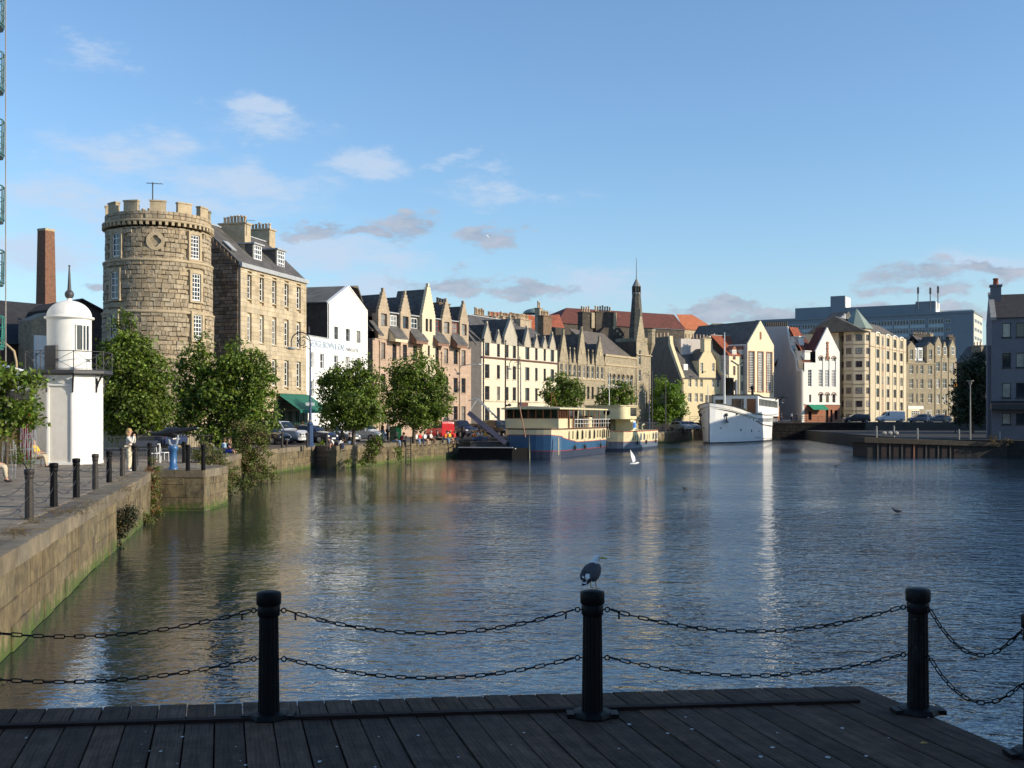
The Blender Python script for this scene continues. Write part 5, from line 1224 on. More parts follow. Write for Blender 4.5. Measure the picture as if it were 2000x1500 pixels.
# ---------------------------------------------------------------- hospital slab far behind
def hospital():
    b = Bld('office_slab', 'long concrete slab block, blue-grey from painted shade, with rooftop plant rooms far behind the quay', 'building', 1477, 510, 1901, 463, zb=0)
    cm = mat('slab_concrete_shaded', (.19,.225,.25), rough=.9, var=.06, vs=.2); ce = mat('slab_concrete_sunlit', (.58,.55,.46), rough=.9, var=.05, vs=.2); pn = mat('slab_panel', (.38,.46,.47), rough=.7, var=.1, vs=.3)  # front tinted as shaded, end as sunlit: light put into colour
    H = b.z(1880, 607); m = MB(); m.box(0, b.L, 0, 28, -3, H-1.0); m.box(-.3, b.L+.3, -.3, 28.3, H-1.0, H); b.part('wall', m, cm)
    m = MB(); m.box(b.L, b.L+.2, .5, 27.5, 0, H-1.2); b.part('end_wall', m, ce)
    wf = mat('slab_window_frame', (.35,.38,.4), rough=.6)
    W_ = win_mesh(6.2, 2.4, 5, 1, .25, .3, wf); P_ = pane_mesh(6.2, 2.4, m_gdark); Pn = MB(); Pn.box(-3.1,3.1,0,.1,0,1.1); Pn = Pn.mesh('spandrel_panel', pn)
    for r in range(5):
        z0 = H-5.2-r*3.65
        for k in range(15):
            u = 4.2+k*6.7
            if u > b.L-20: u += .8
            if u > b.L-13: continue
            o = obj('window', W_, b.t, (u, -.08, z0)); obj('pane', P_, o)
            obj('spandrel_panel', Pn, b.t, (u, -.12, z0-1.2))
        o = obj('window', win_mesh(2.4, 1.6, 2, 1, .2, .2, wf), b.t, (b.L-10, -.08, z0+.3)); obj('pane', pane_mesh(2.4,1.6,m_gdark), o)
        for k in range(3):
            o = obj('window', win_mesh(6.0, 1.5, 4, 1, .2, .3, wf), b.t, (b.L+.28, 5.5+k*8.2, z0+.4), (0,0,PI/2)); obj('pane', pane_mesh(6.0,1.5,m_gdark), o)
    for k in range(2):
        m = MB(); m.box(-.05, b.L-14, -.2, .0, H-5.6-k*3.65*1.0-1.75, H-5.6-k*3.65-1.5); b.part('ledge', m, wf)
    pr = lambda x0, x1, y, nm='plant_room', mt=cm, off=4: (lambda mb: (mb.box(b.u(x0,off), b.u(x1,off), off, off+10, H, b.z((x0+x1)/2, y, off)), b.part(nm, mb, mt)))(MB())
    pr(1553, 1624, 600.5); pr(1646, 1789, 597.5); pr(1788, 1826, 588.5, mt=cm); pr(1622, 1650, 578, 'stair_tower', cm, 3.8)
    m = MB(); u = b.u(1650,3.8); m.box(u+.0, u+.3, 4.0, 13.5, H, b.z(1650,578,3.8)-.2); b.part('stair_tower_lit_side', m, m_wht3)  # pale sheet in place of the tower's sunlit end
    m = MB(); u = b.u(1826,4); m.box(u, u+.4, 4.3, 13.5, H, b.z(1826,588.5,4)-.2); b.part('plant_room_lit_side', m, m_wht3)  # sunlit end of the plant room drawn as a white sheet
    m = MB(); m.box(b.u(1836,8), b.u(1900,8), 8, 8.4, H, H+1.2); b.part('parapet', m, m_wht3)
    for px, py in ((1793,560),(1817,561),(1832,558)):
        a = thing('roof_mast', f'thin mast on the far slab roof, {"left" if px < 1800 else "middle" if px < 1820 else "right"} one of three', 'mast', W(px, 590, 474), 0, 'masts on the far slab'); m = MB(); h = (590-py)*474/FP; m.tube([(0,0,-3),(0,0,h)], .22, 5); m.box(-.35,.35,-.3,.3,h*.55,h*.95); m.build('pole', m_iron, a)
hospital()
# ---------------------------------------------------------------- roofs behind the quay fronts
def back_roofs():
    b = Bld('red_roofed_block', 'long roof of dark red tiles behind the spire, turning orange on its sunlit hip', 'building', 1085, 215, 1337, 232)
    H = b.z(1330, 644)
    m = MB(); m.box(0, b.L, 0, 14, 0, H); b.part('wall', m, m_osd)
    y0, y1 = -.3, 14; zr = b.z(1320, 614, 6); uh = b.u(1319, 6); e = b.L+.3; k = 6.5
    m = MB(); m.add([(0,y0,H),(e,y0,H),(uh,k,zr),(7,k,zr)], [(0,1,2,3)]); m.add([(0,y1,H),(e,y1,H),(uh,k,zr),(7,k,zr)], [(3,2,1,0)]); m.add([(0,y1,H),(0,y0,H),(7,k,zr)], [(0,1,2)]); b.part('roof', m, m_drk)
    o = W(1337, 815, 232); r = thing('sunlit_roof_block', 'stone block with hipped roof, sunlit orange painted into its tiles, right of the spire', 'building', o); Q = lambda px, py, Y: W(px, py, Y)-o
    m = MB(); a, c, d, e = Q(1337,643,232), Q(1402,646,240), Q(1402,646,252), Q(1337,643,250)
    m.add([(p.x,p.y,0) for p in (a,c,d,e)]+[tuple(p) for p in (a,c,d,e)], [(0,1,5,4),(1,2,6,5),(2,3,7,6),(3,0,4,7)]); m.build('wall', m_dres, r)
    m = MB(); r1, r2 = Q(1321,614,241), Q(1352,614.5,245); m.add([Q(1336,643.5,231.6), Q(1404,646.5,239.6), r2, r1], [(0,1,2,3)]); m.add([Q(1404,646.5,239.6), Q(1404,646.5,252.4), r2], [(0,1,2)]); m.build('roof', mat('sunlit_tile_roof', (.5,.15,.055), rough=.85, var=.15, vs=1, brick=(.35,.3,.02), mb=.2), r)  # orange carries the sunlight on this red roof's faces
    m = MB(); p = Q(1392,645,256); m.box(p.x, p.x+2.6, p.y, p.y+5, p.z-2, p.z+1.6); m.build('plant_box', m_dres, r)
    q = Bld('domed_roof_building', 'red roofs and a grey shallow dome behind the cream tenement', 'building', 946, 175, 1105, 200)
    H = q.z(1000, 650); m = MB(); m.box(0, q.L, 0, 10, 0, H); q.part('wall', m, m_osd)
    m = MB(); zr = q.z(960, 609, 5); m.add([(q.u(952),-.2,q.z(952,634)),(q.u(1020),-.2,q.z(1010,636)),(q.u(1016,5),5,q.z(1010,613,5)),(q.u(953,5),5,zr)], [(0,1,2,3)]); m.add([(q.u(1075),-.2,q.z(1085,640)),(q.u(1101),-.2,q.z(1095,640)),(q.u(1092,5),5,q.z(1092,614,5)),(q.u(1070,5),5,q.z(1070,616,5))], [(0,1,2,3)]); m.box(q.u(1020), q.u(1075), 0, 5, H-2, q.z(1050,618)); q.part('roof', m, m_redt)
    m = MB(); c = (q.u(1046,5), 5, q.z(1046,613,5)); r_ = 2.1; m.lathe([(r_*math.cos(k*PI/12)*1.1, 1.0*math.sin(k*PI/12)) for k in range(7)], 20, c=c); q.part('dome', m, mat('green_lead_roof', (.21,.26,.22)))
    for i, px in enumerate((966,976,984,990,996,1002,1008,1014,1020,1058,1075)):
        q.chim(q.u(px), 1, q.z(px,640), q.z(px,617 + (i%3)*1.5), .9 if i < 9 else 1.1, 1.0, 2, m_beig if i % 2 else m_osd, ph=.7, pr=.15)
back_roofs()
# ---------------------------------------------------------------- right-hand building in the shade and the unseen shade blocks added off-frame
m_har = mat('grey_harling', (.13,.13,.15), rough=.95, var=.1, vs=1, bump=.4, bs=25)
def right_block():
    A = XY(1937, 111); d = Vector((.94,-.342)); B = A+d*17; b = Bld('harled_flats', 'grey harled block in shade at the right edge with tiled roof and chimney', 'building', 1937, 111, CX+B.x/B.y*FP, B.y, zb=-.1)
    H = b.z(1945, 622); fr = mat('black_frame', (.015,.015,.018), rough=.5)
    for k in range(6):
        px = 1966+k*27; u = b.u(1966)+k*(b.u(1993)-b.u(1966))
        for t1, b1 in ((631,659),(689.5,718),(748,777),(807,829)): b.win(u, b.z(1966,b1), b.u(1974.5)-b.u(1957.5), b.z(1966,t1)-b.z(1966,b1), 'one', fr, gm=mat('curtained_glass', (.3,.28,.24), rough=.12, var=.5, vs=1.2, spec=.8) if (k+b1) % 2 else m_glass, sill=m_black)
    D = 9; b.body(H, D, m_har, m_har, z0=-1)
    zr = b.z(1960, 577, 4.2); yc = 4.5
    g = MB(); g.prismx([(0,H-.1),(D,H-.1),(yc,zr+.25)], -.02, .3); b.part('gable', g, m_har); sk = MB(); sk.prismx([(-.25,H-.2),(yc,zr+.15),(yc,zr+.4),(-.3,H+.1)], -.1, .42); b.part('skew', sk, m_concr)
    m_tile = mat('dark_pantile', (.05,.042,.038), rough=.75, var=.3, vs=2)
    tl = MB(); n = 15; L = math.hypot(yc, zr-H); a = math.atan2(zr-H, yc)
    for i in range(n):
        f = (i+.5)/n; tl.obox((b.L/2+.2, -.15+(yc+.15)*f, H+(zr-H)*f+.06), (b.L-.5, L/n*1.18, .07), 0, 0, a+.1)
    tl.prismx([(yc,zr),(D,H),(yc,H)], .3, b.L); b.part('roof', tl, m_tile)
    b.chim(.6, 3.6, H+1.5, b.z(1951,556.5,3.6), 1.0, .9, 1, m_har, ph=.75, pr=.28, pm=mat('terracotta_pot', (.3,.09,.05)), cap=.2)
    w = MB(); w.box(-.35, 0, .8, 2.5, -1, b.z(1930,674)); b.part('side_wing', w, m_har)
    w = MB(); w.prismx([(-1.6,b.z(1966,800)),(-1.6,b.z(1966,790)),(0,b.z(1966,783)),(0,b.z(1966,800))], b.u(1934), b.L); b.part('canopy', w, fr)
    # unseen blocks added and shaped to shade the deck, ship bow and far road
    def block(name, label, P, z1, zb=-.5, m=m_har):
        c = Vector((sum(p[0] for p in P)/len(P), sum(p[1] for p in P)/len(P))); t = thing(name, label, 'building', (c.x, c.y, zb)); Q = [Vector(p)-c for p in P]
        w = MB(); w.prismz([(p.x, p.y) for p in Q], 0, z1-.8); w.build('wall', m, t); w = MB(); w.prismz([(p.x*1.03, p.y*1.03) for p in Q], z1-.8, z1-.5); w.prismz([(p.x*.5, p.y*.5) for p in Q], z1-.5, z1+.5); w.build('roof', m_slate, t)
        for i in range(len(Q)):
            a, e = Q[i], Q[(i+1) % len(Q)]; dd = (e-a); L = dd.length; dd.normalize(); n_ = int(L//4)
            if L > 60: continue
            for k in range(n_):
                for r in range(int((z1-1.5)//3.2)):
                    p = a+dd*((k+.5)*L/n_); nn = Vector((dd.y, -dd.x)); p += nn*.04
                    o = obj('window', win_mesh(1.1, 1.7, 2, 2, .07, .05, m_white), t, (p.x, p.y, 1.0+r*3.2), (0,0,math.atan2(dd.y, dd.x))); obj('pane', pane_mesh(1.1,1.7,m_gdark), o)
    block('unseen_shade_block', 'unseen block of flats added beside the camera on the right to shade the deck', [(14.6,-24),(30,-24),(30,2.6),(14.6,7.0)], 15)
    block('unseen_shade_block', 'unseen block added beyond the grey harled flats to shade the ship bow', [(67.6,143),(86,140),(88,158),(75.2,160.5)], 18, -.1)
    block('unseen_shade_block', 'unseen block added at the far end of the dock road to shade its cars', [(89.5,176),(104,170),(108,186),(92.5,190)], 16, .2)
right_block()

# ---------------------------------------------------------------- left side: chimney, sheds, flats with balconies
def left_side():
    t = thing('brick_chimney', 'tall tapering square brick chimney stack at the left, above the lighthouse', 'chimney', XY(90,120).to_3d()); t.rotation_euler.z = 1.1; t.scale = (.74,.74,1)
    z = lambda py: EYE+(HY-py)*120/FP; br = mat('chimney_brick', (.19,.095,.06), rough=.95, var=.2, vs=3, bump=.5, brick=(.24,.085,.012), mb=.5, mortar=1.15); s2 = math.sqrt(2)
    m = MB(); m.lathe([(1.0*s2,z(620)),(.98*s2,z(590)),(.83*s2,z(452)),], 4, a0=PI/4, smooth=False); m.build('stack', br, t)
    m = MB(); m.lathe([(.86*s2,z(452)),(.86*s2,z(447.5))], 4, a0=PI/4, smooth=False); m.build('stack_cap', m_dres, t)
    dk = mat('shed_slate', (.03,.03,.034), rough=.9, var=.3, vs=1, brick=(.4,.25,.02)); dw = mat('shed_rubble', (.07,.05,.04), rough=1, var=.35, vs=2, bump=.7)
    b = Bld('stone_shed', 'long low dark slated shed behind the lighthouse', 'shed', -60, 92, 150, 100)
    H = b.z(60, 668); m = MB(); m.box(0, b.L, 0, 12, -.5, H); m.box(b.u(63,-.5), b.u(97,-.5), -.4, 0, -.5, b.z(80, 640)); b.part('wall', m, dw)
    m = MB(); m.prismx([(-.6,H-.3),(6,b.z(60,592,6)),(12.6,H-.3)], -1, b.L+.5); b.part('roof', m, dk)
    m = MB(); u0, u1 = b.u(62,-2.5), b.u(97,-2.5); m.prism([(u0,-.5),(u1,-.5),(u1,b.z(96,610,-2.5)),(u0,b.z(62,625,-2.5))], -2.5, -.4); b.part('gable', m, m_ston)
    m = MB(); m.box(b.u(69,-2.8), b.u(100,-2.8), -2.8, -2.52, -.5, b.z(80,655,-2.8)); b.part('lean_to', m, m_wht2)
    c = Bld('stone_shed', 'dark gabled shed between the lighthouse dome and the round tower', 'shed', 125, 96, 212, 99)
    m = MB(); m.prism([(0,-.5),(c.L,-.5),(c.L,c.z(203,612)),(c.u(158),c.z(158,583)),(0,c.z(130,600))], 0, 8); c.part('wall', m, dw)
    m = MB(); m.prism([(c.L,c.z(205,611)),(c.u(158),c.z(158,583)),(0,c.z(130,600)),(0,c.z(130,602.5)),(c.u(158),c.z(158,586)),(c.L,c.z(205,614))], -.3, 8.2); c.part('roof', m, dk)
    # modern flats just outside the frame, balconies reaching in
    t = thing('balcony_flats', 'flats outside the left edge whose curved balconies reach into the photo', 'building', (-21.62,46,0))
    w = MB(); w.prismz([(-.35,0),(-5.0,10),(-15,6),(-10.4,-4)], -.5, 23); w.build('wall', mat('flats_panel', (.5,.5,.5)), t)
    tm = mat('balcony_metal', (.05,.13,.14), rough=.4, var=.2); tl = mat('teal_panel', (.02,.16,.13), rough=.35)
    for k, (y0, y1) in enumerate(((-12,50),(102,176),(234,304),(363,432),(489,556),(618,682))):
        Z = lambda py: EYE+(HY-py)*46/FP; z0, z1 = Z(y1), Z(y0); bal = MB()
        pts = [(-.6,-.9),(-.1,-.75),(.12,-.35),(.22,0),(.12,.4),(-.15,.8),(-.6,.95)]
        def rail(zz, r): 
            m_ = [(x*(1 if zz > .2 else .8), y, z0+zz) for x, y in pts]; bal.tube(m_, r, 5)
        rail(z1-z0, .035); rail((z1-z0)*.66, .02); rail((z1-z0)*.33, .02); rail(.12, .05)
        for x, y in pts[1:-1]: bal.tube([(x*.8,y,z0+.1),(x,y,z1)], .028, 5)
        o = bal.build('balcony', tl if k == 5 else tm, t, (.1,0,0)); f = MB(); f.prismz([(x*.8-.02, y) for x, y in pts][::-1]+[(-1,.9),(-1,-.9)] if 0 else [(x*.8, y) for x, y in pts], z0+.0, z0+.12); f.build('balcony_floor', tm if k < 5 else tl, o)
    m = MB(); m.tube([(.0,0,.0),(.0,0,22.5)], .025, 6); m.build('downpipe', m_concr, t, (.05,.9,0))
left_side()

# ---------------------------------------------------------------- lighthouse
m_lhw = mat('lighthouse_white', (.80,.78,.73), rough=.6, var=.07, vs=2.5, streak=.16, dirt=.05); m_lhp = mat('lighthouse_panel', (.66,.62,.55), rough=.9, var=.06, vs=3, bump=.25, bs=40, streak=.12)
def lighthouse():
    Yc = 49.9; c = XY(138, Yc); t = thing('lighthouse', 'small white octagonal lighthouse with domed lantern and iron gallery', 'lighthouse', (c.x, c.y, 0))
    s = Yc/FP; z = lambda py: EYE+(HY-py)*Yc*.975/FP; R_ = 62.5*s*1.04; cam_ang = math.atan2(-c.y, -c.x)
    va = [cam_ang+math.radians(5.5+45*k) for k in range(8)]       # vertices; positive = towards the right seen from the camera
    V = lambda a, r: (r*math.cos(a), r*math.sin(a))
    zt = z(733); zp = z(748)
    m = MB(); m.prismz([V(a, R_-.07) for a in va], -.3, zt); m.build('shaft', m_lhp, t)
    m = MB()
    for k in range(8):       # raised corner pilasters, frieze and plinth frame each panel
        a0, a1 = va[k], va[(k+1) % 8]; p0, p1 = Vector(V(a0, R_)), Vector(V(a1, R_)); d = (p1-p0); L = d.length; d.normalize(); nrm = Vector((d.y, -d.x)); rz = math.atan2(d.y, d.x); q0, q1 = Vector(V(a0, R_-.07)), Vector(V(a1, R_-.07))
        def slab(u0, u1, z0, z1, out=0.0):
            f0 = p0+d*u0+nrm*out; f1 = p0+d*u1+nrm*out; b0 = p0+d*u0-nrm*.1; b1 = p0+d*u1-nrm*.1
            m.prismz([(f0.x,f0.y),(f1.x,f1.y),(b1.x,b1.y),(b0.x,b0.y)], z0, z1)
        slab(0, .09, 0, zt); slab(L-.09, L, 0, zt); slab(.09, L-.09, zt-.1, zt); slab(0, L, 0, .12, .02)
        pts = []
        r0 = (L-.2)/2; zc = zp-.05; k2 = 10     # arched head of the panel
        for i in range(k2):
            for s_ in (0,):
                a_, b_ = PI*i/k2, PI*(i+1)/k2; u_, v_ = L/2-r0*math.cos(a_), L/2-r0*math.cos(b_); za, zb_ = zc+.3*math.sin(a_), zc+.3*math.sin(b_)
                f0, f1 = p0+d*u_, p0+d*v_; m.add([(f0.x,f0.y,za),(f1.x,f1.y,zb_),(f1.x,f1.y,zt-.1),(f0.x,f0.y,zt-.1)], [(0,1,2,3)])
        slab(.0, L, zp-.12, zp-.05, .015)
        # right-facing facets get whiter slabs, the sun's glare put into colour
        if k == 0 or k == 1: slab(.09, L-.09, .12, zt-.1, -.02)
    m.build('pilasters', m_lhw, t)
    m = MB(); m.prismz([V(a, R_-.01) for a in va], z(735), zt+.02); m.build('frieze', m_lhw, t)
    zg = z(730); Rg = 84*s; m = MB(); m.lathe([(Rg*.93,0),(Rg,.05),(Rg,.16),(Rg*.98,.2)], 8, c=(0,0,zg-.02), a0=va[0], smooth=False); m.build('gallery', m_iron, t)
    zf = zg+.18
    for k in range(8):
        m = MB(); a = va[k]; e = V(a, 1); m.tube([(e[0]*(R_+.02),e[1]*(R_+.02),zt-.75),(e[0]*(R_+.05),e[1]*(R_+.05),zt-.1)], .04, 6); m.tube([(e[0]*(R_+.03),e[1]*(R_+.03),zt-.55),(e[0]*(R_+.12),e[1]*(R_+.12),zt-.3),(e[0]*(Rg-.1),e[1]*(Rg-.1),zg)], .04, 6); m.build('bracket', m_black, t)
    # cylinder, windows, dome, ball, spike
    Rc = 42.5*s; zc1 = z(619); m = MB(); m.lathe([(Rc,zf),(Rc,zc1)], 48, smooth=True); m.lathe([(Rc+.02,zf),(Rc+.03,zf+.03),(Rc+.03,zf+.12)], 48); m.build('lantern_drum', m_lhw, t)
    m = MB(); m.lathe([(Rc,zc1-.02),(Rc+.13,zc1+.02),(Rc+.13,zc1+.09),(Rc+.02,zc1+.12)], 48); m.build('cornice', m_lhw, t)
    hd = z(581)-zc1-.1; m = MB(); m.lathe([((Rc+.02)*math.cos(i*PI/22), zc1+.1+hd*math.sin(i*PI/22)) for i in range(11)]+[(.12,zc1+.1+hd)], 40); m.build('dome', m_lhw, t)
    m = MB(); m.lathe([(.16,0),(.1,.06),(.09,.18)], 16, c=(0,0,z(582))); m.build('finial_neck', m_lhw, t)
    m = MB(); m.ell((0,0,z(569)), (.21,.21,.21), nu=20, nv=12); m.tube([(0,0,z(562)),(0,0,z(556)),(0,0,z(514))], [.1,.085,.03], 10); m.ell((0,0,z(512)), (.05,.05,.05)); m.build('finial', m_iron, t)
    for da in (38, -140):     # glazed lantern openings
        a = cam_ang+math.radians(da); wz0, wz1 = z(683), z(632); m = MB(); hw = math.radians(21); n = 6
        for i in range(n):
            p, q = a-hw+2*hw*i/n, a-hw+2*hw*(i+1)/n; m.add([(*V(p,Rc+.012),wz0),(*V(q,Rc+.012),wz0),(*V(q,Rc+.012),wz1),(*V(p,Rc+.012),wz1)], [(0,1,2,3)], 0, True)
        pn = m.build('lantern_window', m_glass, t); m = MB()
        for f in (-1, -.15, .35, 1): m.tube([(*V(a+hw*f,Rc+.02),wz0),(*V(a+hw*f,Rc+.02),wz1)], .035, 6)
        for zz in (wz0, wz1): m.tube([(*V(a+hw*(f/4-1),Rc+.02),zz) for f in range(9)], .035, 6)
        m.build('frame', m_lhw, pn)
    a = cam_ang+math.radians(-52); m = MB(); m.obox((*V(a,Rc+.01),zf+.55), (.8,.12,1.1), a+PI/2); m.build('hatch', m_iron, t)
    # railing with crossed bars
    zr = z(685.5); Rr = Rg-.04; vv = [V(a, Rr) for a in va]
    for k in range(8):
        p, q = Vector(vv[k]), Vector(vv[(k+1) % 8]); m = MB()
        m.tube([(*p,zf),(*p,zr+.03)], .022, 6); m.build('rail_post', m_iron, t)
        m = MB(); m.tube([(*p,zr),(*q,zr)], .016, 5); m.tube([(*p,zr-.03),(*q,zf+.04)], .011, 5); m.tube([(*q,zr-.03),(*p,zf+.04)], .011, 5); m.tube([(*p,zf+.04),(*q,zf+.04)], .012, 5)
        e = (p+q)/2; rz = math.atan2((q-p).y, (q-p).x); m.obox((*e,(zr+zf)/2), (.13,.03,.13), rz); m.build('rail_panel', m_iron, t)
    m = MB(); a = cam_ang+math.radians(44); m.obox((*V(a,R_*.93),1.9), (.06,.05,.06), a); m.build('door_handle', m_iron, t)
    t.scale = (.96,.96,1); t.location.x -= .06
    fx = thing('floodlight', 'small floodlight clamped under the lighthouse gallery', 'lamp', (c.x-.75, c.y-Rg+.4, zt-.1)); m = MB(); m.obox((0,0,0),(.25,.15,.3),.3); m.tube([(0,0,.1),(0,.05,.45)], .02, 5); m.build('housing', m_black, fx)
    hg = thing('hanging_basket', 'dark hanging basket under the left of the lighthouse gallery', 'basket', W(67, 735, 49)); m = MB(); m.ell((0,0,0),(.2,.2,.22)); m.tube([(0,0,.1),(0,0,.35)], .015, 5); m.build('basket', m_iron, hg)
lighthouse()
# ---------------------------------------------------------------- trees and plants
m_leaf = mat('leaf_green', (.115,.17,.024), rough=.5, var=.5, vs=.9, rnd=.6, leaf=.3, spec=.4)
m_leafb = mat('leaf_bright', (.15,.24,.03), rough=.5, var=.3, vs=1.5, rnd=.4, leaf=.35)
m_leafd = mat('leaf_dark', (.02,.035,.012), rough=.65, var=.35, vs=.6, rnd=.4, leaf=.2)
m_weed = mat('weed_green', (.12,.145,.03), rough=.6, var=.3, vs=3, rnd=.45, leaf=.3)
m_dry = mat('dry_weed', (.13,.095,.045), rough=.8, var=.3, vs=3, rnd=.5, leaf=.2)
m_dry2 = mat('red_brown_weed', (.22,.085,.04), rough=.8, var=.3, vs=3, rnd=.5, leaf=.2)
m_bark = mat('bark', (.08,.06,.045), rough=.95, var=.3, vs=5, bump=.7, bs=18)
def leaf_mesh(lobes, n, size, rr, clump=.34, per=17, up=.35):
    b = MB(); V, F_ = [], []
    tot = sum(l[3]*l[4]*l[5] for l in lobes)**1.0; done = 0
    for (cx, cy, cz, rx, ry, rz) in lobes:
        k = int(n*(rx*ry*rz)/tot/per)+1
        for _ in range(k):
            d = Vector((rr.gauss(0,1), rr.gauss(0,1), rr.gauss(0,1))).normalized(); q = rr.random(); rad = (.55+.47*q) if rr.random() < .8 else rr.uniform(.2,.7)
            c = Vector((cx+d.x*rx*rad, cy+d.y*ry*rad, cz+d.z*rz*rad)); nz = noise.noise(c*.9+Vector((rr.random()*.01, 3, 7)))
            if nz < -.3 and rad > .75: continue
            c += d*nz*.5*min(rx, rz)*.5
            cs = clump*rr.uniform(.6,1.3)
            for _ in range(per):
                p = c+Vector((rr.gauss(0,1)*cs*.55, rr.gauss(0,1)*cs*.55, rr.gauss(0,1)*cs*.42)); s = size*rr.uniform(.6,1.3)
                nn = (Vector((rr.gauss(0,1), rr.gauss(0,1), rr.gauss(0,1)))*.7+d*.6+Vector((0,0,up))).normalized(); t = nn.cross(Vector((rr.gauss(0,1), rr.gauss(0,1), rr.gauss(0,1)))).normalized(); w = nn.cross(t)
                i = len(V); V += [p-t*s*.5, p+w*s*.33+nn*s*.06, p+t*s*.6, p-w*s*.33+nn*s*.06]; F_.append((i,i+1,i+2,i+3))
    b.v = [tuple(v) for v in V]; b.f = [list(f) for f in F_]; b.m = [0]*len(F_); b.s = [False]*len(F_); return b
def tree(name, label, base, lobes, n, size=.16, m=None, trunk=.14, seed=1, cat='tree', group=None, clump=.34, limbs=9, lean=0):
    rr = random.Random(seed); t = thing(name, label, cat, base, 0, group)
    top = max(l[2] for l in lobes); lo = min(l[2]-l[5] for l in lobes); b = MB(); cx = sum(l[0] for l in lobes)/len(lobes)
    mid = Vector((cx*.4+lean, 0, top*.55)); b.tube([(0,0,-.1),(lean*.3+.03,0,max(.6,lo)),tuple(mid),(cx*.8+lean,0,top*.98)], [trunk*1.25, trunk, trunk*.62, trunk*.15], 8)
    b.build('trunk', m_bark, t)
    for i in range(limbs):
        l = lobes[i % len(lobes)]; s = Vector((0,0,max(.5,lo)+ (i/limbs)*(top-lo)*.5)); s.x = mid.x*s.z/max(.1,mid.z); e = Vector((l[0]+rr.uniform(-.6,.6)*l[3], l[1]+rr.uniform(-.6,.6)*l[4], l[2]+rr.uniform(-.2,.6)*l[5])); q = s.lerp(e,.5)+Vector((rr.uniform(-.1,.1),rr.uniform(-.1,.1),.1))
        b = MB(); b.tube([s,q,e], [trunk*.4, trunk*.26, trunk*.08], 5); b.build('limb', m_bark, t)
    lf = leaf_mesh(lobes, n, size, rr, clump); lf.build('crown', m or m_leaf, t)
    return t
def TR(px, Y, z=0): p = XY(px, Y); return Vector((p.x, p.y, z))
def lobesp(base, Y, L, dr=1.0):
    """crown lobes given as picture columns and rows at the tree's own distance"""
    k = Y/FP; out = []
    for (px, py, rx, ry) in L: out.append(((px-CX)*k-base.x, R.uniform(-.4,.4)*rx*k, EYE+(HY-py)*k-base.z, rx*k, (rx*k)*dr, ry*k))
    return out
def tree_px(label, px, Y, L, n, z=0, **kw):
    b = TR(px, Y, z); return tree(kw.pop('name','street_tree'), label, b, lobesp(b, Y, L), n, **kw)
grp = 'street trees along the left quay'
tree_px('tallest cone-shaped leafy tree between the white lighthouse and the round tower', 262, 62, [(240,652,24,36),(262,690,42,40),(225,700,36,42),(232,760,44,52),(292,735,40,48),(280,800,55,48),(315,790,30,52),(225,820,36,40),(250,620,10,14)], 21000, size=.2, seed=3, group=grp)
tree_px('very broad leafy tree with several peaks below the round tower and honey townhouse', 440, 68, [(395,700,32,42),(378,760,48,60),(465,712,48,42),(440,780,65,62),(508,745,34,52),(505,810,42,46),(360,810,32,46),(425,850,55,30),(462,676,16,18),(396,666,12,16),(352,720,16,24)], 25000, size=.2, seed=5, group=grp)
tree_px('rounded leafy tree in front of the white warehouse, right of the tall lamp post', 690, 84, [(702,718,22,22),(675,738,38,32),(718,752,32,36),(648,765,38,40),(692,790,52,44),(640,805,28,28),(722,808,34,30),(628,745,14,12),(680,825,44,18)], 19000, size=.2, seed=7, group=grp)
tree_px('leafy tree in front of the pink crow-stepped flats, tallest right of the white warehouse', 808, 92, [(822,702,20,22),(800,728,40,30),(845,735,30,34),(776,768,36,42),(826,784,54,44),(860,785,30,32),(770,806,28,24),(765,715,14,14),(812,822,46,18)], 20000, size=.21, seed=9, group=grp)
tree_px('small dark tree in front of the cream tenement behind the blue barge', 1098, 122, [(1098,745,20,18),(1078,770,24,24),(1118,762,22,26),(1100,790,36,24),(1070,745,9,10),(1132,778,12,14)], 6500, size=.26, seed=12, group=grp, clump=.42)
tree_px('small spreading tree in front of the arcaded hall behind the cream barge', 1200, 140, [(1210,760,24,16),(1185,772,24,18),(1224,775,20,18),(1200,795,36,20)], 4500, size=.3, seed=13, group=grp, clump=.45)
tree_px('bright green tree against the dark gable of the yellow house', 1303, 172, [(1290,755,16,20),(1310,765,20,24),(1284,785,14,24),(1318,795,26,26),(1290,808,24,22),(1330,780,10,14)], 6500, size=.34, seed=15, m=m_leafb, group=grp, clump=.5)
tree_px('loose leafy tree at the left edge of the photo in front of the white tents', 12, 36, [(10,735,36,26),(45,745,30,22),(-20,790,40,40),(45,800,34,22),(10,830,34,30),(70,825,16,12),(-40,750,30,30)], 3600, size=.17, seed=17, name='young_tree', trunk=.05, clump=.25)
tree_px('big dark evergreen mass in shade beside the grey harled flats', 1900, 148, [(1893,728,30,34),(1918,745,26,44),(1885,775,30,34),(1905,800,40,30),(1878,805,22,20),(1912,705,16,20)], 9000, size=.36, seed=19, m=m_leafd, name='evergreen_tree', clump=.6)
hb = thing('hedge', 'long dark clipped hedge on the shaded right bank', 'hedge', (62,112,-.1)); lf = leaf_mesh([(x,0,.45,2.0,.9,.75) for x in range(-11,26,2)], 9000, .2, random.Random(4), .3); lf.build('foliage', m_leafd, hb)
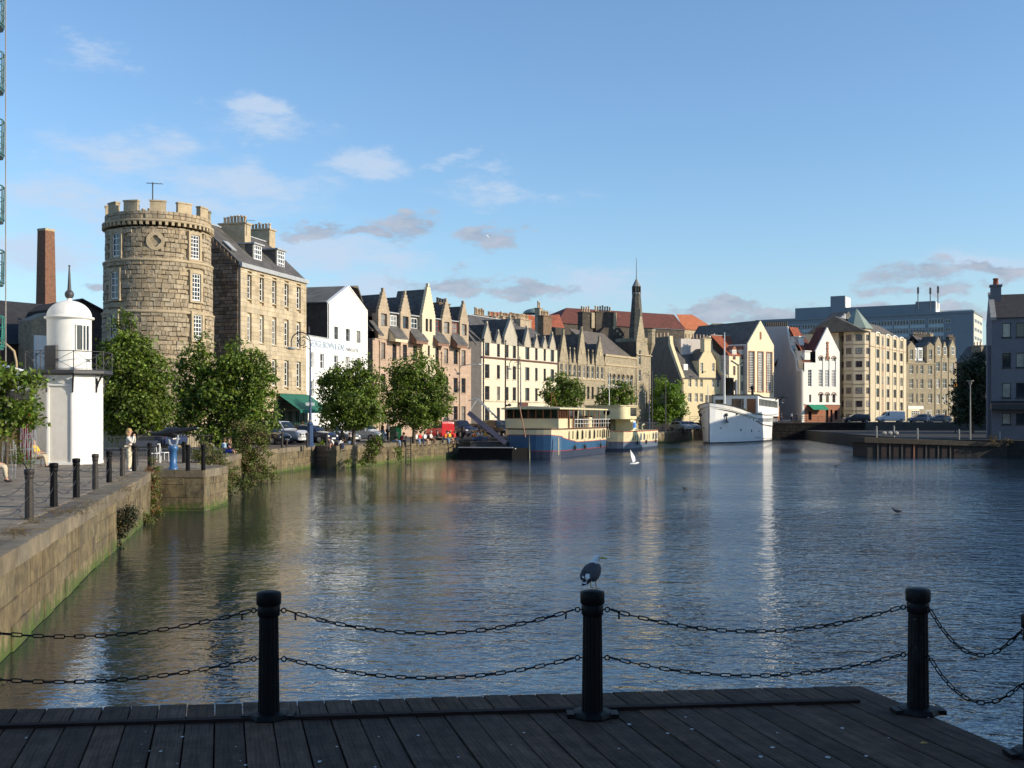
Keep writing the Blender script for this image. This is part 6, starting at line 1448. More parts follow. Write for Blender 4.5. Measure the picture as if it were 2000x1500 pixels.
def bush(label, base, lobes, n, m=None, m2=None, size=.08, seed=1, name='bush', group=None, clump=.13):
    rr = random.Random(seed); t = thing(name, label, 'plant', base, 0, group)
    leaf_mesh(lobes, n, size, rr, clump).build('leaves', m or m_weed, t)
    if m2: leaf_mesh(lobes, n//2, size*.9, rr, clump*1.2).build('dry_leaves', m2, t)
    b = MB()
    for i in range(10):
        l = rr.choice(lobes); b.tube([(l[0]*.3,l[1]*.3,min(l[2]-l[5],0)-.1),(l[0]*.7,l[1]*.7,l[2]*.6),(l[0]+rr.uniform(-.5,.5)*l[3],l[1],l[2]+rr.uniform(0,1)*l[5])], [.018,.012,.005], 4)
    b.build('stem', m_bark, t); return t
def bush_px(label, Y, px, py, L, n, **kw):
    b = W(px, py, Y); k = Y/FP
    return bush(label, b, [((x-px)*k, 0, (py-y)*k, rx*k, min(rx,ry)*k*.8, ry*k) for x, y, rx, ry in L], n, **kw)
wg = 'plants rooted in the quay walls'
bush_px('big straggly brown-green bush growing from the quay wall beside the seated couple', 64.5, 485, 935, [(485,870,40,40),(470,845,26,24),(505,850,24,22),(500,905,34,34),(470,915,30,26),(520,925,24,18)], 5200, m=m_weed, m2=m_dry, size=.13, seed=2, group=wg, clump=.22)
bush_px('tall green and rust weeds spilling over the wall left of the square stone pier', 42.5, 290, 1010, [(298,925,16,32),(290,960,26,30),(270,985,30,26),(300,1000,22,22),(265,960,18,18)], 4200, m2=m_dry2, size=.075, seed=3, group=wg)
bush_px('low bush hanging over the wall shadow where the wall bends', 39, 262, 1000, [(262,1010,26,18),(285,1020,26,14),(240,990,16,12),(230,1015,16,18)], 2200, m2=m_dry, size=.07, seed=4, group=wg)
bush_px('dark brown leaf mass added over the wall between the two nearest weeds', 31.5, 215, 1030, [(212,1010,22,26),(232,1030,22,24),(200,1045,16,22),(250,1010,18,26),(222,1060,14,18)], 4200, m=m_leafd, m2=m_dry, size=.06, seed=41, group=wg, clump=.12)  # leaf mass added to darken this stretch of wall
bush_px('bright leafy weed hanging from the nearest wall coping', 28.2, 168, 1010, [(168,1030,17,20),(182,1050,14,12),(160,1010,10,10),(155,1045,8,18)], 1300, m=m_leafb, size=.06, seed=5, group=wg, clump=.09)
bush_px('yellow-green weeds on top of the stone pier behind the blue gun', 51, 405, 915, [(400,890,26,26),(425,895,20,20),(385,905,16,14),(440,915,16,22),(445,940,14,24)], 2600, m2=m_dry, size=.08, seed=6, group=wg)
bush_px('ragged weeds in the corner behind the square stone pier', 53, 455, 950, [(455,930,16,22),(448,955,14,20),(480,945,24,16),(500,930,16,12)], 1800, size=.08, seed=7, group=wg, m2=m_dry)
bush_px('green weed on the wall just right of the lamp post foot', 83.2, 622, 890, [(622,880,9,16),(627,868,7,9),(618,893,7,9)], 700, m=m_leafb, size=.11, seed=8, group=wg)
bush_px('dark bush hanging down the wall between the two groups of seated people', 83, 728, 885, [(730,875,20,18),(738,858,14,12),(725,895,16,12),(712,900,10,8)], 2200, m=m_leaf, m2=m_dry, size=.12, seed=9, group=wg)
bush_px('small weed low on the wall beside the buttress', 81, 680, 900, [(680,900,8,8),(708,902,8,8)], 500, m=m_leaf, size=.1, seed=10, group=wg)
bush_px('small weed hanging below the first person of the seated row', 89.5, 777, 885, [(776,882,8,14),(782,892,7,8)], 500, m=m_leaf, size=.11, seed=11, group=wg)
bush_px('leggy weeds at the far left quay edge by the tree guards', 34, 60, 905, [(35,890,12,20),(60,900,8,14)], 500, m=m_leaf, size=.05, seed=12, group=wg)
rr = random.Random(8); g = MB()      # dry tufts on the near coping
for i in range(600):
    px, py = rr.choice([(112,1000),(150,998),(240,935),(60,1018),(250,955),(175,985),(30,1040)]); p = G(px+rr.gauss(0,16), py+rr.gauss(0,5), 0)
    for k in range(5):
        a = rr.random()*6.28; h = rr.uniform(.02,.08); g.add([p+Vector((math.cos(a)*.004,math.sin(a)*.004,0)), p-Vector((math.cos(a)*.004,math.sin(a)*.004,0)), p+Vector((rr.gauss(0,.05),rr.gauss(0,.05),h))], [(0,1,2)])
g.build('dry_grass', m_dry, kind='stuff')

# ---------------------------------------------------------------- boats
m_crmb = mat('boat_cream', (.62,.53,.33), rough=.45, var=.06, vs=1.5); m_blue = mat('boat_blue', (.03,.095,.19), rough=.35, var=.12, vs=1)
m_navy = mat('boat_navy_bottom', (.03,.04,.07), rough=.5, var=.2); m_redl = mat('boat_red_line', (.35,.03,.025), rough=.5); m_varn = mat('varnished_wood', (.23,.085,.03), rough=.35, var=.25, vs=6)
m_bwht = mat('ship_white', (.80,.79,.76), rough=.38, var=.04, vs=.8, streak=.07); m_grn = mat('boat_green_grey', (.33,.32,.2), rough=.5)
def loft(mb, cols, m=0, smooth=False, close=False):
    """cols: list of columns, each a list of points; mat per row"""
    n = len(cols[0]); vs = [p for c in cols for p in c]; k = len(cols)
    for i in range(k if close else k-1):
        for j in range(n-1):
            a, b_ = i, (i+1) % k; mm = m[j] if isinstance(m, (list, tuple)) else m
            mb.add([cols[a][j], cols[b_][j], cols[b_][j+1], cols[a][j+1]], [(0,1,2,3)], mm, smooth)
def arch_windows(t, pts, w, h, m_f, name='window'):
    for (x, y, z, rz) in pts:
        b = MB(); b.box(-w/2,w/2,-.03,.03,0,h-w/2); b.lathe([(w/2,-.03),(w/2,.03)], 14, c=(0,0,0), smooth=False) if 0 else b.prism([(w/2*math.cos(k*PI/8), h-w/2+w/2*math.sin(k*PI/8)) for k in range(9)], -.03, .03)
        o = b.build(name, m_gdark, t, (x,y,z), (0,0,rz)); f = MB(); f.tube([(-w/2,-.035,0)]+[(w/2*math.cos(PI-k*PI/8),-.035,h-w/2+w/2*math.sin(k*PI/8)) for k in range(9)]+[(w/2,-.035,0),(-w/2,-.035,0)], .025, 4); f.build('frame', m_f, o)
def plan(L, Bm, n_end=8, r0=1.0, far=2.0, bulge=.5):
    """outline from the near-left corner round the near end to the far end"""
    P = []
    for i in range(n_end+1):
        a = PI/2+PI*i/n_end if 0 else None
        f = i/n_end; y = Bm-f*Bm; e = abs(2*f-1); x = -bulge*(1-e**2)+r0*max(0, (e-.72)/.28)**2*.9; P.append((x, y))
    P += [(r0*1.3,0),(L*.3,-.05),(L*.6,-.05),(L-far,.1),(L-far*.4,.5),(L,Bm*.35),(L,Bm*.65),(L-far*.4,Bm-.5),(L-far,Bm-.1),(L*.6,Bm+.05),(L*.3,Bm+.05),(r0*1.3,Bm)]
    return P
def barge1():
    t = thing('barge', 'large blue and cream floating-restaurant barge with long windowed saloon', 'boat', (4.3,100.6,WZ), math.atan2(.94,.34)); L, Bm = 19, 5.5
    P = plan(L, Bm); cols = []
    for (x, y) in P:
        f = max(0, min(1, (2.8-x)/2.6)); f = f*f*(3-2*f); bt = 1.35+.75*f; cy = y-Bm/2
        q = lambda s, z: (x if x > 1 else x+ (1-s)*1.2, Bm/2+cy*s, z); cols.append([q(.93,-.5), q(.97,.62), q(.975,.68), q(1.0,bt), q(1.0,bt+.06), q(1.01,2.6), q(1.02,2.66), q(1.02,2.74)])
    b = MB(); loft(b, cols, [0,1,2,1,3,4,3], True, True); b.add([c[-1] for c in cols], [tuple(range(len(cols)))], 3); b.build('hull', [m_navy, m_redl, m_blue, m_redl, m_crmb], t)
    # fix band colours: navy bottom, red line, blue, red line, cream, brown rail
    h = [o for o in COL.objects if o.parent == t][-1]; me = h.data; me.materials.clear()
    for q in (m_navy, m_redl, m_blue, m_brown, m_crmb): me.materials.append(q)
    rows = [0,1,2,1,4,3,3]
    for i, p in enumerate(me.polygons): p.material_index = rows[i % 7] if i < len(cols)*7 else 4
    for (x, y) in ((-.45,2.7),(-.0,.12)): w = MB(); w.tube([(x,y,-.1),(x+.0,y,2.2)] if y > 1 else [(x,y-.06,.3),(x,y-.06,1.9)], .06, 8); w.build('fender_strip', m_crmb if y < 1 else m_grn, t)
    # saloon
    x0, x1 = .35, 3.2
    b = MB(); b.box(x0, x1, .15, Bm-.15, 2.74, 3.62); b.build('saloon_wall', m_crmb, t)
    z0, z1 = 3.62, 4.5
    g = MB(); g.box(x0+.14, x1-.1, .3, Bm-.3, z0, z1); g.build('saloon_glazing', m_gdark, t)
    for k in range(8):
        y = .2+(Bm-.4)*k/7; p = MB(); p.box(x0+.02, x0+.13, y-.05, y+.05, z0, z1); p.build('window_post', m_varn, t)
    for k in range(5):
        x = x0+.1+(x1-x0-.2)*k/4; p = MB(); p.box(x-.05, x+.05, .18, .29, z0, z1); p.build('window_post', m_varn if k else m_crmb, t)
    p = MB(); p.box(x0, x1, .16, Bm-.16, z0, z0+.06); p.build('window_ledge', m_varn, t)
    r = MB(); r.prismx([(-.1,4.5),(Bm+.1,4.5),(Bm+.1,4.62),(Bm/2,4.78),(-.1,4.62)], -.1, 17.0); r.build('roof', m_crmb, t); r = MB(); r.prismx([(-.14,4.48),(Bm+.14,4.48),(Bm+.14,4.52),(-.14,4.52)], -.14, 17.05); r.build('roof_trim', m_grn, t)
    # aft saloon and deckhouses, posts and rail
    for (a, c, y0, y1, zz, mm) in ((4.0,5.2,.3,1.6,4.3-.7,m_crmb),(10.6,12.2,.3,2.2,3.75,m_crmb),(3.3,10,3.9,5.3,4.45,m_varn),(12.6,15.8,2.4,5.3,4.45,m_varn)):
        b = MB(); b.box(a, c, y0, y1, 2.74, zz); b.build('deckhouse', mm, t)
    for x, m_ in ((3.6,m_varn),(4.9,m_varn),(6.2,m_crmb),(8.5,m_varn),(10.3,m_varn),(12.4,m_varn),(14.2,m_varn),(16.6,m_crmb)):
        b = MB(); b.tube([(x,.12,2.74),(x+(.35 if m_ is m_crmb else 0),.12,4.5)], .06, 5); b.build('roof_post', m_, t)
    for x in (6.6,9.8,13):
        b = MB(); b.box(x-.04,x+.04,.5,Bm-.5,2.74,3.9); b.box(x+.2,x+2.6,2.2,2.25,2.74,4.4); b.build('glass_screen', m_glass, t)
    b = MB()
    for k in range(14): x = 5.2+k*.95; b.tube([(x,.05,2.7),(x,.05,3.55)], .022, 5)
    b.tube([(5.2,.05,3.55),(18.5,.1,3.55)], .03, 5); b.tube([(5.2,.05,3.15),(18.5,.1,3.15)], .02, 5); b.build('railing', m_bwht, t)
    ap = [(x,-.07,1.62,0) for x in (5.6,7.3,9.9,11.6,15.4,17.1)]; arch_windows(t, ap, .72, .92, m_crmb)
    arch_windows(t, [(x,-.07,1.72,0) for x in (3.0,4.2,8.6,13.0,14.1)], .26, .75, m_crmb, 'slit_window')
    # canted gangplank pole on the near end and small lettering strip
    b = MB(); b.tube([(-.7,3.0,1.9),(-.75,3.6,4.9)], .05, 6); b.build('pole', m_varn, t)
    b = MB(); b.ell((.5,5.0,4.9),(.18,.18,.14)); b.ell((.5,5.3,4.85),(.14,.14,.1)); b.build('roof_vent', m_iron, t)
    b = MB(); b.tube([(9,3,4.7),(7.5,3,6.2)], .03, 5); b.tube([(9,3.6,4.7),(8.2,3.4,6.3)], .03, 5); b.build('roof_pole', m_varn, t)
barge1()
def barge2():
    t = thing('barge', 'cream barge with rounded upper deckhouse and porthole, moored just beyond the blue one', 'boat', (13.1,122.8,WZ), math.atan2(.94,.35)); L, Bm = 16.5, 5.2
    P = plan(L, Bm, r0=.8, bulge=.35); cols = []
    for (x, y) in P:
        cy = y-Bm/2; q = lambda s, z: (x, Bm/2+cy*s, z); sh = .35 if x > 3 else 0
        cols.append([q(.94,-.5), q(.98,.25), q(1,.95-sh*.3), q(1,1.02-sh*.3), q(1.01,2.1), q(1.02,2.2)])
    b = MB(); loft(b, cols, [0,1,2,3,2], True, True); b.add([c[-1] for c in cols], [tuple(range(len(cols)))], 3); b.build('hull', [m_navy, mat('barge_grey_blue', (.12,.15,.2), rough=.4), m_redl, mat('barge_cream', (.66,.57,.33), rough=.5)], t)
    mc = MATS['barge_cream']; b = MB()
    pl = [(4.3,.25),(4.3,5.0),(-.4,5.0)]+[(-.4+.9-.9*math.sin(k*PI/12)*1, .25+.9-.9*math.cos(k*PI/12)) for k in range(6,-1,-1)]
    b.prismz(pl[::-1], 3.55, 5.0); b.build('wheelhouse', mc, t)
    b = MB(); b.prismz([(4.2,.45),(4.2,4.9),(2.2,4.9),(2.2,.45)][::-1], 2.2, 3.55); b.build('lower_cabin', mc, t)
    g = MB(); g.box(.1,2.2,2.2,4.8,2.2,3.55); g.build('cabin_glazing', m_gdark, t)
    b = MB(); b.prismz([(4.5,.1),(4.5,5.1),(-.55,5.1),(-.55,.9),(.2,.1)][::-1], 5.0, 5.1); b.build('roof', m_crmb, t)
    arch = MB(); arch.tube([(-.43,2.5+.33*math.cos(k*PI/8),4.3+.33*math.sin(k*PI/8)) for k in range(17)], .05, 5, caps=False); arch.build('porthole_ring', m_black, t)
    arch = MB(); arch.add([(-.41,2.5+.3*math.cos(k*PI/8),4.3+.3*math.sin(k*PI/8)) for k in range(16)], [tuple(range(16))]); arch.build('porthole', m_gdark, t)
    for k in range(5): w = MB(); w.box(1.4+k*.55,1.85+k*.55,.2,.26,3.9,4.85); w.build('window', m_gdark, t)
    arch_windows(t, [(x,-.06,1.1,0) for x in (5.0,6.6,11.4,13.1)], .75, .85, m_bwht); arch_windows(t, [(x,-.06,1.15,0) for x in (1.6,2.5,3.5,8.3,9.3,14.8)], .25, .6, mc, 'slit_window')
    w = MB(); w.box(2.2,3.4,.12,.2,2.4,3.3); w.build('notice_board', m_bwht, t); w = MB(); w.box(2.35,3.25,.08,.11,2.55,3.15); w.build('notice_print', mat('blue_notice', (.04,.2,.55)), t)
    b = MB()
    for k in range(9): x = 5.5+k*1.3; b.tube([(x,.2,2.2),(x,.2,3.1)], .022, 5)
    b.tube([(5.5,.2,3.1),(16,.3,3.1)], .028, 5); b.tube([(5.5,.2,2.65),(16,.3,2.65)], .02, 5); b.build('railing', m_iron, t)
    b = MB(); b.box(6,8.5,1.2,3.6,2.2,3.0); b.lathe([(.5,2.2),(.5,2.9),(.3,3.1)], 12, c=(10.5,2.4,0)); b.tube([(12,1.5,2.2),(12,1.5,2.8),(13.2,1.5,2.9)], .12, 6); b.build('deck_gear', m_grn, t)
    b = MB(); b.tube([(1,2.6,5.1),(1,2.6,8.9)], [.05,.03], 6); b.tube([(1,1.2,7.2),(1,4.0,7.2)], .03, 5); b.build('mast', m_bwht, t)
    b = MB(); b.ell((4.6,-.15,.75),(.1,.1,.28)); b.build('fender', m_bwht, t)
barge2()
def ship():
    d = Vector((.45,.893)); t = thing('steam_ship', 'white former steam ship moored with its bow towards the camera', 'ship', (28.3,158,WZ), math.atan2(d.y, d.x)); L = 29.5
    S_ = [(0,.05,.05,5.85),(.6,.42,.75,5.75),(1.6,.85,1.5,5.6),(3.2,1.45,2.15,5.35),(5.5,2.05,2.6,5.0),(8.5,2.5,2.8,4.6),(12.5,2.75,2.85,4.25),(14,2.8,2.85,4.2),(19,2.8,2.85,4.1),(24,2.6,2.75,4.15),(27.5,1.7,2.3,4.4),(29.5,.5,1.4,4.6)]
    b = MB(); cols = []
    def col(x, ww, wd, zt, s): w = lambda f: s*(ww+(wd-ww)*f**1.6); x_ = lambda f: x; return [(x,w(0)*.9,-.6),(x,w(0),.0),(x,w(0),.16),(x,w(.25),zt*.3),(x,w(.5),zt*.55),(x,w(.8),zt-.62),(x,w(.82),zt-.55),(x,w(1),zt)]
    for s in (1,-1):
        c = [col(*q, s) for q in S_]; loft(b, c if s < 0 else c[::-1], [1,1,0,0,0,1,0], True)
    c1, c2 = col(*S_[-1],1), col(*S_[-1],-1); loft(b, [c2, c1], [1,1,0,0,0,1,0])
    dk = [(q[0], -q[2], q[3]-.75) for q in S_]; dk2 = [(q[0], q[2], q[3]-.75) for q in S_]; b.add(dk+dk2[::-1], [tuple(range(len(dk)*2))], 2); b.build('hull', [m_bwht, m_black, m_grn], t)
    b = MB(); b.tube([(q[0], -q[2]-.02, q[3]) for q in S_], .06, 5); b.tube([(q[0], q[2]+.02, q[3]) for q in S_], .06, 5); b.build('rail_cap', m_black, t)
    # deckhouse flush with the side
    b = MB(); x0, x1 = 14, 27.5; zt = 7.15
    def zc(x): return 7.15-.35*math.sin(min(1,max(0,(x-x0)/4))*PI/2)
    n = 10; cs = []
    for s in (-1,1):
        cc = [[(x0+(x1-x0)*i/n, s*2.83, 3.9),(x0+(x1-x0)*i/n, s*2.8, zc(x0+(x1-x0)*i/n))] for i in range(n+1)]; loft(b, cc if s < 0 else cc[::-1], 0)
    b.add([(x0,-2.83,3.6),(x0,2.83,3.6),(x0,2.8,zt),(x0,-2.8,zt)], [(3,2,1,0)]); b.add([(x1,-2.83,3.9),(x1,2.83,3.9),(x1,2.8,zc(x1)),(x1,-2.8,zc(x1))], [(0,1,2,3)]); b.build('deckhouse', m_bwht, t)
    r = MB(); pts = [x0-.15+(x1-x0+.3)*i/n for i in range(n+1)]; 
    for a, c in zip(pts, pts[1:]): r.add([(a,-2.95,zc(a)),(c,-2.95,zc(c)),(c,2.95,zc(c)),(a,2.95,zc(a)),(a,-2.95,zc(a)+.13),(c,-2.95,zc(c)+.13),(c,2.95,zc(c)+.13),(a,2.95,zc(a)+.13)], [(3,2,1,0),(4,5,6,7),(0,1,5,4),(2,3,7,6),(3,0,4,7),(1,2,6,5)])
    r.build('roof', m_iron, t)
    for i in range(14): w = MB(); x = 14.9+i*.88; w.box(-.2,.2,-.03,.03,0,1.05); w.build('window', m_gdark, t, (x,-2.86,5.55-.02*i)); 
    for i in range(15): w = MB(); x = 14.3+i*.84; w.box(-.13,.13,-.03,.03,0,.55); w.build('slot', m_lead, t, (x,-2.88,3.05))
    w = MB(); w.tube([(x0,-2.88,4.35),(18,-2.88,4.1),(23,-2.84,4.1),(27.4,-2.8,4.3)], .05, 5); w.tube([(12.6,-2.9,3.25),(17,-2.9,2.6),(23,-2.85,2.35),(27.5,-2.1,2.6)], .05, 5); w.tube([(12.6,-2.8,.75),(19,-2.82,.35),(24,-2.7,.3)], .03, 5); w.build('rubbing_line', m_black, t)
    for (y, w_, z0, z1, m) in ((1.9,1.2,4.5,6.5,m_gdark),(-.3,1.5,4.6,6.6,m_glass),(-2.0,1.1,4.2,6.6,m_varn)):
        b = MB(); b.box(x0-.08, x0-.03, y-w_/2, y+w_/2, z0, z1); b.build('front_window' if m is not m_varn else 'door', m, t)
    b = MB(); b.lathe([(.62,0),(.58,2.7),(.64,2.75),(.6,2.85)], 20, c=(15.8,1.2,7.1)); b.build('funnel', m_black, t); b = MB(); b.lathe([(.16,0),(.14,2.5)], 10, c=(15.6,.25,7.1)); b.build('steam_pipe', m_lead, t)
    b = MB(); b.lathe([(.18,0),(.16,1.4)], 10, c=(20.5,-.8,7.0)); b.ell((20.4,-.8,8.5),(.32,.3,.3)); b.build('ventilator', m_black, t)
    mh = 16.6; b = MB(); b.tube([(9.2,.3,4),(9.2,.3,9.5),(9.3,.3,mh)], [.15,.12,.045], 10); b.tube([(9.2,-.2,14.6),(9.2,-2.3,14.6)], .06, 5); b.build('mast', m_bwht, t)
    b = MB(); b.tube([(9.2,.3,12),(15.8,.6,7.2)], .025, 4); b.tube([(9.2,.3,12.5),(.4,0,5.9)], .02, 4); b.build('stay', m_iron, t)
    b = MB(); b.tube([(2.8,.8,4.6),(2.8,.8,8.5)], .05, 6); b.build('flagstaff', m_bwht, t)
    b = MB(); b.box(3.4,4.6,-.7,.7,4.3,5.2); b.lathe([(.2,4.5),(.2,5.4)], 8, c=(6,.8,0)); b.lathe([(.2,4.5),(.2,5.4)], 8, c=(6,-.8,0)); b.box(8,10.5,-.8,.8,3.6,4.5); b.lathe([(.25,3.6),(.2,4.9),(.35,5.1)], 10, c=(12,-1.6,0)); b.build('deck_gear', m_grn, t)
    for s in (-1,1):
        an = MB(); y = s*1.55; an.obox((2.1,y,3.6),(.12,.12,1.1),0); an.obox((2.1,y+s*.05,3.15),(.9,.14,.22),0,0,0,.2); an.ell((2.1,y,4.1),(.25,.2,.25)); an.build('anchor', m_iron, t)
        for (x, z, r_) in ((6.5,1.9,.17),(10.8,1.7,.2),(1.6,2.2,.1),(4.5,4.2,.14),(9.5,3.6,.11),(11.5,3.4,.11),(14.6,1.6,.1)):
            j = max(i for i in range(len(S_)) if S_[i][0] <= x); q, q2 = S_[j], S_[j+1]; f = (x-q[0])/(q2[0]-q[0]); ww = q[1]+(q2[1]-q[1])*f; wd = q[2]+(q2[2]-q[2])*f; w = ww+(wd-ww)*(z/5)**1.6
            an = MB(); an.ell((x,s*w,z),(r_,.08,r_),nu=10,nv=6); an.build('porthole', m_black, t)
    for x in (25.6,28.4):
        b = MB(); b.tube([(x,-2.5,4.3),(x,-2.7,6.4),(x,-3.2,7.0),(x,-3.9,7.05)], .09, 6); b.tube([(x,-3.85,7),(x,-3.85,6.3)], .04, 4); b.build('davit', m_black, t)
    bo = MB(); bo.box(27.4,28.6,-2.75,-2.2,3.2,5.6); bo.build('stern_cabin', m_varn, t)
ship()
[o for o in COL.objects if o.name == 'steam_ship'][0].scale = (1.0,1.25,1)
def pontoon():
    t = thing('pontoon', 'flat black floating pontoon moored at the end of the seated row', 'pontoon', (-4.9,101,WZ)); m = mat('pontoon_black', (.004,.004,.005), rough=.7, var=.4, vs=3, spec=.1); b = MB(); b.prismz([(0,0),(4.9,-.9),(7.4,.8),(8.2,3.2),(.7,4.5)], -.4, .95); b.build('float', m, t)
    b = MB(); b.prismz([(-.05,-.05),(4.95,-.95),(5.0,-.75),(.0,.15)], .95, 1.03); b.build('edge_strip', m_lead, t); b = MB(); b.box(1,4.5,1.2,3.6,.96,1.5); b.build('deck_box', m_iron, t)
    b = MB(); b.lathe([(.07,-.04),(.07,.04)], 10, c=(5.2,-.95,.9)); b.build('fender', m_bwht, t)
    m2 = mat('gangway_metal', (.06,.06,.10), rough=.5, var=.3)
    def ramp(label, a, c, w, th, m):
        A, B = a, c; d = (B-A); L = d.length; r = thing('gangway', label, 'gangway', A); b = MB(); ang = math.atan2(d.y, d.x); el = math.asin(d.z/L)
        for s in (-1,1):
            b.obox(d/2+Vector((0,s*w/2,0)), (L,.1,th), ang, 0, 0, -el)
        b.build('side_beam', m, r)
        for k in range(9): q = d*((k+.5)/9); s_ = MB(); s_.obox(q, (.08,w,.08), ang, 0, 0, -el); s_.build('rung', m, r)
        return r
    ramp('raised dark gangway rising leftward from the black pontoon', W(988,865,101.2), W(915,806,101.2), 1.1, .42, m2)
    r = ramp('raised pale lattice boom beyond the dark gangway', W(985,830,104), W(933,779,104), .8, .14, m_lead)
    b = MB(); A = W(985,830,104); d = W(933,779,104)-A
    for k in range(8): p, q = d*(k/8), d*((k+1)/8); b.tube([p+Vector((0,-.4,0)), q+Vector((0,.4,-.2))], .035, 4)
    b.tube([d,d+Vector((-.9,0,-.15))], .05, 5); b.tube([d,W(915,806,101.2)-A], .03, 4); b.build('lattice', m_lead, r)
pontoon()
# ---------------------------------------------------------------- right jetty
def jetty():
    t = thing('jetty', 'dark timber and sheet-pile jetty on the right with pale uprights', 'jetty', (33.8,104.7,WZ)); m = mat('jetty_dark', (.02,.016,.014), rough=.8, var=.5, vs=3, bump=.5); mb_ = mat('jetty_beam', (.05,.038,.026), rough=.9, var=.4, vs=4, bump=.5, dirt=.4)
    b = MB(); b.box(0,14,0,4.5,-.5,1.35); b.build('sheet_piling', m, t)
    k_ = MB(); k_.prism([(-.35,1.35),(12.5,.95),(12.5,1.35),(-.35,1.85)], -.3, 4.7); k_.build('beam', mb_, t)
    for k in range(7):
        b = MB(); b.box(-.05,.05,-.12,.0,-.3,1.3); b.build('upright', m_rsur if k == 3 else mat('dull_timber', (.09,.075,.06)), t, (.95+k*1.15,0,0)); b = MB(); b.box(.0,.5,-.06,-.01,-.3,1.3); b.build('sheet_pile', m_beam, t, (1.3+k*1.15,0,0))
    for i, (px, y0, y1) in enumerate(((1712,834,857),(1746,833,850),(1792,838,860),(1873,840,866),(1953,844,868))):
        o = thing('marker_post', ['leftmost pale post on the jetty', 'pale post behind the jetty barrels', 'pale post in the middle of the jetty', 'pale post near the landward end of the jetty', 'pale post on the right bank beyond the jetty'][i], 'post', W(px, y1, 106+i), 0, 'pale posts along the jetty'); h = (y1-y0)*(106+i)/FP; b = MB(); b.tube([(0,0,-.2),(0,0,h)], .08, 7); b.lathe([(.1,h),(.02,h+.1)], 8); b.build('shaft', m_concr, o)
    for i in range(3):
        o = thing('barrel', ['left', 'middle', 'right'][i]+' one of three pale floats lying on the jetty', 'float', W(1727+i*11.5, 850, 107), .3, 'floats on the jetty'); b = MB(); b.tube([(-.25,0,.2),(-.1,0,.2),(.1,0,.2),(.25,0,.2)], [.1,.2,.2,.1], 8); b.build('body', m_concr, o)
    bush_px('weedy yellow stalks at the landward end of the jetty', 104, 1945, 870, [(1940,858,10,8),(1965,862,12,7)], 400, m=m_dry, size=.12, seed=31)
jetty()
# ---------------------------------------------------------------- vehicles
m_tyre = mat('tyre', (.015,.015,.015), rough=.8); m_rim = mat('wheel_rim', (.35,.36,.38), rough=.35, metal=.6); m_lens = mat('headlight_lens', (.75,.77,.78), rough=.15); m_tail = mat('tail_light', (.35,.01,.01), rough=.3)
def paint(n, c, r=.3): return mat('paint_'+n, c, rough=r, var=.08, coat=.5)
KIND = {  # stations rear to front: x, sill z, belt z, top z, sill w, belt w, top w
 'hatch': ([(-1.95,.45,.8,.84,.7,.74,.6),(-1.85,.28,.88,1.05,.78,.8,.62),(-1.55,.22,.9,1.38,.82,.83,.6),(-.6,.2,.9,1.47,.83,.84,.63),(.35,.2,.9,1.42,.83,.84,.6),(1.0,.2,.9,.96,.83,.82,.72),(1.75,.22,.78,.84,.8,.78,.65),(2.0,.3,.6,.66,.7,.68,.55)]),
 'estate': ([(-2.3,.45,.8,.85,.72,.76,.62),(-2.22,.26,.92,1.2,.8,.82,.62),(-2.0,.2,.93,1.42,.84,.85,.62),(-.6,.2,.92,1.48,.86,.86,.65),(.5,.2,.92,1.42,.86,.86,.62),(1.15,.2,.92,.98,.86,.84,.74),(2.05,.22,.78,.85,.83,.8,.66),(2.3,.3,.6,.66,.74,.7,.56)]),
 'suv': ([(-2.25,.55,.95,1.0,.75,.8,.66),(-2.2,.38,1.08,1.5,.84,.86,.68),(-2.05,.34,1.08,1.74,.87,.88,.7),(-.5,.34,1.06,1.82,.88,.88,.72),(.4,.34,1.06,1.76,.88,.88,.7),(.95,.34,1.06,1.12,.88,.86,.78),(1.95,.36,1.0,1.06,.86,.84,.74),(2.2,.42,.8,.86,.8,.78,.66)]),
 'coupe': ([(-2.1,.4,.78,.84,.7,.76,.62),(-1.95,.25,.88,.96,.8,.82,.68),(-1.3,.2,.88,1.22,.83,.84,.56),(-.5,.2,.88,1.33,.84,.84,.58),(.25,.2,.87,1.27,.84,.84,.56),(.95,.2,.86,.92,.84,.82,.72),(1.9,.22,.7,.76,.8,.78,.62),(2.15,.3,.55,.6,.7,.66,.5)]),
 'van': ([(-2.4,.4,1.0,1.7,.82,.86,.76),(-2.35,.28,1.1,1.92,.86,.88,.8),(.35,.25,1.08,1.95,.88,.9,.8),(.75,.25,1.08,1.85,.88,.9,.74),(1.4,.25,1.05,1.15,.88,.88,.78),(2.05,.26,.92,.98,.86,.84,.72),(2.3,.32,.65,.7,.78,.76,.6)])}
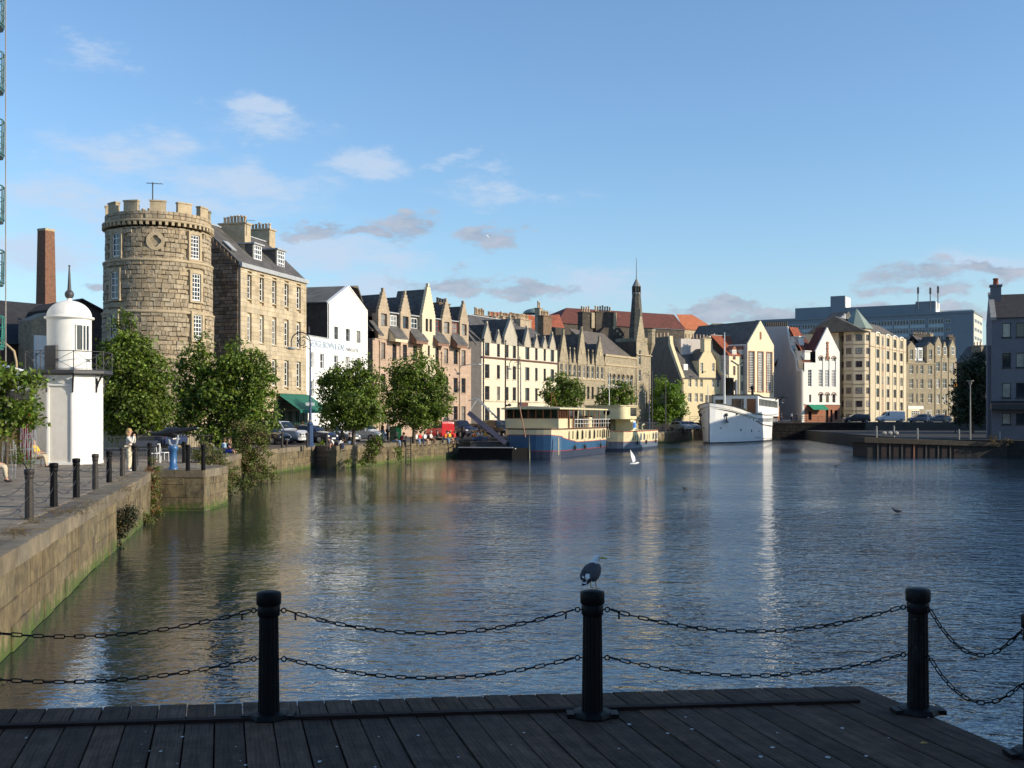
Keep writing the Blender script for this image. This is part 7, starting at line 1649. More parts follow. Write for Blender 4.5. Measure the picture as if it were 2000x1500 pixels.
def car(kind, label, loc, yaw, pm, cat='car', name='parked_car', rally=False, panel=False):
    t = thing(name, label, cat, loc, yaw, 'vehicles parked along the dock'); S_ = KIND[kind]; b = MB(); cols = []
    for (x, zs, zb, zt, ws, wb, wt) in S_:
        c = [(x,0,zs),(x,-ws*.9,zs),(x,-ws,zs+.12),(x,-(ws+wb)/2-.03,(zs+zb)/2),(x,-wb,zb),(x,-wt,zt-.03),(x,-wt*.8,zt),(x,0,zt+.03)]; cols.append(c+[(p[0],-p[1],p[2]) for p in c[-2:0:-1]])
    cols = [c+[c[0]] for c in cols]; loft(b, cols, 0, True); b.add([p for p in cols[0][:-1]], [tuple(range(len(cols[0])-1))]); b.add([p for p in cols[-1][:-1]], [tuple(range(len(cols[0])-2,-1,-1))]); b.build('body', pm, t)
    cab = [i for i, s in enumerate(S_) if s[3]-s[2] > .25]
    g = MB()
    for i in cab[:-1]:
        if panel and S_[i][0] < .2: continue
        a, c = S_[i], S_[i+1]
        for s in (-1,1):
            def P(st, f, e): zb, zt, wb, wt = st[2], st[3]-.03, st[5], st[6]; return (st[0]+e, s*(wb+(wt-wb)*f+.012), zb+(zt-zb)*f)
            q = [P(a,.12,.05),P(c,.12,-.05),P(c,.86,-.05),P(a,.86,.05)]; g.add(q, [(0,1,2,3) if s < 0 else (3,2,1,0)])
    # front quarter glass, windscreen, rear window
    f, h = S_[cab[-1]], S_[cab[-1]+1]
    for s in (-1,1): g.add([(f[0]+.04,s*(f[5]+.012),f[2]+.06),(h[0]-.25,s*(h[5]+.012),h[2]+.04),(f[0]+.04,s*(f[6]+.014+(f[5]-f[6])*.15),f[3]-.1)], [(0,1,2) if s < 0 else (2,1,0)])
    g.build('side_glass', m_gdark, t)
    def scr(a, c, nm, e):
        g = MB(); q = []
        for st, fr in ((a,.1),(c,.9)):
            pass
        A_, C_ = Vector((a[0],0,a[3]+.03)), Vector((c[0],0,c[3]+.03)); p0, p1 = A_.lerp(C_,.1), A_.lerp(C_,.88); w0, w1 = a[6]*.86, c[6]*.9; o = Vector((e*.02,0,.02))
        g.add([p0+o+Vector((0,-w0,-.03)), p0+o+Vector((0,w0,-.03)), p1+o+Vector((0,w1,-.03)), p1+o+Vector((0,-w1,-.03)), p0+o, p1+o], [(0,4,5,3),(4,1,2,5)]); g.build(nm, m_gdark, t)
    scr(f, h, 'windscreen', 1)
    if not panel: scr(S_[cab[0]], S_[cab[0]-1] if cab[0] else S_[0], 'rear_window', -1)
    r = .36 if kind == 'suv' else .31; x1, x0 = S_[-1][0]-.75, S_[0][0]+.72
    for x in (x0, x1):
        for s in (-1,1):
            w = MB(); y = s*S_[3][4]; w.tube([(0,-.1,0),(0,.1,0)], r, 18, smooth=False); o = w.build('wheel', m_tyre, t, (x, y-s*.08, r)); w = MB(); w.tube([(0,s*.085,0),(0,s*.115,0)], r*.62, 14, smooth=False); w.build('rim', m_rim, o)
    fx = S_[-1][0]; fw = S_[-1][4]; ax = S_[0][0]
    for s in (-1,1):
        w = MB(); w.ell((fx-.07,s*(fw-.12),S_[-1][2]-.02),(.12,.17,.09),nu=10,nv=6); w.build('headlight', m_lens, t); w = MB(); w.obox((ax+.06,s*(S_[0][4]-.02),S_[0][2]-.02),(.1,.18,.22)); w.build('tail_light', m_tail, t); w = MB(); w.obox((S_[cab[-1]][0]+.35,s*(S_[3][5]+.1),S_[3][2]+.06),(.1,.18,.13)); w.build('mirror', pm, t)
    w = MB(); w.box(fx-.08,fx+.06,-fw,fw,.28,.5); w.box(ax-.06,ax+.08,-S_[0][4],S_[0][4],.3,.52); w.build('bumper', pm if not panel else m_iron, t)
    w = MB(); w.box(fx+.062,fx+.07,-.26,.26,.34,.45); w.box(ax-.07,ax-.062,-.26,.26,.6,.71); w.build('number_plate', m_white, t); w = MB(); w.box(fx-.02,fx+.03,-fw*.6,fw*.6,S_[-1][2]-.12,S_[-1][2]-.02); w.build('grille', m_black, t)
    if rally:
        for k in range(4): w = MB(); w.lathe([(.02,0),(.09,.01),(.1,.05)], 12); w.build('spot_lamp', m_lens, t, (fx+.13,-.42+k*.28,.66), (0,PI/2,0))
    return t
def CP(px, Y, z=0): p = XY(px, Y); return (p.x, p.y, z)
sil = paint('silver', (.42,.44,.47)); dkb = paint('dark_blue', (.012,.018,.045)); blk = paint('charcoal', (.025,.027,.032)); gry = paint('steel', (.16,.18,.21)); blu = paint('blue', (.015,.06,.22)); red = paint('red', (.55,.012,.02)); wht = paint('white', (.7,.71,.72))
car('estate', 'dark blue hatchback seen from behind, above the blue gun mount', CP(322,77), 2.2, paint('navy', (.01,.03,.11)))
car('hatch', 'dark grey car nose peeping out from behind the straggly bush', CP(518,85), -.42, blk)
car('suv', 'silver jeep-like car with round rally lamps on its grille', CP(548,88.5), -.42, sil, rally=True)
car('estate', 'dark estate car right behind the tall blue lamp post', CP(604,90), -.42, dkb)
car('coupe', 'grey-silver saloon whose nose points at the couple leaning over the wall', CP(652,91.5), -.42, gry)
car('hatch', 'white car half hidden under the tree, left of the two people standing', CP(712,97), -.5, wht)
car('van', 'small bright red van behind the seated row', CP(858,110), 2.1, red, 'van', 'red_van').scale = (.82,.82,.86)
car('suv', 'dark blue off-road car next to the red van', CP(898,114), -.9, dkb)
car('hatch', 'dark car behind the people at the end of the quay, left of the gangway', CP(938,119), -.8, blk)
car('suv', 'black car between the gangway and the blue barge', CP(972,118), -.9, paint('black', (.012,.012,.014)))
FZ = 1.2
car('estate', 'dark estate car on the far road below the turret apartments, left of the white van', CP(1672,193,FZ), PI+.05, blk)
car('van', 'white van on the far road below the turret apartments', CP(1738,194,FZ), PI+.03, wht, 'van', 'white_van', panel=True)
car('hatch', 'silver blue car on the far road, first right of the white van', CP(1797,193,FZ), PI, gry)
car('coupe', 'silver blue car on the far road in front of the cream shopfront', CP(1832,191.5,FZ), PI, gry)
car('hatch', 'white car under the bright green tree left of the ship bow', CP(1330,176,.0), -1.0, wht); car('hatch', 'silver car under the bright green tree, nearer the ship bow', CP(1346,180,.0), -1.0, sil)

# ---------------------------------------------------------------- people
m_skin = mat('skin', (.52,.30,.21), rough=.6, var=.05); CL = {}
def cloth(n, c): return mat('cloth_'+n, c, rough=.9, var=.12, vs=20)
HAIR = {'dark': (.03,.018,.012), 'brown': (.09,.045,.02), 'blond': (.42,.27,.11), 'grey': (.35,.33,.3)}
def skin_obj(name, chains, m, parent, root=0, sub=1):
    """chains of (point, radius) joined where the points coincide; grown with a Skin modifier"""
    bm = bmesh.new(); ly = bm.verts.layers.skin.verify(); seen = {}
    def gv(p, r):
        k = tuple(round(q, 3) for q in p)
        if k not in seen: v = bm.verts.new(p); v[ly].radius = (r, r); v[ly].use_root = len(seen) == 0; seen[k] = v
        return seen[k]
    for c in chains:
        vs = [gv(p, r) for p, r in c]
        for a, b in zip(vs, vs[1:]):
            if not bm.edges.get((a, b)): bm.edges.new((a, b))
    me = bpy.data.meshes.new(name); bm.to_mesh(me); bm.free(); me.materials.append(m); o = obj(name, me, parent)
    md = o.modifiers.new('skin', 'SKIN'); md.use_smooth_shade = True; sb = o.modifiers.new('sub', 'SUBSURF'); sb.levels = sb.render_levels = sub; return o
def person(label, loc, yaw, pose='stand', top='white', bot='blue', hair='dark', k=1.0, legs='trousers', sleeve=1, group=None, lean=0.0):
    TC = {'white': (.72,.71,.68), 'black': (.02,.02,.022), 'red': (.5,.03,.03), 'orange': (.75,.2,.03), 'blue': (.05,.16,.42), 'beige': (.5,.42,.3), 'pale': (.62,.58,.52), 'navy': (.02,.03,.07), 'yellow': (.75,.45,.05), 'denim': (.14,.22,.36), 'cream': (.62,.56,.42), 'brown': (.14,.07,.04), 'maroon': (.2,.02,.03), 'skirtblue': (.04,.07,.4), 'lightblue': (.35,.5,.65)}
    t = thing('person', label, 'person', loc, yaw, group); V = Vector; J = {}
    def leanp(p, ph): v = V(p)-V((0,0,ph)); a = lean; return V((v.x, v.y*math.cos(a)+v.z*math.sin(a), v.z*math.cos(a)-v.y*math.sin(a)))+V((0,0,ph))
    sit = pose.startswith('sit'); hz = .1 if sit else .93; up = lambda x, y, z: leanp((x*k, y*k, (z+hz)*k), hz*k)
    pel, ch, nk, hb, ht = up(0,0,.02), up(0,.0,.34), up(0,.0,.52), up(0,.03,.6), up(0,.03,.76)
    body = [[(pel,.125*k),(up(0,0,.18),.11*k),(ch,.135*k),(up(0,0,.46),.07*k),(nk,.05*k),(hb,.075*k),(up(0,.025,.67),.095*k),(ht,.06*k)]]
    tops = [[(pel,.14*k),(up(0,0,.18),.128*k),(ch,.152*k),(up(0,0,.45),.08*k)]]; bots = []; shoes = MB(); body[0].insert(6,(up(0,.05,.63),.085*k)) if 0 else None
    for s in (-1,1):
        sh = up(s*.17,0,.42)
        if pose in ('stand','stand2'): el, wr = up(s*.23,-.02,.16), up(s*.2,.1,-.06)
        elif pose == 'phone': el, wr = up(s*.22,.17,.2), up(s*.08,.2,.5)
        elif pose == 'sit_chin' and s > 0: el, wr = up(.2,.25,.15), up(.08,.2,.5)
        elif pose == 'sit_prop': el, wr = up(s*.26,-.1,.2), up(s*.25,-.2,-.03)
        else: el, wr = up(s*.22,.1,.16), up(s*.1,.33,.1)
        hd = wr+(wr-el).normalized()*.08*k
        body.append([(ch,.135*k),(sh,.058*k),(el,.038*k),(wr,.027*k),(hd,.03*k)])
        tops.append([(ch,.152*k),(sh,.072*k),(el if sleeve else (sh.lerp(el,.55)),.052*k)]+([(wr,.04*k)] if sleeve > 1 else []))
        if sit:
            hp = V((s*.09*k,0,.1*k)); kn = V((s*.12*k,.43*k,.13*k)); an = V((s*.11*k,(.5 if s > 0 else .4)*k,-.3*k)); toe = an+V((0,.13*k,-.06*k))
            if pose == 'sit_cross' and s > 0: kn = V((0,.42*k,.22*k)); an = V((-.2*k,.6*k,.0)); toe = an+V((-.02,.1*k,-.1*k))
        elif pose == 'stand2': hp = V((s*.09*k,0,.93*k)); kn = V((s*.1*k,s*.08*k,.49*k)); an = V((s*.1*k,s*.16*k-.03,.08*k)); toe = an+V((0,.15*k,-.04*k))
        else: hp = V((s*.09*k,0,.93*k)); kn = V((s*.1*k,.02*k,.49*k)); an = V((s*.1*k,0,.08*k)); toe = an+V((0,.15*k,-.04*k))
        body.append([(pel,.125*k),(hp,.09*k),(kn,.055*k),(an,.038*k),(toe,.03*k)])
        e = an.lerp(kn,.06) if legs == 'trousers' else hp.lerp(kn,.8 if legs == 'shorts' else .6)
        bots.append([(pel+V((0,0,.001)),.138*k),(hp,.105*k),(kn,.078*k),(e,.062*k)] if legs == 'trousers' else [(pel+V((0,0,.001)),.138*k),(hp,.105*k),(e,.09*k)])
        d = (toe-an); shoes.ell(an.lerp(toe,.6)+V((0,0,-.01)), (.05*k,.12*k,.042*k), nu=10, nv=6)
    skin_obj('body', body, m_skin, t); skin_obj('shirt', tops, cloth(top, TC[top]), t); skin_obj('trousers' if legs == 'trousers' else 'shorts', bots, cloth(bot, TC[bot]), t)
    shoes.build('shoes', cloth('shoe', (.05,.04,.04)) if pose != 'phone' else cloth('white', TC['white']), t)
    h = MB(); c = up(0,.0,.705); h.ell(c, (.1*k,.115*k,.105*k), nu=12, nv=8)
    if hair in ('blond','brown') or pose == 'phone': h.ell(up(0,-.05,.62), (.1*k,.08*k,.13*k), nu=10, nv=7)
    h.build('hair', mat('hair_'+hair, HAIR[hair], rough=.6, var=.3, vs=30), t)
    f = MB(); f.ell(up(0,.125,.66),(.014*k,.022*k,.025*k),nu=6,nv=5)
    for s in (-1,1): f.ell(up(s*.095,.03,.66),(.012*k,.025*k,.032*k),nu=6,nv=5)
    f.build('nose_and_ears', m_skin, t); f = MB()
    for s in (-1,1): f.ell(up(s*.035,.112,.685),(.011*k,.008*k,.008*k),nu=6,nv=4)
    f.build('eyes', m_black, t)
    return t
RIGHTY = -PI/2
# nearer ones on the left quay
person('standing woman in pale jacket and trousers holding something up to her face', G(252,921,0), -PI/2+.1, 'phone', 'pale', 'cream', 'blond', .97, sleeve=2)
person('person in yellow top sitting cross-legged on a bench left of the lighthouse', CP(70,46.5,.36), RIGHTY, 'sit', 'yellow', 'beige', 'brown', .98, lean=-.15)
person('person cut off by the left edge of the photo, only legs showing', CP(-18,35.5,.4), RIGHTY+.2, 'sit', 'black', 'beige', 'dark', 1.0)
person('woman in black top and blue shorts sitting on the wall, hand at her chin', CP(447,64,.05), -1.9, 'sit_chin', 'black', 'skirtblue', 'dark', .98, legs='shorts', sleeve=0)
person('person in pale lilac shirt sitting behind the woman in the black top', CP(438,66,.0), -1.9, 'sit', 'lightblue', 'beige', 'brown', .98)
gs = 'people sitting on the quay wall'
def seat(px, lab, top, bot, hair, pose='sit', ln=.25, Y=None, **kw):
    # position on the coping edge
    for A, B in zip(EDGE[8:], EDGE[9:]):
        for q in range(60):
            p = A.lerp(B, q/60)
            if abs(CX+p.x/p.y*FP-px) < 1.6 and p.y > 78:
                d = (B-A).normalized(); n = Vector((d.y, -d.x)); p = p-n*.18; return person(lab, (p.x, p.y, .0), math.atan2(n.y, n.x)-PI/2+kw.pop('turn',0), pose, top, bot, hair, 1.02, lean=ln, group=gs, **kw)
seat(650,'person in white vest leaning far over the wall, left of the two bent figures','white','maroon','dark',ln=.9,legs='shorts')
seat(664,'person in white shirt bent over the wall next to the vest wearer','white','navy','dark',ln=1.0)
person('person in black sitting on the quay behind the two bent figures', CP(683,88,.0), -1.3, 'sit', 'black', 'denim', 'dark', 1.0)
seat(776,'man in black top and pale trousers at the left end of the seated row','black','denim','grey',ln=.3)
seat(786,'person in dark red top, second from the left end of the seated row','maroon','navy','dark',ln=.5)
seat(814,'woman in white top and jeans in the middle of the seated row','white','denim','dark',ln=.2)
seat(823,'person in red top between two wearing white in the seated row','red','navy','dark')
seat(832,'person in white T-shirt with bare legs in the seated row','white','black','brown',legs='shorts')
seat(845,'pink-faced man in white shirt and grey trousers in the seated row','pale','brown','grey',lean=0) if 0 else seat(845,'man in pale shirt and dark trousers in the seated row','pale','brown','grey',ln=.1)
seat(860,'person in black leaning back between pale shirt and orange top','black','black','dark',ln=-.2)
seat(873,'person in orange top and jeans near the right end of the seated row','orange','denim','dark',ln=.35)
seat(881,'person in yellow top and white shorts, second from the right end','yellow','cream','blond',ln=.2,legs='shorts')
seat(889,'person in red and blue, last at the right end of the seated row','red','navy','brown',ln=.3)
person('standing man in white shirt and black trousers under the tree', CP(757,94.5,.0), -1.2, 'stand', 'white', 'black', 'dark', 1.03, sleeve=2)
person('standing person in dark vest and jeans beside the man in white', CP(747,93.5,.0), -1.9, 'stand2', 'brown', 'denim', 'dark', .99)
person('person in light blue shirt walking behind the dark estate car', CP(590,98,.0), 1.2, 'stand2', 'lightblue', 'navy', 'brown', 1.05)
person('person whose head shows behind the silver jeep', CP(534,100,.0), -1.2, 'stand', 'maroon', 'navy', 'brown', 1.02)
person('person in white with pale hair behind the silver saloon roof', CP(660,103,.0), 1.3, 'stand', 'blue', 'navy', 'blond', 1.03)
for i, (px, dy, tp, lab) in enumerate([(926,0,'orange','person in orange top crouched at the left of the far café group'),(935,1.2,'white','person in white at the back of the far café group'),(941,.2,'pale','person in pale top sitting in the middle of the far café group'),(948,1.5,'yellow','person in yellow top at the right of the far café group'),(931,2.2,'beige','person in beige at the very back of the far café group')]):
    person(lab, CP(px,104.5+dy,.05 if i != 0 else .0), -1.2-.3*i, 'sit', tp, 'denim', 'dark' if i % 2 else 'blond', 1.0, legs='shorts' if i % 2 else 'trousers', group='far café group')
person('woman in orange jacket walking on the far road at the right', CP(1847,190,FZ), 1.0, 'stand2', 'orange', 'beige', 'brown', 1.0)
person('person in white trousers walking on the far road before the silver car', CP(1813,189.8,FZ), -1.0, 'stand2', 'cream', 'white', 'dark', 1.0)
for i, px in enumerate((1519,1526,1546,1556)):
    person(['person nearest the ship stern on the far quay', 'second person from the ship stern on the far quay', 'person in white halfway along the far railing', 'person right of the white-clad one on the far railing'][i], CP(px,190.5,FZ), 3.0+i, 'stand', ('white','black','white','navy')[i], 'navy', 'dark', 1.0, group='people at the far railing')

# ---------------------------------------------------------------- street furniture
def ornate_lamp(label, px, Y, ytop, z0=0, sc=1.0, side=-1):
    H = (EYE+(HY-ytop)*Y/FP)-z0; mp = mat('lamp_blue', (.03,.06,.13), rough=.45, var=.15); t = thing('street_lamp', label, 'street lamp', CP(px, Y, z0), 0, 'ornate quay lamps')
    b = MB(); b.lathe([(.3*sc,0),(.3*sc,.18),(.22*sc,.25),(.2*sc,1.5),(.24*sc,1.6),(.13*sc,1.8)], 8, smooth=False); b.build('base', mp, t)
    b = MB(); b.lathe([(.11*sc,1.8),(.07*sc,H*.5),(.055*sc,H-.9*sc)], 10); b.build('pole', mp, t); b = MB(); b.lathe([(.14*sc,1.78),(.16*sc,1.84),(.14*sc,1.9)], 10); b.build('ring', m_concr, t)
    b = MB(); R1 = .68*sc; cz = H-.72*sc; arc = [(side*R1+math.cos(a)*R1, 0, cz+math.sin(a)*R1*1.0) for a in [PI*k/14 for k in range(15)]]
    if side > 0: arc = arc[::-1]
    arc = [(side*R1-side*R1*math.cos(a), 0, cz+R1*math.sin(a)) for a in [PI*k/14 for k in range(15)]]
    b.tube([(0,0,H-1.0*sc)]+arc+[(arc[-1][0],0,cz-.35*sc)], .045*sc, 6); b.build('arm', m_iron, t)
    b = MB(); c = Vector((side*.55*sc,0,H-.75*sc)); b.tube([c+Vector((math.cos(a)*r_,0,math.sin(a)*r_)) for a, r_ in [(k*.45, (.42-.018*k)*sc) for k in range(20)]], .026*sc, 5); b.tube([(0,0,H-1.3*sc),(side*.25*sc,0,H-1.05*sc),(side*.55*sc,0,H-1.15*sc)], .03*sc, 5)
    b.tube([(0,0,H-.7*sc),(side*.3*sc,0,H-.35*sc),(side*.55*sc,0,H-.35*sc)], .026*sc, 5); b.build('scrollwork', m_iron, t)
    b = MB(); b.lathe([(.04,0),(.09*sc,.1*sc),(.03,.22*sc),(.07*sc,.3*sc),(.01,.5*sc)], 8, c=(side*.1*sc,0,H-.12*sc)); b.build('crown', m_iron, t)
    b = MB(); b.lathe([(.1*sc,.14*sc),(.36*sc,.04*sc),(.36*sc,0),(.2*sc,-.06*sc)], 14, c=(arc[-1][0],0,cz-.5*sc)); b.build('lantern', m_lead, t); return t
ornate_lamp('tall blue ornate lamp post with a scrolled arm in front of the white warehouse', 606, 79, 648)
ornate_lamp('ornate scrolled lamp post in front of the cream tenement', 1017, 126, 701, sc=.95)
ornate_lamp('ornate lamp post standing left of the yellow house near the church front', 1268, 168, 728, sc=.8)
ornate_lamp('dark ornate lamp with twin hooks at the ship stern', 1517, 189.5, 777, FZ, sc=.7, side=1)
t = thing('road_sign', 'two small white plates fixed to the tall blue lamp post', 'sign', W(606,789,78.8)); b = MB(); b.box(-.32,-.08,-.02,.02,-.12,.1); b.box(.08,.3,-.02,.02,-.12,.1); b.tube([(-.3,.05,0),(.3,.05,0)], .02, 4); b.build('plate', m_white, t)
for (px, Y, y0, y1, z0, lab, orange) in ((1895,108,745,840,-.1,'pale modern lamp post standing alone on the right bank',0),(1866,150,752,830,-.1,'thin lamp post with an orange globe before the dark tree',1),(1274,170,725,822,0,'thin grey mast before the dark gable of the yellow house',2),(1300,150,745,830,0,'thin green pole beside the bright green tree',2),(1672,190.5,790,826,FZ,'dark lamp post with twin heads before the turret apartments',2)):
    t = thing('street_lamp', lab, 'street lamp', CP(px, Y, z0)); h = EYE+(HY-y0)*Y/FP-z0; b = MB(); b.tube([(0,0,0),(0,0,h)], [.09,.05], 8); b.build('pole', m_concr if orange == 0 else m_iron, t)
    if orange == 0: b = MB(); b.lathe([(.12,0),(.2,.3),(.34,.34),(.34,.4)], 14, c=(0,0,h-.3)); b.build('lamp_head', m_concr, t)
    if orange == 1: b = MB(); b.ell((0,0,h),(.2,.2,.3)); b.build('globe', mat('amber_globe', (.8,.25,.02), rough=.3, emit=(1,.4,.05,1.2)), t)
for i, (px, Y, y0, y1, zb_) in enumerate(((1292,178,740,810,0),(1384,191,790,826,1))):
    pass
def gun():
    t = thing('harpoon_gun', 'blue pedestal harpoon gun with dark barrel on the square stone pier', 'gun', G(338,917,0)); bm_ = mat('gun_blue', (.03,.11,.26), rough=.4, var=.2, vs=8); s = 47.2/FP
    b = MB(); b.lathe([(.19,0),(.19,.08),(.15,.1),(.145,.75),(.19,.8),(.2,.92),(.16,.96)], 24); b.build('pedestal', bm_, t)
    for s_ in (-1,1): b = MB(); b.tube([(0,0,.94),(s_*.14,0,1.02),(s_*.19,0,1.3),(s_*.17,0,1.42)], [.07,.06,.045,.03], 8); b.build('yoke_arm', mat('gun_grey', (.25,.3,.34), rough=.5), t)
    b = MB(); b.ell((0,0,1.45),(.22,.17,.2)); b.tube([(-.85,0,1.42),(-.45,0,1.45),(-.1,0,1.5),(.35,0,1.57),(.95,0,1.66)], [.05,.11,.2,.11,.045], 12); b.build('barrel', m_black, t); b = MB(); b.ell((.98,0,1.665),(.045,.04,.04)); b.build('muzzle', m_rim, t)
    b = MB(); b.tube([(-.8,0,1.45),(-.95,0,1.6),(-.75,0,1.75)], .03, 6); b.build('grip', m_black, t)
gun()
def tents():
    wt = mat('tent_canvas', (.78,.78,.8), rough=.8, var=.04); 
    for i, (px, Y, w) in enumerate(((8,52,2.6),(48,56,2.2))):
        t = thing('canopy_tent', ['white canopy tent at the left edge behind the young tree', 'second white canopy tent, right of the first, behind the young tree'][i], 'tent', CP(px, Y)); h = 3.7 if i == 0 else 3.4; b = MB()
        b.add([(-w,-w,h),(w,-w,h),(w,w,h),(-w,w,h),(0,0,h+.9)], [(0,1,4),(1,2,4),(2,3,4),(3,0,4)]); b.box(-w,w,-w-.01,-w+.02,h-.4,h); b.box(w-.02,w,-w,w,h-.4,h); b.build('canopy', wt, t)
        for sx, sy in ((-1,-1),(1,-1),(1,1),(-1,1)): p = MB(); p.tube([(sx*w*.97,sy*w*.97,0),(sx*w*.97,sy*w*.97,h)], .04, 6); p.build('leg', m_lead, t)
    t = thing('kiosk', 'yellow-beige kiosk wall with a red door left of the lighthouse', 'kiosk', CP(10,51)); b = MB(); b.box(-2.4,.55,0,2.5,0,2.5); b.build('wall', mat('kiosk_beige', (.62,.46,.2), rough=.8), t); b = MB(); b.box(.7,1.8,.1,2.4,0,2.3); b.build('door', mat('kiosk_red', (.5,.01,.015), rough=.6), t); b = MB(); b.box(-2.5,1.9,-.15,2.6,2.5,2.6); b.build('roof', m_lead, t)
    t = thing('bench', 'dark slatted bench with a person in yellow on it', 'bench', CP(66,46.5)); 
    for k in range(5): b = MB(); b.box(-.5,.45,.0,.07,.4,.43); b.build('slat', m_varn, t, (0,-.25+k*.1,0))
    for x in (-.45,.4):
        b = MB(); b.tube([(x,-.22,0),(x,-.2,.4)], .02, 5); b.tube([(x,.2,0),(x,.22,.4)], .02, 5); b.build('leg', m_iron, t)
    b = MB(); b.tube([(-.5,-.25,.4),(-.62,-.25,.85),(-.62,.25,.85),(-.5,.25,.4)], .02, 5); b.build('backrest', m_iron, t)
    t = thing('bench', 'second bench cut by the left edge of the photo', 'bench', CP(-22,35.5)); b = MB(); b.box(-.8,.2,-.25,.25,.34,.38); b.build('seat', m_varn, t); b = MB(); b.box(-.7,-.65,-.2,.2,0,.34); b.box(.1,.15,-.2,.2,0,.34); b.build('leg', m_iron, t)
    rr = random.Random(3)
    for i, (px, Y) in enumerate(((18,38),(52,44),(60,45.5))):
        t = thing('tree_guard', ['low', 'taller', 'bent'][i]+' openwork wire guard at the left edge, '+['by the seated legs', 'left of the bench', 'right beside the bench'][i], 'tree guard', CP(px, Y), 0, 'wire guards'); b = MB(); h = [1.3,1.9,1.6][i]
        for k in range(8): a = k*PI/4; b.tube([(.2*math.cos(a),.2*math.sin(a),0),(.24*math.cos(a+.2),.24*math.sin(a+.2),h*.6),(.2*math.cos(a+.3),.2*math.sin(a+.3),h*rr.uniform(.85,1.05))], .011, 4)
        for z in (.3,.8,h*.75): b.tube([(.22*math.cos(k*PI/6),.22*math.sin(k*PI/6),z) for k in range(13)], .01, 4)
        b.build('wires', m_rim, t)
    t = thing('lamp_bracket', 'curved beige swan-neck lamp rising behind the white tents', 'lamp', CP(32,70)); b = MB(); b.tube([(0,0,0),(0,0,5.6),(-.15,0,6.3),(-.7,0,6.8),(-1.3,0,6.8)], .08, 7); b.build('pole', mat('beige_pole', (.4,.3,.17)), t)
tents()
def cafe():
    wc = m_white
    for i, px in enumerate((303,318)):
        t = thing('cafe_chair', ['white metal chair left of the blue gun mount', 'white metal chair directly behind the blue gun mount'][i], 'chair', CP(px, 50.5+i*1.2), .4+i); 
        b = MB(); b.box(-.22,.22,-.2,.2,.43,.46); b.build('seat', wc, t); b = MB(); b.tube([(-.2,.2,.45),(-.21,.25,.85),(.21,.25,.85),(.2,.2,.45)], .016, 5); b.build('backrest', wc, t)
        for sx in (-.2,.2):
            for sy in (-.18,.18): b = MB(); b.tube([(sx,sy,.44),(sx*1.1,sy*1.1,0)], .014, 5); b.build('leg', wc, t)
    t = thing('information_board', 'tilted information board on two legs beside the standing woman', 'board', CP(285,47.5)); b = MB(); b.obox((0,0,.95),(.95,.5,.04),.2,0,.5); b.build('panel', m_iron, t)
    for x in (-.35,.35): b = MB(); b.tube([(x,0,0),(x,0,.95)], .03, 6); b.build('leg', m_iron, t)
    t = thing('utility_box', 'green cabinet beside the tree left of the seated row', 'cabinet', CP(779,96)); b = MB(); b.box(-.22,.22,-.2,.2,0,1.35); b.build('body', mat('cabinet_green', (.01,.14,.06), rough=.5), t); b = MB(); b.box(-.8,-.23,-.2,.2,0,1.3); b.build('side_panel', mat('cabinet_dark', (.01,.03,.02)), t)
    t = thing('iron_fence', 'dark iron railing under the big trees behind the standing woman', 'fence', CP(205,58)); b = MB(); A = XY(205,58); B = XY(420,64)-A
    for k in range(44): p = B*(k/44); q = MB(); q.tube([(p.x,p.y,0),(p.x,p.y,1.15)], .014, 5); q.build('bar', m_black, t)
    for z in (.2,1.05): b.tube([(0,0,z),(B.x,B.y,z)], .018, 5)
    b.build('rail', m_black, t)
    t = thing('mooring_ladder', 'dark ladder rail fixed upright to the wall at the left end of the seated row', 'ladder', (*(EDGE[16]+Vector((.25,-.9))), 0)); b = MB()
    for x in (0,.42): b.tube([(x,0,-2.2),(x,0,.45)], .05, 5)
    b.build('rail', m_black, t)
    for k in range(7): q = MB(); q.tube([(0,0,-1.9+k*.32),(.42,0,-1.9+k*.32)], .025, 5); q.build('rung', m_iron, t)
    # blue shop front behind the trees
    t = thing('shopfront_hut', 'pale blue low shopfront seen between the two big trees', 'shop', CP(345,86)); b = MB(); b.box(-2.5,2.6,0,3,0,3.4); b.build('wall', mat('pale_blue_paint', (.3,.38,.5), rough=.7), t); b = MB(); b.box(-.6,.6,-.05,.0,.1,2.3); b.build('door', mat('door_blue', (.05,.14,.35)), t)
cafe()
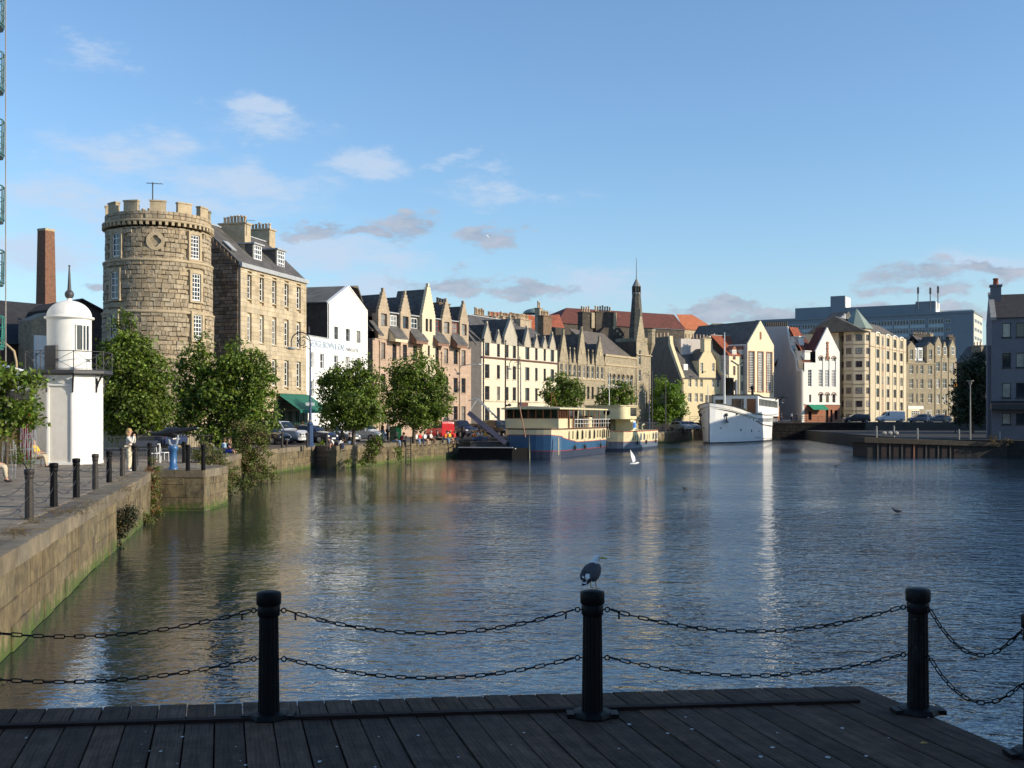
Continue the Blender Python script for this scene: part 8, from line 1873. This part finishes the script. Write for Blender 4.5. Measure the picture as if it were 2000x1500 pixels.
# ---------------------------------------------------------------- gulls
m_gw = mat('gull_white', (.68,.68,.68), rough=.8, var=.08, vs=20); m_gg = mat('gull_slate', (.05,.052,.062), rough=.8, var=.2, vs=30); m_gb = mat('gull_black', (.012,.012,.014), rough=.7); m_gy = mat('gull_yellow', (.55,.4,.04), rough=.5)
def perched():
    p = BL[2]+Vector((0,0,1.045)); t = thing('gull', 'grey-backed gull standing on the middle bollard cap looking right', 'gull', p, math.radians(-38)); V = Vector
    # local +y = forward; built facing away from the camera, head turned
    ch = [(V((0,-.08,.075)),.02),(V((0,-.05,.10)),.042),(V((0,-.01,.125)),.06),(V((0,.02,.155)),.064),(V((0,.035,.19)),.052),(V((.0,.042,.215)),.038),(V((.005,.047,.236)),.033),(V((.016,.056,.25)),.033),(V((.036,.07,.247)),.017)]
    skin_obj('body', [ch], m_gw, t, sub=2)
    for s in (-1,1):
        b = MB(); M_ = Matrix.Rotation(.62, 3, 'X') @ Matrix.Rotation(s*.12, 3, 'Z'); b.ell((s*.04,-.014,.138), (.034,.095,.056), nu=14, nv=10, M_=M_); b.build('wing', m_gg, t)
        b = MB(); b.tube([(s*.03,-.05,.1),(s*.02,-.1,.062),(s*.004,-.145,.045)], [.018,.013,.003], 7); b.build('wing_tip', m_gb, t)
        b = MB(); b.tube([(s*.045,-.07,.115),(s*.035,-.085,.105),(s*.02,-.095,.095)], [.006,.009,.005], 6); b.build('wing_edge', m_gw, t)
        b = MB(); b.tube([(s*.026,.015,.1),(s*.026,.012,.05),(s*.026,.016,.005)], [.008,.0045,.0045], 6)
        for a in (-.5,0,.5): b.tube([(s*.026,.014,.004),(s*.026+math.sin(a)*.035,.014+math.cos(a)*.035,.003)], .003, 4)
        b.build('leg', mat('gull_leg', (.45,.38,.2)), t)
    b = MB(); M_ = Matrix.Rotation(.45, 3, 'X'); b.ell((0,-.008,.163), (.058,.072,.05), nu=14, nv=8, M_=M_); b.build('mantle', m_gg, t)
    b = MB(); b.prismz([(-.018,-.08),(.018,-.08),(.026,-.135),(-.026,-.135)], .058, .066); b.build('tail', m_gw, t)
    b = MB(); b.tube([(.036,.07,.249),(.058,.087,.247),(.077,.102,.241)], [.010,.0085,.003], 8); b.build('beak', m_gy, t); b = MB(); b.ell((.071,.097,.241),(.006,.006,.006),nu=6,nv=4); b.build('beak_tip', m_gb, t)
    b = MB(); b.ell((.042,.044,.256),(.0055,.0055,.0055),nu=8,nv=5); b.build('eye', m_gb, t)
perched()
def flyer(label, loc, sc, rz=0, roll=0, m=None):
    t = thing('gull', label, 'gull', loc, rz, 'gulls over the basin'); t.scale = (sc,)*3; V = Vector
    skin_obj('body', [[(V((-.25,0,-.02)),.02),(V((-.12,0,0)),.05),(V((.03,0,0)),.065),(V((.15,0,.02)),.045),(V((.21,0,.03)),.035),(V((.25,0,.02)),.012)]], m or m_gw, t)
    for s in (-1,1):
        a = roll+.85 if s > 0 else .5-roll*.2
        u = V((0, s*math.cos(a), math.sin(a))); b = MB(); q = [V((.08,0,.02)), V((.1,0,.02))+u*.28, V((-.06,0,.0))+u*.62, V((-.1,0,0))+u*.3, V((-.07,0,.02))]
        b.add([*q, *[x+V((0,0,.012)) for x in q]], [(0,1,2,3,4),(9,8,7,6,5)]+[(i,i+5,(i+1)%5+5,(i+1)%5) for i in range(5)]); b.build('wing', m or m_gw, t)
flyer('white gull flying low over the water in the middle of the basin', W(1239,905,60), 1.25, .5, .35)
flyer('tiny gull high in the sky in front of the grey clouds', W(954,463,150), .9, 1.0)
for (x, y, lab) in ((1263,938,'gull swimming just below the flying white gull'),(1338,957,'dark duck-like bird swimming right of the flying gull'),(1634,911,'small bird swimming left of the jetty'),(1752,1001,'gull swimming below the jetty')):
    p = G(x, y, WZ+.03); t = thing('gull', lab, 'gull', p, R.uniform(0,6), 'birds on the water'); skin_obj('body', [[(Vector((-.2,0,.08)),.02),(Vector((-.1,0,.06)),.06),(Vector((.05,0,.06)),.07),(Vector((.13,0,.12)),.03),(Vector((.15,0,.18)),.03),(Vector((.2,0,.18)),.012)]], m_gb if 'dark' in lab else m_gg if 'jetty' in lab else m_gw, t)

# ---------------------------------------------------------------- ropes, fenders and litter
def extras():
    m_rope = mat('mooring_rope', (.12,.10,.07), rough=.95)
    def rope(label, a, b, sag):
        a, b = Vector(a), Vector(b); t = thing('mooring_rope', label, 'rope', a, 0, 'mooring ropes'); mb = MB()
        pts = [(b-a)*(k/10)+Vector((0,0,-sag*4*(k/10)*(1-k/10))) for k in range(11)]; mb.tube(pts, .03, 5); mb.build('rope', m_rope, t)
    rope('slack rope from the near end of the blue barge to the quay', (4.0,101,.9), (-2.0,104,.1), .4)
    rope('rope from the white ship bow down to the left quay', (28.4,158.2,3.6), (23.0,165,.2), .9)
    rope('rope from the far end of the blue barge towards the cream barge', (10.3,118.5,.8), (12.8,123,.6), .3)
    bg = [o for o in COL.objects if o.name in ('barge','barge.001')]
    for t in bg:
        for k, x in enumerate((4.6,8.0,13.8,16.3) if t.name == 'barge' else (3.0,7.4,12.3)):
            mb = MB(); mb.tube([(.19*math.cos(q*PI/6),0,.19*math.sin(q*PI/6)) for q in range(13)], .065, 7, caps=False); mb.tube([(0,.03,.19),(0,.06,.75)], .015, 4); mb.build('tyre_fender', m_tyre, t, (x,-.17,.85))
    t = thing('fallen_leaf', 'small yellow fallen leaf on the deck planks near the right edge', 'leaf', G(1804,1455,DZ)+Vector((0,0,.012))); mb = MB(); mb.add([(-.03,0,0),(0,-.018,.008),(.035,0,.002),(.0,.02,.01)], [(0,1,2,3)]); mb.build('blade', mat('yellow_leaf', (.55,.32,.05), rough=.7), t)
    mb = MB(); rr = random.Random(21)
    for i in range(34):
        p = G(rr.uniform(0,1900), rr.uniform(1400,1500), DZ); r_ = rr.uniform(.006,.02); mb.add([(p.x+r_*rr.uniform(.6,1.2)*math.cos(a), p.y+1.3*r_*rr.uniform(.6,1.2)*math.sin(a), DZ+.0065) for a in [q*PI/4 for q in range(8)]], [tuple(range(8))])
    mb.build('bird_droppings', mat('droppings', (.5,.5,.48), rough=.9), kind='stuff')
extras()
